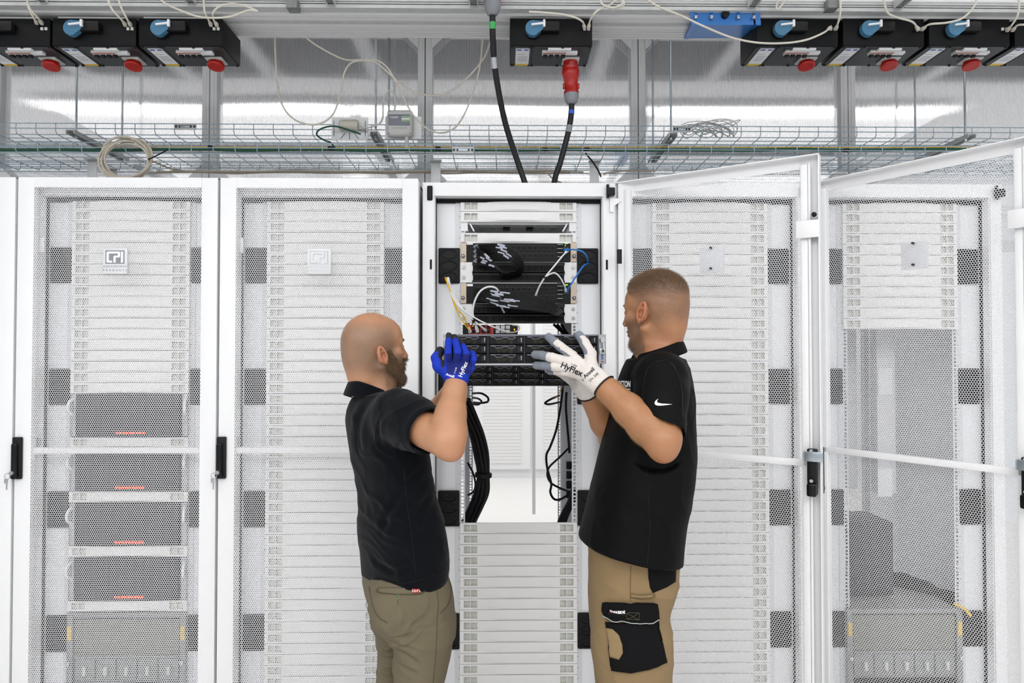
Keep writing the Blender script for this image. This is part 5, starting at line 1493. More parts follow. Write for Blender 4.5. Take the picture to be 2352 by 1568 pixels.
def folds(p, n, amp, lines, seed=0.0, creases=()):
    """cloth folds: each line = (direction the crease runs, waves per metre, weight, centre, reach)"""
    P = p + seed; w = vnoise(P * 7.0) * 0.6 + vnoise(P * 15.0) * 0.3; out = np.zeros(len(p))
    for (dirn, fr, wt, c, rch) in lines:
        d = np.array(dirn, float); d /= np.linalg.norm(d)
        a = (P @ d) * fr + w * 1.6 + seed
        ridge = (1 - np.abs(np.sin(a * math.pi))) ** 2 - 0.4
        g = 1.0 if c is None else np.exp(-((p - np.array(c)) ** 2).sum(1) / rch ** 2)
        out += wt * ridge * g
    out += 0.35 * vnoise(P * 11.0)
    disp = amp * out
    for (px, Dc, depth, wd) in creases:      # single creases, drawn where the cloth is pulled
        ch = [np.array(at(x, y, Dc)) for x, y in px]; pp = p.copy()
        d, t = near_chain(pp * np.array([1, 0.25, 1]), [c * np.array([1, 0.25, 1]) for c in ch])
        fade = np.clip(np.minimum(t, 1 - t) * 5, 0, 1) * (np.abs(p[:, 1] - Dc) < 0.22) * (n[:, 1] < 0.3)
        disp += fade * depth * (-np.exp(-(d / wd) ** 2) + 0.55 * np.exp(-((d - 1.9 * wd) / wd) ** 2))
    return p + n * disp[:, None]

def collar(name, parent, pts_in, height, lean, m, open_at=None):
    """turned-down collar band round the neck: pts_in = neck ring (closed loop, top edge)"""
    mb = MB(); n = len(pts_in); rows = []
    for k, (dh, do) in enumerate(((0, 0), (0.004, 0.005), (0.0, 0.011), (-0.5 * height, 0.011 + lean * 0.5), (-height, 0.011 + lean), (-height - 0.001, 0.007 + lean), (-height * 0.5, 0.004 + lean * .4), (-0.012, -0.001))):
        c = sum(pts_in, Vector()) / n; row = []
        for p in pts_in:
            o = (p - c); o.z = 0; o.normalize(); row.append(p + o * do + Vector((0, 0, dh)))
        rows.append(row)
    v = [p for r in rows for p in r]; f = []
    R = len(rows)
    for r in range(R):
        for q in range(n - 1):
            f.append((r * n + q, r * n + q + 1, ((r + 1) % R) * n + q + 1, ((r + 1) % R) * n + q))
    f.append(tuple(r * n for r in range(R))); f.append(tuple(r * n + n - 1 for r in reversed(range(R))))
    mb.add(v, f, m)
    o = mb.build(name, parent); s = o.modifiers.new('smooth', 'SUBSURF'); s.levels = 1; s.render_levels = 1
    return o
def npv(v): return np.array(v, float)

def coated(name, base, layers):
    """knitted glove whose rubber coating follows painted-on attributes"""
    mat(name, base, 0.8, noise=0.06, nscale=60, bump=0.4, bscale=900, spec=0.2)
    m = M[name]; nt = m.node_tree; N = nt.nodes; L = nt.links; b = N['Principled BSDF']; src = b.inputs['Base Color'].links[0].from_socket
    for attr, colr in layers:
        a = N.new('ShaderNodeAttribute'); a.attribute_name = attr
        r = N.new('ShaderNodeMapRange'); r.inputs[1].default_value = 0.42; r.inputs[2].default_value = 0.58; L.new(a.outputs['Fac'], r.inputs[0])
        x = N.new('ShaderNodeMix'); x.data_type = 'RGBA'; x.inputs[7].default_value = lin(colr) + [1]
        L.new(r.outputs[0], x.inputs[0]); L.new(src, x.inputs[6]); src = x.outputs[2]
    L.new(src, b.inputs['Base Color'])
coated('glove_blue_knit', '#1b36ad', [('deep', '#20276f'), ('coat', '#2b2b2e')])
coated('glove_white_knit', '#d6cfc9', [('coat', '#7b818a')])
mat('arm_hair', '#a98357', 0.6, noise=0.3, nscale=300)
def blur_attr(v, q, it=3):
    v = v.astype(float)
    for _ in range(it):
        acc = np.zeros_like(v); w = np.zeros_like(v)
        for k in range(4):
            a, b = q[:, k], q[:, (k + 1) % 4]
            np.add.at(acc, a, v[b]); np.add.at(w, a, 1); np.add.at(acc, b, v[a]); np.add.at(w, b, 1)
        v = 0.4 * v + 0.6 * acc / np.maximum(w, 1)
    return v
def arm_hair(body, p, n, a, b, rad, count, seed):
    """fine hairs on the outside of a forearm"""
    d, t = near_chain(p, [a, b]); m = (d < rad) & (t > 0.04) & (t < 0.92) & (n[:, 1] < 0.35)
    if m.sum() < 10: return
    ax = (np.array(b) - np.array(a)); ax /= np.linalg.norm(ax)
    strands('arm_hair', body, p[m], n[m] * 0.12, 'arm_hair', 0.010, 0.00009, ax * 1.0 - np.array([0, 0, 0.5]), count, seed)
# ---------------------------------------------------------------- the bald man on the left
def rows_to_trunk(rows, D, phi, ka, kb, yaw_push=0.0):
    """rows = (pixel row, left edge, right edge) of the trunk's outline at distance D"""
    z, cx, cy, a, b = [], [], [], [], []
    for r in rows:
        y, xl, xr = r[:3]; d = D + (r[3] if len(r) > 3 else 0)
        L, R = at(xl, y, d), at(xr, y, d); h = (R.x - L.x) / 2
        z.append(L.z); cx.append((L.x + R.x) / 2); cy.append(d); a.append(h * ka); b.append(h * kb)
    return z, cx, cy, a, b

def make_bald_man():
    D = 2.20
    phiT = math.radians(34)
    root_label = 'bald bearded person in navy polo shirt and olive trousers, gripping the server in blue gloves'
    headO = npv(at(859, 806, 2.23)); phiH = math.radians(32); HS = 0.985; EAR = (-0.006, -0.014, 0.88, 0.30)
    B0 = Field((-0.78, 1.60, 0.0), (0.16, 2.62, 1.86), 0.0028)
    HP, HB = build_head(B0, headO, phiH, math.radians(2), build=HS, ear=EAR)
    trunk = [(905, 838, 900), (925, 815, 930), (960, 797, 955), (1000, 800, 975), (1060, 808, 985), (1120, 820, 1000), (1180, 826, 1018), (1240, 826, 1026), (1300, 832, 1030), (1340, 834, 1036), (1400, 848, 1040), (1440, 858, 1036)]
    T = rows_to_trunk(trunk, D, phiT, 1.24, 0.86)
    B0.loft(*T, phiT, 2.3, 0.02, grow=-0.022)
    # neck
    nb = npv(at(862, 925, 2.23))
    B0.cone(HP(-0.030, 0, -0.045), nb, 0.057, 0.056, 0.03); B0.cone(HP(-0.045, 0, -0.02), npv(at(850, 915, 2.25)), 0.052, 0.052, 0.03)
    B0.cone(HP(0.02, 0, -0.075), npv(at(876, 905, 2.22)), 0.040, 0.046, 0.03)
    # arms
    shR, elR, wrR = npv(at(916, 952, 2.07)), npv(at(1024, 1013, 1.88)), npv(at(1049, 872, 1.965))
    shL, elL, wrL = npv(at(900, 945, 2.36)), npv(at(978, 985, 2.33)), npv(at(1050, 880, 2.16))
    midR = elR * 0.55 + wrR * 0.45
    B0.chain([shR, elR], [0.062, 0.046], 0.02)
    B0.chain([elR, elR * 0.75 + wrR * 0.25, midR, elR * 0.2 + wrR * 0.8, wrR], [0.041, 0.0455, 0.041, 0.0325, 0.0300], 0.015)
    B0.cone(npv(at(1040, 1035, 1.88)), npv(at(1044, 1000, 1.885)), 0.027, 0.030, 0.03)          # point of the elbow
    B0.chain([shL, elL], [0.058, 0.042], 0.02)
    B0.chain([elL, elL * 0.6 + wrL * 0.4, wrL], [0.039, 0.040, 0.028], 0.015)
    # right hand (back towards us, fingers up, gripping the server's left end)
    kR = [npv(at(*p)) for p in ((1031, 838, 1.976), (1048, 836, 1.970), (1065, 839, 1.972), (1080, 844, 1.980))]
    fR = [[npv(at(*p)) for p in c] for c in (
        [(1031, 838, 1.976), (1029.5, 808, 1.948), (1030, 787, 1.968), (1031, 770, 2.000)],
        [(1048, 836, 1.970), (1051, 808, 1.944), (1048, 790, 1.964), (1043, 774, 2.002)],
        [(1065, 839, 1.972), (1071, 814, 1.948), (1066, 800, 1.968), (1059, 788, 2.000)],
        [(1080, 844, 1.980), (1088, 824, 1.958), (1086, 813, 1.978), (1079, 806, 2.002)])]
    tR = [npv(at(*p)) for p in ((1030, 858, 1.972), (1008, 840, 1.962), (1002, 822, 1.975), (1011, 806, 2.000))]
    hand_field(B0, wrR, kR, fR, tR, [0.0074, 0.0078, 0.0074, 0.0066], 0.8)
    # left hand, under the server
    zb = HZ - 0.012
    kL = [np.array([HX - 0.222 + 0.015 * i, 2.150 - 0.003 * i, zb - 0.014]) for i in range(4)]
    fL = [[k_, k_ + V3(0.002, 0.034, 0.003), k_ + V3(0.004, 0.056, 0.004), k_ + V3(0.006, 0.074 - .004 * i, 0.004)] for i, k_ in enumerate(kL)]
    tL = [kL[0] + V3(-0.004, -0.030, -0.014), kL[0] + V3(-0.022, -0.010, -0.004), kL[0] + V3(-0.030, 0.006, 0.008), kL[0] + V3(-0.032, 0.02, 0.018)]
    hand_field(B0, wrL, kL, fL, tL, [0.0075, 0.0076, 0.0075, 0.0068], 0.8)
    # legs under the trousers
    hipR, hipL = npv(at(965, 1410, 2.15)), npv(at(915, 1410, 2.26))
    knR, knL = npv(at(962, 1590, 2.14)), npv(at(908, 1590, 2.28))
    anR, anL = V3(knR[0] - .01, 2.15, 0.10), V3(knL[0] - .01, 2.28, 0.10)
    for h, k_, a_ in ((hipR, knR, anR), (hipL, knL, anL)): B0.chain([h, k_, a_], [0.050, 0.034, 0.030], 0.02)
    p, q = biggest(*B0.surface()); p = relax(p, q, 1)
    f_, l_, u_ = head_local(p, HB, headO, HS)
    # stubble: the shaved band round the head; flush: ears, nose, lips
    onear = (np.abs(l_) > 0.0795) & (np.abs(u_ + .012) < 0.036) & (np.abs(f_) < 0.032)
    band = sstep(0.108, 0.055, u_ + 0.10 * np.clip(f_, -.1, .1)) * sstep(-0.105, -0.045, u_ + 0.25 * np.clip(f_ + .04, -.05, .05)) * sstep(0.062, 0.030, f_) * (np.linalg.norm(p - headO, axis=1) < 0.165)
    band *= np.clip(0.86 + 0.14 * vnoise(p * 40) + 0.12 * vnoise(p * 260), 0, 1) * (1 - onear)
    jaw = sstep(-0.004, 0.02, f_) * sstep(0.002, -0.02, u_) * (u_ > -0.13) * sstep(0.088, 0.07, f_) * 0.6 * (1 - onear)
    band = np.maximum(band, jaw * (np.linalg.norm(p - headO, axis=1) < 0.165))
    ear = ((np.abs(l_) > 0.079) & (np.abs(u_ + .012) < 0.04) & (np.abs(f_) < 0.036)) * 0.5
    nose = sstep(0.100, 0.112, f_) * (np.abs(u_ + .02) < .03) * .6; lips = (sstep(0.094, 0.1, f_) * (np.abs(u_ + .054) < .012) * (np.abs(l_) < .024)) * .9
    elb = np.exp(-((p - npv(at(1052, 1045, 1.88))) ** 2).sum(1) / 0.03 ** 2) * 0.7
    body = to_obj('person', p, q, ['skin_pale'], col={'stubble': band, 'flush': np.clip(ear + nose + lips + elb, 0, 1)})
    tag(body, root_label, 'person')
    nrm = vnormals(p, q)
    # beard: hairs on the lower face
    Bd = Field(headO - 0.16, headO + 0.16, 0.0022)
    build_head(Bd, headO, phiH, math.radians(2), build=HS, ear=EAR)
    Bd.d -= 0.0035; msk = Field(headO - 0.16, headO + 0.16, 0.0022)
    fw, lw, uw = HB; PP = lambda a, b, c: HP(a, b, c)
    for k in (-1, 1):
        msk.chain([PP(0.026, k * .066, -0.004), PP(0.034, k * .062, -0.045), PP(0.056, k * .046, -0.072), PP(0.082, k * .02, -0.090), PP(0.086, 0, -0.094)], [0.008, 0.022, 0.029, 0.030, 0.032], 0.012)
    msk.cone(PP(0.104, -.02, -.036), PP(0.104, .02, -.036), .008, .008, .006)
    for k in (-1, 1): msk.cone(PP(0.104, k * .02, -.036), PP(0.085, k * .034, -.07), .008, .014, .01)
    Bd.ell(PP(0.078, 0, -0.098), (0.026, 0.032, 0.020), HB, 0.02)
    Bd.d = np.maximum(Bd.d, msk.d)
    bp, bq = biggest(*Bd.surface()); bn = vnormals(bp, bq)
    bp2 = bp + bn * (0.002 * vnoise(bp * 240) + 0.0015 * vnoise(bp * 420))[:, None]
    beard = to_obj('beard', bp2, bq, ['beard_brown'], parent=body)
    strands('beard_hair', beard, bp, bn, 'beard_brown', 0.010, 0.00028, HB[0] * 0.35 - HB[2] * 0.9, 16000, 3)
    fz = (band > 0.35) & (f_ > 0.006) & (u_ < 0.0); strands('cheek_hair', beard, p[fz], nrm[fz], 'beard_brown', 0.0055, 0.00022, HB[0] * 0.35 - HB[2] * 0.9, 5000, 4)
    for k in (-1, 1):
        e = MB().lathe(Vector(HP(0.0795, k * 0.031, 0.011)), Vector(HB[0]), [(-.01, 0.006), (-.002, 0.0112), (0.006, 0.0105), (0.0105, 0.006), (0.0122, 0.002)], 'eye_white', 16)
        e.lathe(Vector(HP(0.0905, k * 0.031, 0.011)), Vector(HB[0]), [(0, 0.0055), (0.0018, 0.004)], 'eye_dark', 12); e.build('eye', body)
        br = [np.array(HP(0.094 - 0.014 * t * t, k * (0.016 + 0.032 * t), 0.031 + 0.004 * math.sin(math.pi * t))) for t in np.linspace(0, 1, 30)]
        strands('eyebrow', body, np.array(br), np.tile(HB[0] * 0.25, (30, 1)), 'beard_brown', 0.007, 0.0004, HB[1] * k * 0.9, 260, 5 + k)
    # ---- shirt
    Sx = Field((-0.76, 1.72, 0.72), (0.02, 2.62, 1.64), 0.0034)
    rows = [(908, 812, 912, .01), (930, 798, 938, 0.01), (960, 790, 958), (1000, 795, 978), (1060, 805, 990), (1100, 813, 996), (1140, 822, 1003), (1180, 820, 1017), (1220, 818, 1027), (1260, 823, 1031), (1300, 826, 1031), (1352, 832, 1024), (1380, 838, 1020)]
    TS = rows_to_trunk(rows, D, phiT, 1.24, 0.86)
    Sx.loft(*TS, phiT, 2.35, 0.02)
    nk = npv(at(857, 905, 2.24))
    nk = npv(at(860, 946, 2.23)); Sx.cone(nk, shR + V3(-.01, 0, .0), 0.056, 0.066, 0.04); Sx.cone(nk, shL + V3(-.02, 0, 0), 0.056, 0.062, 0.04)
    slR = shR + (elR - shR) * 0.66
    Sx.chain([shR, shR + (elR - shR) * .3, slR], [0.078, 0.074, 0.070], 0.035)
    slL = shL + (elL - shL) * 0.72
    Sx.chain([shL, slL], [0.072, 0.066], 0.03)
    dR = (elR - shR) / np.linalg.norm(elR - shR); dL = (elL - shL) / np.linalg.norm(elL - shL)
    def cutsleeve(F, c, d, rad):
        # square off the sleeve end and hollow it so the arm comes out of an opening
        def fn(X, Y, Z):
            t = (X - c[0]) * d[0] + (Y - c[1]) * d[1] + (Z - c[2]) * d[2]
            r = np.sqrt(np.maximum((X - c[0]) ** 2 + (Y - c[1]) ** 2 + (Z - c[2]) ** 2 - t * t, 0))
            return np.maximum(-t, r - rad * 1.6)
        F.put(fn, c - rad * 2.2, c + rad * 2.2, 0.0, 's')
        F.cone(c - d * 0.03, c + d * 0.02, rad - 0.008, rad - 0.006, 0.0, 's')
    cutsleeve(Sx, slR + dR * 0.004, dR, 0.070); cutsleeve(Sx, slL + dL * 0.004, dL, 0.066)
    hem = npv(at(925, 1343, D)); hl, hr = npv(at(826, 1322, D)), npv(at(1028, 1308, D))
    Sx.half(npv(at(880, 1350, D - .12)), (-0.10, -0.16, -1.0))
    sp, sq = biggest(*Sx.surface()); sn = vnormals(sp, sq)
    arm = shR
    waist = npv(at(900, 1290, 2.05)); pit = npv(at(930, 1060, 2.05)); 
    sp = folds(sp, sn, 0.0075, [((0.55, 0.2, 0.8), 11, 0.9, npv(at(860, 1130, 2.08)), 0.20), ((0.25, 0.1, 1.0), 14, 0.8, npv(at(880, 1290, 2.08)), 0.16), ((0.9, 0.0, 0.45), 13, 0.7, npv(at(870, 1000, 2.08)), 0.14),
                             ((-0.75, 0.3, 0.6), 20, 0.55, npv(at(960, 985, 1.96)), 0.10), ((0.5, 0.3, 0.85), 12, 0.6, npv(at(980, 1180, 2.1)), 0.16)], 3.1, [([(850, 918), (832, 955), (820, 1000), (822, 1050)], 2.12, 0.006, 0.012), ([(885, 950), (872, 985), (868, 1020), (880, 1045)], 2.02, 0.005, 0.007), ([(826, 1150), (850, 1190), (890, 1205), (930, 1195)], 2.06, 0.006, 0.010), ([(832, 1275), (860, 1300), (905, 1308), (950, 1295)], 2.06, 0.007, 0.009), ([(975, 1070), (925, 1125), (885, 1190), (870, 1240)], 2.05, 0.006, 0.010), ([(1000, 1110), (955, 1190), (930, 1260)], 2.05, 0.005, 0.010), ([(985, 985), (945, 1000), (905, 1030)], 1.98, 0.005, 0.007), ([(960, 960), (925, 985), (900, 1000)], 1.98, 0.004, 0.006), ([(950, 1040), (915, 1050), (890, 1075)], 1.98, 0.005, 0.008)])
    edge = ((sp - slR) @ dR > -0.022) & (np.linalg.norm(sp - slR, axis=1) < 0.11)
    sp = relax(sp, sq, 4); sp = relax_near(sp, sq, [(slR + dR * 0.004, dR, 0.014, slR, 0.12)])
    shirt = to_obj('polo_shirt', sp, sq, ['shirt_navy'], parent=body)
    sb = bvh_of(sp, sq)
    c0 = at(857, 896, 2.235); ring = []
    for k in range(28):
        a = math.radians(phiT * 57.3 + 24 + 312 * k / 27)
        ring.append(Vector((c0.x + 0.068 * math.cos(a), c0.y + 0.074 * math.sin(a), c0.z + 0.004 - 0.030 * math.cos(a - phiT))))
    collar('collar', shirt, ring, 0.046, 0.018, 'shirt_navy')
    # cuff ring and hem stitching
    xx = Vector(dR).orthogonal().normalized(); yy = Vector(dR).cross(xx)
    cf = []
    MBc = MB(); pts = [Vector(slR - dR * 0.020) + (xx * math.cos(t) + yy * math.sin(t)) * 0.0705 for t in [2 * math.pi * k / 40 for k in range(41)]]
    MBc.tube(pts, 0.0012, 'black_rubber', 5, cap=False); MBc.build('cuff_seam', shirt)
    project_line([(881, 935), (866, 975), (862, 1010), (872, 1035), (905, 1052)], 2.05, 0.0011, 'black_rubber', 'armhole_seam', shirt, sb)
    project_line([(928, 1075), (934, 1150), (945, 1220), (955, 1320)], 2.0, 0.0010, 'black_rubber', 'side_seam', shirt, sb)
    project_line([(827, 1318), (860, 1336), (900, 1341), (950, 1335), (1000, 1318), (1024, 1304)], 2.05, 0.0010, 'black_rubber', 'hem_seam', shirt, sb)
    # ---- trousers
    Tx = Field((-0.74, 1.86, 0.02), (0.06, 2.56, 1.06), 0.0036)
    hip = [(1310, 832, 1026), (1340, 830, 1036), (1370, 836, 1042), (1400, 846, 1044), (1425, 856, 1044), (1445, 862, 1043)]
    Tx.loft(*rows_to_trunk(hip, D, phiT, 1.20, 0.88), phiT, 2.3, 0.02)
    nl = [(1420, 880, 1044, -.05), (1450, 893, 1043, -.06), (1490, 903, 1038, -.06), (1530, 905, 1030, -.06), (1568, 903, 1021, -.06), (1620, 900, 1008, -.06), (1700, 905, 995, -.05), (1800, 905, 985, -.05), (1960, 903, 985, -.04)]
    fl = [(1420, 850, 980, .06), (1450, 862, 965, .07), (1490, 868, 955, .08), (1530, 866, 950, .08), (1568, 864, 950, .08), (1620, 862, 945, .08), (1700, 866, 940, .08), (1800, 868, 935, .08), (1930, 868, 935, .08)]
    Tx.loft(*rows_to_trunk(fl, D, phiT, 0.98, 1.0), phiT, 2.1, 0.03); Tx.loft(*rows_to_trunk(nl, D, phiT, 0.98, 1.0), phiT, 2.1, 0.018)
    Tx.ell(npv(at(905, 1400, 2.09)), (0.075, 0.075, 0.085), None, 0.05)
    tp, tq = biggest(*Tx.surface()); tn = vnormals(tp, tq)
    crotch = npv(at(900, 1432, 2.06))
    tp = folds(tp, tn, 0.007, [((-0.55, 0.2, 0.85), 16, 1.0, crotch, 0.12), ((0.35, 0.1, 1.0), 14, 0.8, npv(at(885, 1540, 2.15)), 0.14), ((0.6, 0.1, 0.8), 13, 0.7, npv(at(960, 1480, 2.0)), 0.14), ((0.1, 0, 1), 15, 0.7, npv(at(880, 1520, 2.2)), .1)], 7.7, [([(893, 1432), (905, 1420), (928, 1402)], 2.08, 0.010, 0.007), ([(893, 1430), (902, 1455), (925, 1467), (950, 1472)], 2.08, 0.011, 0.008), ([(872, 1496), (886, 1503), (902, 1500)], 2.2, 0.012, 0.006), ([(866, 1540), (885, 1545), (902, 1547)], 2.2, 0.010, 0.006), ([(903, 1488), (935, 1505), (965, 1528)], 2.05, 0.005, 0.008), ([(905, 1525), (930, 1540), (960, 1550)], 2.05, 0.005, 0.007)])
    tp = relax(tp, tq, 1)
    tr = to_obj('trousers', tp, tq, ['trouser_olive'], parent=body); tb = bvh_of(tp, tq)
    project_line([(1000, 1340), (1006, 1380), (1004, 1420), (1002, 1480), (995, 1568)], 2.0, 0.0012, 'seam_olive', 'side_seam', tr, tb)
    project_line([(848, 1348), (855, 1385), (868, 1415), (890, 1430)], 2.1, 0.0014, 'seam_olive', 'seat_seam', tr, tb)
    project_patch([(870, 1350), (967, 1350), (967, 1362), (950, 1364), (905, 1364), (870, 1360)], 2.05, 'trouser_olive', 'rear_pocket', tr, tb, 0.0025)
    project_line([(870, 1350), (868, 1359), (905, 1364), (966, 1363), (968, 1350), (920, 1350), (870, 1350)], 2.05, 0.0011, 'seam_olive', 'pocket_welt', tr, tb, 0.003)
    rt = project_patch([(946, 1352), (963, 1352), (962, 1361), (946, 1361)], 2.05, 'router_red', 'red_tab', tr, tb, 0.006, 0.004)
    project_text("Levi's", 0.011, 'ink_white', 'tab_lettering', tr, tb, 954.5, 1356.5, 2.05, 0.0, off=0.0085)
    bt = project_line([(910, 1369), (914, 1366), (917, 1370), (913, 1375), (910, 1370)], 2.05, 0.0022, 'thread_green', 'pocket_button', tr, tb, 0.001)
    project_line([(913, 1376), (914, 1390)], 2.05, 0.0011, 'seam_olive', 'buttonhole', tr, tb)
    project_line([(1027, 1322), (1036, 1350), (1030, 1385), (1012, 1408)], 2.1, 0.0022, 'seam_olive', 'front_pocket', tr, tb)
    # ---- gloves
    def glove(name, wr, k_, f__, t_, arm_dir, mats, rule, lo, hi, rad, cuff_r):
        G = Field(lo, hi, 0.0016)
        hand_field(G, wr, k_, f__, t_, [r + 0.0018 for r in rad], 1.05, grow=0.0006)
        c = wr + arm_dir * 0.012
        G.cone(wr + (k_[1] - wr) * .2, c, cuff_r * .98, cuff_r, 0.012)
        G.half(c, arm_dir)
        gp, gq = biggest(*G.surface()); gn = vnormals(gp, gq)
        gp = gp + gn * (0.0006 * vnoise(gp * 160))[:, None]
        return to_obj(name, gp, gq, mats, None, parent=body, col={k: blur_attr(v, gq) for k, v in rule(gp, gn, gq).items()}), bvh_of(gp, gq)
    def rule_blue(P, n, q):
        m = np.zeros(len(P), int); dark = np.zeros(len(P), bool); back = np.zeros(len(P), bool)
        for ch in fR + [tR]:
            d, t = near_chain(P, ch); close = d < 0.017
            dark |= close & ((t > 0.80) | ((t > 0.45) & (n[:, 1] > 0.25)))
        d, t = near_chain(P, tR); dark |= (d < 0.02) & (t > 0.30) & (n[:, 0] > 0.35)
        z0, z1 = at(1040, 858, 1.97).z, at(1040, 812, 1.95).z
        back = (P[:, 2] > z0) & (P[:, 2] < z1) & (n[:, 1] < -0.5) & (P[:, 0] > at(1027, 830, 1.97).x) & (P[:, 0] < at(1084, 830, 1.97).x)
        return {'deep': back * 1.0, 'coat': dark * 1.0}
    ad = (elR - wrR) / np.linalg.norm(elR - wrR)
    lo = np.minimum.reduce([wrR] + kR + tR + sum(fR, [])) - 0.05; hi = np.maximum.reduce([wrR] + kR + tR + sum(fR, [])) + 0.05
    g, gb = glove('work_glove', wrR, kR, fR, tR, ad, ['glove_blue_knit'], rule_blue, lo, hi, [0.0076, 0.0080, 0.0076, 0.0068], 0.0335)
    g['label'] = 'blue work glove with black fingertips, on the near hand'
    project_text('HyFlex', 0.0165, 'ink_white', 'glove_lettering', g, gb, 1064, 848, 1.97, math.radians(68), bold=0.0003)
    project_text('11-618', 0.0065, 'ink_white', 'glove_lettering', g, gb, 1046, 851, 1.97, math.radians(72))
    project_text('Ansell', 0.010, 'ink_white', 'glove_lettering', g, gb, 1034, 862, 1.97, math.radians(-18), bold=0.0002)
    xx = Vector(ad).orthogonal().normalized(); yy = Vector(ad).cross(xx)
    adL = (elL - wrL) / np.linalg.norm(elL - wrL)
    lo = np.minimum.reduce([wrL] + kL + tL + sum(fL, [])) - 0.05; hi = np.maximum.reduce([wrL] + kL + tL + sum(fL, [])) + 0.05
    g2, _b = glove('work_glove', wrL, kL, fL, tL, adL, ['glove_blue_knit'], lambda P, n, q: {'deep': n[:, 2] * 0.0, 'coat': (n[:, 2] > 0.4) * 1.0}, lo, hi, [0.0085, 0.0086, 0.0085, 0.0078], 0.032)
    arm_hair(body, p, nrm, wrR, elR, 0.058, 5000, 31)
    # shoes, standing on the floor
    for a_, nm in ((anR, 1), (anL, 0)):
        Q = Field((a_[0] - .14, a_[1] - .12, -0.002), (a_[0] + .25, a_[1] + .22, 0.16), 0.005)
        fd = V3(math.cos(phiT), math.sin(phiT), 0)
        Q.cone(a_ * V3(1, 1, 0) + V3(0, 0, .045) - fd * .03, a_ * V3(1, 1, 0) + V3(0, 0, .04) + fd * .16, .045, .04, 0); Q.cone(a_ * V3(1, 1, 0) + V3(0, 0, .05), a_ + V3(0, 0, .0), .05, .05, .03)
        Q.half((0, 0, 0.0), (0, 0, -1)); sp_, sq_ = Q.surface(); to_obj('shoe', sp_, sq_, ['leather_brown'], parent=body)
    return body
make_bald_man()
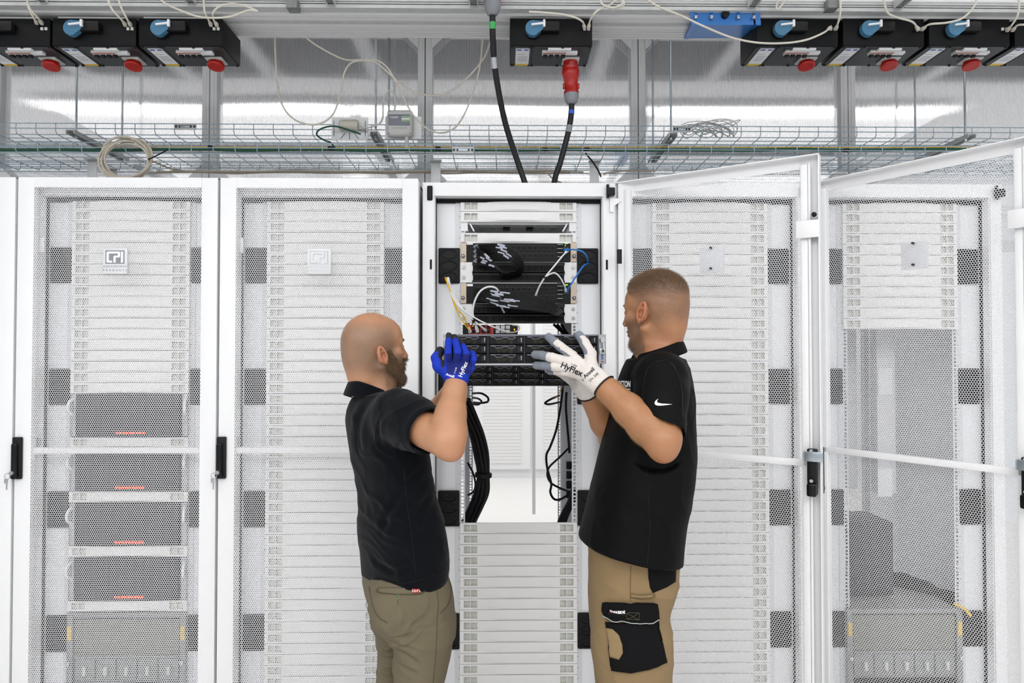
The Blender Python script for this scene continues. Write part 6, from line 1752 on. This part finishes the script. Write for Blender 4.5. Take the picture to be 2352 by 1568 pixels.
# ---------------------------------------------------------------- the man on the right
def make_right_man():
    D = 2.10
    phiT = math.radians(180 + 4)          # heading of the chest: to the left of the picture, a touch towards us
    headO = npv(at(1506, 722, 2.13)); phiH = math.radians(180 - 43); HS = 1.0; pt = math.radians(-3); EAR = (-0.004, 0.002, 1.0, 0.28)
    B0 = Field((-0.05, 1.50, 0.0), (0.80, 2.50, 2.02), 0.0028)
    HP, HB = build_head(B0, headO, phiH, pt, build=HS, ear=EAR)
    trunk = [(800, 1478, 1540), (830, 1450, 1562), (870, 1425, 1572), (950, 1405, 1576), (1050, 1388, 1576), (1150, 1368, 1566), (1200, 1356, 1552), (1260, 1360, 1548), (1330, 1368, 1540), (1420, 1372, 1535)]
    T = rows_to_trunk(trunk, D, phiT, 1.35, 1.0)
    B0.loft(*T, phiT, 2.3, 0.02, grow=-0.02)
    B0.cone(HP(-0.035, 0, -0.045), npv(at(1519, 806, 2.12)), 0.059, 0.057, 0.03); B0.cone(HP(0.0, 0, -0.07), npv(at(1500, 810, 2.12)), 0.048, 0.052, 0.03)
    shL, elL, wrL = npv(at(1519, 868, 1.965)), npv(at(1521, 1012, 1.84)), npv(at(1372, 872, 1.945))
    shR, elR, wrR = npv(at(1480, 870, 2.27)), npv(at(1408, 1010, 2.22)), npv(at(1346, 893, 2.10))
    B0.chain([shL, elL], [0.064, 0.048], 0.02)
    w = lambda t: elL * (1 - t) + wrL * t
    B0.chain([elL, w(.25), w(.5), w(.8), wrL], [0.0435, 0.0480, 0.0425, 0.0335, 0.0305], 0.015)
    B0.cone(npv(at(1524, 1036, 1.845)), npv(at(1528, 1005, 1.85)), 0.029, 0.034, 0.03)
    B0.chain([shR, elR], [0.060, 0.044], 0.02)
    B0.chain([elR, elR * .65 + wrR * .35, wrR], [0.040, 0.042, 0.029], 0.015)
    kL = [npv(at(*p)) for p in ((1316, 817, 1.966), (1306, 831, 1.962), (1306, 845, 1.966), (1316, 857, 1.974))]
    fL = [[npv(at(*p)) for p in c] for c in (
        [(1316, 817, 1.966), (1287, 796, 1.962), (1271, 783, 1.978), (1260, 774, 2.000)],
        [(1306, 831, 1.962), (1268, 821, 1.956), (1246, 816, 1.976), (1229, 814, 2.000)],
        [(1306, 845, 1.966), (1272, 841, 1.960), (1250, 839.5, 1.978), (1232, 839, 2.000)],
        [(1316, 857, 1.974), (1292, 853, 1.972), (1276, 852, 1.985), (1262, 852, 2.000)])]
    tL = [npv(at(*p)) for p in ((1358, 848, 1.950), (1356, 812, 1.956), (1343, 788, 1.972), (1330, 770, 1.998))]
    radL = [0.0112, 0.0112, 0.0105, 0.0092]
    hand_field(B0, wrL, kL, fL, tL, [r * .9 for r in radL], 0.85)
    zb = HZ - 0.013
    kR = [np.array([HX + 0.165 - 0.018 * i, 2.100 + 0.010 * i, zb - 0.014]) for i in range(4)]
    fR = [[k_, k_ + V3(-0.016, 0.014 + .004 * i, 0.002), k_ + V3(-0.030, 0.024 + .006 * i, 0.004), k_ + V3(-0.044 + .004 * i, 0.032 + .008 * i, 0.004)] for i, k_ in enumerate(kR)]
    tR = [kR[0] + V3(0.020, -0.012, -0.020), kR[0] + V3(0.006, -0.032, -0.010), kR[0] + V3(-0.006, -0.042, -0.001), kR[0] + V3(-0.018, -0.048, 0.003)]
    hand_field(B0, wrR, kR, fR, tR, [0.0088] * 4, 0.8)
    hipL, hipR = npv(at(1455, 1420, 2.00)), npv(at(1440, 1420, 2.20))
    knL, knR = npv(at(1462, 1640, 2.00)), npv(at(1450, 1640, 2.20))
    anL, anR = V3(knL[0] + .01, 2.02, 0.10), V3(knR[0] + .01, 2.20, 0.10)
    for h, k_, a_ in ((hipL, knL, anL), (hipR, knR, anR)): B0.chain([h, k_, a_], [0.055, 0.040, 0.032], 0.02)
    p, q = biggest(*B0.surface()); p = relax(p, q, 1)
    f_, l_, u_ = head_local(p, HB, headO, HS)
    near = np.linalg.norm(p - headO, axis=1) < 0.17
    onear = (np.abs(l_) > 0.0785) & (np.abs(u_) < 0.045) & (np.abs(f_) < 0.04)
    hl = hairline(f_, u_)
    stub = near * sstep(-0.022, 0.030, hl) * np.clip(0.62 + 0.22 * vnoise(p * 28) + 0.15 * vnoise(p * 150), 0, 1) * (~onear)
    jawm = near * sstep(0.012, -0.030, u_) * sstep(0.004, 0.026, f_ + 0.25 * np.clip(-u_ - .05, 0, .1)) * (u_ > -0.125) * sstep(0.098, 0.085, f_) * 0.7 * (~onear)
    ear = onear * 0.75; nose = sstep(0.100, 0.112, f_) * (np.abs(u_ + .02) < .03) * .5
    elb = np.exp(-((p - npv(at(1524, 1045, 1.84))) ** 2).sum(1) / 0.035 ** 2) * 0.8
    neckf = near * sstep(-0.05, -0.10, u_) * 0.25
    body = to_obj('person', p, q, ['skin_tan'], col={'stubble': np.clip(stub + jawm, 0, 1), 'flush': np.clip(ear + nose + elb + neckf, 0, 1)})
    tag(body, 'person with short brown hair in black polo shirt and tan trousers, steadying the server', 'person')
    # ---- hair: a thin cap with short hairs on it
    Hf = Field(headO - 0.17, headO + 0.17, 0.0024)
    build_head(Hf, headO, phiH, pt, build=HS, ear=EAR)
    sl, X, Y, Z = Hf.block(headO - 1, headO + 1)
    f3 = (X - headO[0]) * HB[0, 0] + (Y - headO[1]) * HB[0, 1] + (Z - headO[2]) * HB[0, 2]
    u3 = (X - headO[0]) * HB[2, 0] + (Y - headO[1]) * HB[2, 1] + (Z - headO[2]) * HB[2, 2]
    l3 = (X - headO[0]) * HB[1, 0] + (Y - headO[1]) * HB[1, 1] + (Z - headO[2]) * HB[1, 2]
    top = np.clip((u3 + 0.30 * np.clip(-f3 - 0.03, 0, .1) - 0.046) / 0.055, 0, 1)
    Hf.d = Hf.d - (-0.0016 + 0.0098 * top * np.clip((hairline(f3, u3) - 0.000) / 0.018, 0, 1))
    m_ = -(hairline(f3, u3) - 0.004) * 0.8
    earcut = 0.036 - np.sqrt((f3 * 1.15 + 0.004) ** 2 + (u3 - 0.004) ** 2)      # keep clear of the ears
    Hf.d = np.maximum(np.maximum(Hf.d, m_), earcut).astype(np.float32)
    hp, hq = biggest(*Hf.surface()); hn = vnormals(hp, hq)
    hf, hl_, hu = head_local(hp, HB, headO, HS)
    hp2 = hp + hn * (0.0010 * vnoise(hp * 300) * np.clip((hu - .04) / .05, 0.1, 1))[:, None]
    hair = to_obj('hair', hp2, hq, ['hair_scalp'], parent=body, col={'thick': np.clip(0.62 + 0.45 * sstep(0.055, 0.095, hu + 0.25 * np.clip(-hf, 0, .1)) + 0.22 * vnoise(hp * 28) + 0.15 * vnoise(hp * 150), 0, 1.2) * sstep(0.0, 0.035, hairline(hf, hu))})
    wgt = np.clip(0.0015 + 0.0105 * np.clip((hu - 0.050) / 0.055, 0, 1), 0, 0.012)
    sel = np.einsum('ij,ij->i', hp - headO, hn) > 0
    nrm = vnormals(p, q)
    sd = near & (hl > 0.012) & (~onear) & (u_ < 0.080); dens = np.flatnonzero(sd)
    strands('hair_fade', hair, p[dens], nrm[dens], 'hair_brown', 0.0022 + 0.004 * sstep(0.03, 0.08, u_[dens] + 0.3 * np.clip(-f_[dens] - .03, 0, .1)), 0.00018, -HB[2] * 0.9, 9000, 19)
    sel = sel & (hu > 0.048)
    hh = strands('hair_strands', hair, hp[sel], hn[sel], 'hair_brown', wgt[sel], 0.00026, HB[0] * 0.45 + HB[2] * 0.05, 30000, 9)
    # ---- short beard
    nrm = vnormals(p, q)
    bm_ = (jawm > 0.30) & (u_ < 0.004) & ~((np.abs(u_ + 0.054) < 0.008) & (f_ > 0.088) & (np.abs(l_) < 0.022)) & ~((f_ > 0.06) & (u_ > -0.036))
    beard = strands('beard', body, p[bm_], nrm[bm_], 'beard_dark', 0.0045 + 0.004 * sstep(-.06, -.1, u_[bm_]), 0.00020, HB[0] * 0.4 - HB[2] * 0.8, 9000, 13)
    for k in (-1, 1):
        e = MB().lathe(Vector(HP(0.0795, k * 0.031, 0.011)), Vector(HB[0]), [(-.01, 0.006), (-.002, 0.0112), (0.006, 0.0105), (0.0105, 0.006), (0.0122, 0.002)], 'eye_white', 16)
        e.lathe(Vector(HP(0.0905, k * 0.031, 0.011)), Vector(HB[0]), [(0, 0.0055), (0.0018, 0.004)], 'eye_dark', 12); e.build('eye', body)
        br = [np.array(HP(0.094 - 0.014 * t * t, k * (0.016 + 0.032 * t), 0.031 + 0.004 * math.sin(math.pi * t))) for t in np.linspace(0, 1, 30)]
        strands('eyebrow', body, np.array(br), np.tile(HB[0] * 0.25, (30, 1)), 'beard_dark', 0.007, 0.0004, HB[1] * k * 0.9, 240, 25 + k)
    # ---- shirt
    Sx = Field((0.05, 1.66, 0.86), (0.72, 2.52, 1.76), 0.0034)
    rows = [(824, 1446, 1566), (834, 1437, 1574), (870, 1424, 1583), (910, 1412, 1586), (950, 1404, 1588), (1000, 1392, 1589), (1050, 1378, 1588), (1100, 1366, 1585), (1150, 1354, 1576), (1200, 1341, 1564), (1240, 1332, 1560), (1270, 1328, 1558), (1330, 1330, 1556)]
    Sx.loft(*rows_to_trunk(rows, D, phiT, 1.36, 1.0), phiT, 2.3, 0.02)
    nk = npv(at(1512, 850, 2.12))
    Sx.cone(nk, shL, 0.056, 0.066, 0.04); Sx.cone(nk, shR, 0.056, 0.066, 0.04)
    slL = shL + (elL - shL) * 0.80; slR = shR + (elR - shR) * 0.70
    Sx.chain([shL, shL + (elL - shL) * .35, slL], [0.070, 0.068, 0.066], 0.03)
    Sx.chain([shR, slR], [0.070, 0.066], 0.03)
    dL = (elL - shL) / np.linalg.norm(elL - shL); dR = (elR - shR) / np.linalg.norm(elR - shR)
    nL = V3(-0.60, -0.15, -0.80); nL /= np.linalg.norm(nL)     # the hem of the near sleeve slants
    def cutsleeve(F, c, d, rad, ax):
        def fn(X, Y, Z):
            t = (X - c[0]) * d[0] + (Y - c[1]) * d[1] + (Z - c[2]) * d[2]
            r = np.sqrt((X - c[0]) ** 2 + (Y - c[1]) ** 2 + (Z - c[2]) ** 2)
            return np.maximum(-t, r - rad * 2.0)
        # only the sleeve is cut, not the trunk behind it
        def fn2(X, Y, Z): return np.maximum(fn(X, Y, Z), Y - (c[1] + 0.068))
        F.put(fn2, c - rad * 2.2, c + rad * 2.2, 0.007, 's')
        F.cone(c - ax * 0.035, c + ax * 0.03, rad - 0.012, rad - 0.010, 0.0, 's')
    cutsleeve(Sx, slL, nL, 0.070, dL)
    Sx.half(npv(at(1440, 1290, D - .17)), (-0.20, -0.05, -1.0))
    sp, sq = biggest(*Sx.surface()); sn = vnormals(sp, sq)
    sp = folds(sp, sn, 0.0045, [((0.9, 0, 0.35), 9, 0.8, npv(at(1470, 1150, 1.95)), 0.22), ((0.6, 0.1, 0.8), 13, 0.7, npv(at(1560, 900, 2.0)), 0.12), ((0.75, 0.2, 0.5), 14, 0.6, npv(at(1425, 900, 2.0)), 0.12),
                             ((0.5, 0, 0.85), 13, 0.6, npv(at(1540, 950, 1.9)), 0.10)], 1.3)
    sp = relax(sp, sq, 4); sp = relax_near(sp, sq, [(slL, nL, 0.016, slL, 0.13)])
    shirt = to_obj('polo_shirt', sp, sq, ['shirt_black'], parent=body); sb = bvh_of(sp, sq)
    c0 = at(1510, 797, 2.125); ring = []
    for k in range(28):
        a = phiT + math.radians(22 + 316 * k / 27)
        fwd = math.cos(a - phiT)
        ring.append(Vector((c0.x + 0.068 * math.cos(a), c0.y + 0.076 * math.sin(a), c0.z - 0.002 - 0.024 * fwd)))
    collar('collar', shirt, ring, 0.036, 0.014, 'shirt_black')
    project_line([(1533, 826), (1505, 832), (1487, 850), (1479, 885), (1478, 930)], 1.95, 0.0009, 'black_gloss', 'armhole_seam', shirt, sb)
    project_line([(1533, 826), (1552, 850), (1566, 900), (1567, 960)], 1.95, 0.0009, 'black_gloss', 'armhole_seam', shirt, sb)
    project_line([(1487, 1075), (1490, 1150), (1492, 1220), (1486, 1300)], 1.95, 0.0008, 'black_gloss', 'side_seam', shirt, sb)
    project_text('BOSTON', 0.0245, 'ink_white', 'shirt_lettering', shirt, sb, 1431, 882, 2.03, math.radians(-3), bold=0.0010, sx=0.46)
    project_text('Servers | Storage | Solutions', 0.0075, 'ink_white', 'shirt_lettering', shirt, sb, 1433, 893, 2.03, math.radians(-3), bold=0.0002, sx=0.46)
    sw = [(1543.5, 928.5), (1530, 930.5), (1517, 931.8), (1508, 931), (1504, 927.5), (1504.3, 923), (1507.5, 919), (1512, 916.2), (1509.8, 920), (1509.6, 923.2), (1512.5, 925.8), (1520, 927), (1532, 927.6)]
    sw = [(v.x, v.y) for v in spline([Vector((x, y, 0)) for x, y in sw], 3)]
    project_patch(sw, 1.9, 'ink_white', 'sleeve_emblem', shirt, sb, 0.0012, 0.004, 0.0006)
    # ---- trousers
    Tx = Field((0.05, 1.78, 0.02), (0.66, 2.46, 1.10), 0.0036)
    hip = [(1240, 1352, 1556), (1290, 1355, 1553), (1340, 1356, 1550), (1370, 1356, 1542), (1400, 1357, 1530), (1430, 1357, 1532), (1450, 1358, 1536)]
    Tx.loft(*rows_to_trunk(hip, D, phiT, 1.15, 1.0), phiT, 2.4, 0.02)
    nl = [(1290, 1362, 1548, -.015), (1330, 1362, 1548, -.03), (1370, 1362, 1541, -.045), (1405, 1362, 1531, -.06), (1440, 1361, 1541, -.075), (1475, 1361, 1548, -.09), (1520, 1364, 1545, -.09), (1568, 1376, 1541, -.09), (1640, 1380, 1535, -.09), (1760, 1385, 1530, -.08), (1960, 1390, 1525, -.07)]
    fl = [(1290, 1360, 1545, .02), (1340, 1358, 1542, .04), (1400, 1357, 1530, .07), (1450, 1357, 1535, .09), (1490, 1357, 1532, .10), (1520, 1363, 1530, .10), (1568, 1368, 1528, .10), (1640, 1374, 1525, .10), (1760, 1380, 1520, .10), (1900, 1386, 1518, .10)]
    Tx.loft(*rows_to_trunk(fl, D, phiT, 0.92, 1.0), phiT, 2.1, 0.02); Tx.loft(*rows_to_trunk(nl, D, phiT, 0.92, 1.0), phiT, 2.1, 0.02)
    tp, tq = biggest(*Tx.surface()); tn = vnormals(tp, tq)
    tp = folds(tp, tn, 0.0055, [((0.3, 0, 1), 13, 0.8, npv(at(1530, 1400, 2.0)), 0.12), ((0.5, 0, 0.8), 12, 0.7, npv(at(1400, 1450, 1.95)), 0.15), ((0.2, 0, 1), 12, 0.8, npv(at(1450, 1560, 1.95)), .15)], 5.2)
    tp = relax(tp, tq, 1)
    tr = to_obj('trousers', tp, tq, ['trouser_tan'], parent=body); tb = bvh_of(tp, tq)
    project_patch([(1488, 1295), (1552, 1290), (1551, 1335), (1530, 1348), (1499, 1361), (1493, 1350), (1489, 1325)], 1.97, 'canvas_black', 'hip_panel', tr, tb, 0.0015, 0.008)
    project_line([(1449, 1300), (1448, 1345), (1448, 1382)], 1.95, 0.0011, 'seam_tan', 'side_seam', tr, tb)
    project_patch([(1448, 1363), (1475, 1366), (1503, 1361), (1500, 1370), (1475, 1373), (1449, 1370)], 1.95, 'trouser_tan', 'tool_loop', tr, tb, 0.004, 0.008)
    project_line([(1448, 1363), (1475, 1366), (1500, 1363), (1500, 1370), (1475, 1373), (1449, 1370)], 1.95, 0.0010, 'seam_tan', 'loop_stitching', tr, tb, 0.005)
    pk = project_patch([(1393, 1428), (1398, 1460), (1402, 1500), (1406, 1537), (1450, 1542), (1490, 1534), (1527, 1520), (1518, 1480), (1509, 1440), (1507, 1420), (1450, 1432)], 1.95, 'canvas_black', 'cargo_pocket', tr, tb, 0.006, 0.008, 0.006)
    fp = project_patch([(1389, 1384), (1430, 1386), (1470, 1386), (1506, 1383), (1508, 1400), (1507, 1424), (1480, 1432), (1450, 1433), (1420, 1427), (1394, 1415), (1389, 1402)], 1.95, 'canvas_black', 'pocket_flap', tr, tb, 0.011, 0.008, 0.006)
    project_line([(1392, 1413), (1415, 1424), (1445, 1432), (1475, 1431), (1505, 1423)], 1.95, 0.0014, 'piping_grey', 'flap_piping', tr, tb, 0.0155)
    project_patch([(1396, 1442), (1410, 1446), (1424, 1460), (1431, 1480), (1431, 1500), (1424, 1512), (1405, 1506)], 1.95, 'trouser_tan', 'pocket_inset', tr, tb, 0.0105, 0.006, 0.001)
    project_patch([(1401, 1398), (1436, 1398), (1436, 1410), (1401, 1410)], 1.95, 'black_gloss', 'woven_label', tr, tb, 0.0152, 0.006, 0.001)
    project_text('PARKSIDE', 0.0090, 'ink_white', 'label_lettering', tr, tb, 1421, 1403.5, 1.95, 0.0, bold=0.0004, off=0.0165)
    project_patch([(1404, 1401), (1407, 1401), (1406.5, 1406), (1403.5, 1406)], 1.95, 'red_plastic', 'label_mark', tr, tb, 0.0162, 0.003, 0.0006)
    for ln in ([(1440, 1405), (1466, 1405), (1466, 1419), (1440, 1419), (1440, 1405)], [(1440, 1405), (1453, 1412), (1466, 1419)], [(1440, 1419), (1453, 1412), (1466, 1405)]):
        for i in range(len(ln) - 1):
            (x0, y0), (x1, y1) = ln[i], ln[i + 1]
            project_line([(x0, y0), ((x0 + x1) / 2, (y0 + y1) / 2), (x1, y1)], 1.95, 0.0006, 'server_line', 'box_stitching', tr, tb, 0.0150)
    # ---- gloves
    def glove(wr, k_, f__, t_, arm_dir, mats, rule, rad, cuff_r, ext, thick=0.98):
        allp = [wr + arm_dir * ext] + k_ + t_ + sum(f__, [])
        lo = np.minimum.reduce(allp) - 0.05; hi = np.maximum.reduce(allp) + 0.05
        G = Field(lo, hi, 0.0016)
        hand_field(G, wr, k_, f__, t_, rad, thick, grow=0.001)
        c = wr + arm_dir * ext
        G.cone(wr + (k_[1] - wr) * .25, c, cuff_r * .98, cuff_r * 1.06, 0.012); G.half(c, arm_dir)
        gp, gq = biggest(*G.surface()); gn = vnormals(gp, gq)
        rib = np.clip(1 - np.abs((gp - wr) @ arm_dir) / 0.025, 0, 1)
        xx = np.array(Vector(arm_dir).orthogonal().normalized()); yy = np.cross(arm_dir, xx)
        an = np.arctan2((gp - wr) @ yy, (gp - wr) @ xx)
        gp = gp + gn * (0.0005 * vnoise(gp * 160) + 0.0006 * rib * np.sin(an * 42))[:, None]
        g = to_obj('work_glove', gp, gq, mats, None, parent=body, col={k: blur_attr(v, gq) for k, v in rule(gp, gn, gq).items()})
        ring = [Vector(c - arm_dir * 0.001 + (xx * math.cos(t) + yy * math.sin(t)) * cuff_r * 1.05) for t in [2 * math.pi * k / 40 for k in range(41)]]
        MB().tube(ring, 0.0022, 'black_rubber', 6, cap=False).build('cuff_hem', g)
        return g, bvh_of(gp, gq)
    def rule_white(P, n, q):
        g = np.zeros(len(P), bool); lim = [0.62, 0.55, 0.45, 0.72]
        for ch, tl in zip(fL, lim):
            d, t = near_chain(P, ch); c = d < 0.018
            g |= c & ((t > tl) | ((t > (0.38 if ch is fL[2] or ch is fL[3] else 0.12)) & (n[:, 1] > 0.10)))
            if ch is fL[2]: g |= (d < 0.0135) & (t > 0.42)
            if ch is fL[0] or ch is fL[1]: g |= c & (t > 0.05) & (n[:, 0] < -0.15) & (n[:, 2] < -0.1) & (ch is fL[0])
        d, t = near_chain(P, tL); g |= (d < 0.021) & ((t > 0.86) | ((t > 0.35) & (n[:, 0] < -0.55)))
        g |= n[:, 1] > 0.45
        return {'coat': g * 1.0}
    adL = (elL - wrL) / np.linalg.norm(elL - wrL); adR = (elR - wrR) / np.linalg.norm(elR - wrR)
    g, gb = glove(wrL, kL, fL, tL, adL, ['glove_white_knit'], rule_white, [r + .0012 for r in radL], 0.0345, 0.028)
    g['label'] = 'white work glove with grey coated palm, on the near hand'
    project_text('HyFlex', 0.0235, 'ink_black', 'glove_lettering', g, gb, 1313, 848, 1.95, math.radians(-24), bold=0.0007)
    project_text('11-800', 0.0075, 'ink_black', 'glove_lettering', g, gb, 1318, 838, 1.95, math.radians(-24))
    project_text('Ansell', 0.015, 'ink_black', 'glove_lettering', g, gb, 1353, 856, 1.93, math.radians(42), bold=0.0004)
    project_text('EN 388', 0.011, 'ink_black', 'glove_lettering', g, gb, 1364, 866, 1.93, math.radians(42))
    project_text('10', 0.010, 'ink_black', 'glove_lettering', g, gb, 1338, 872, 1.93, math.radians(-30))
    glove(wrR, kR, fR, tR, adR, ['glove_white_knit'], lambda P, n, q: {'coat': (n[:, 2] > 0.45) * 1.0}, [0.0100] * 4, 0.034, 0.018)
    arm_hair(body, p, nrm, wrL, elL, 0.058, 9000, 41)
    for a_ in (anL, anR):
        Q = Field((a_[0] - .26, a_[1] - .12, -0.002), (a_[0] + .14, a_[1] + .12, 0.16), 0.005); fd = V3(math.cos(phiT), math.sin(phiT), 0)
        Q.cone(a_ * V3(1, 1, 0) + V3(0, 0, .045) - fd * .03, a_ * V3(1, 1, 0) + V3(0, 0, .04) + fd * .16, .045, .04, 0); Q.cone(a_ * V3(1, 1, 0) + V3(0, 0, .05), a_, .05, .05, .03)
        Q.half((0, 0, 0.0), (0, 0, -1)); sp_, sq_ = Q.surface(); to_obj('shoe', sp_, sq_, ['black_rubber'], parent=body)
    return body
def hairline(f, u):
    """positive where hair grows (local head coordinates)"""
    front = 0.074 - f - 0.9 * np.clip(0.085 - u, 0, 1)          # temples and forehead
    nape = u + 0.040 + 0.25 * (f + 0.06)                          # lower edge at the back
    side = u - 0.018 + np.clip(-f - 0.004, 0, 1) * 3.0            # above the ears in front of them
    return np.minimum(np.minimum(front, nape), side + 0.0)
skin_mat('hair_scalp', '#a87652', '#6d5442', '#b85f48')
def _thick():
    for nm, a, b in (('hair_scalp', '#8f7663', '#55432f'),):
        m = M[nm]; nt = m.node_tree
        for n in nt.nodes:
            if n.type == 'ATTRIBUTE' and n.attribute_name == 'stubble': n.attribute_name = 'thick'
_thick()
mat('beard_scalp', '#6f5644', 0.7, noise=0.3, nscale=250)
make_right_man()
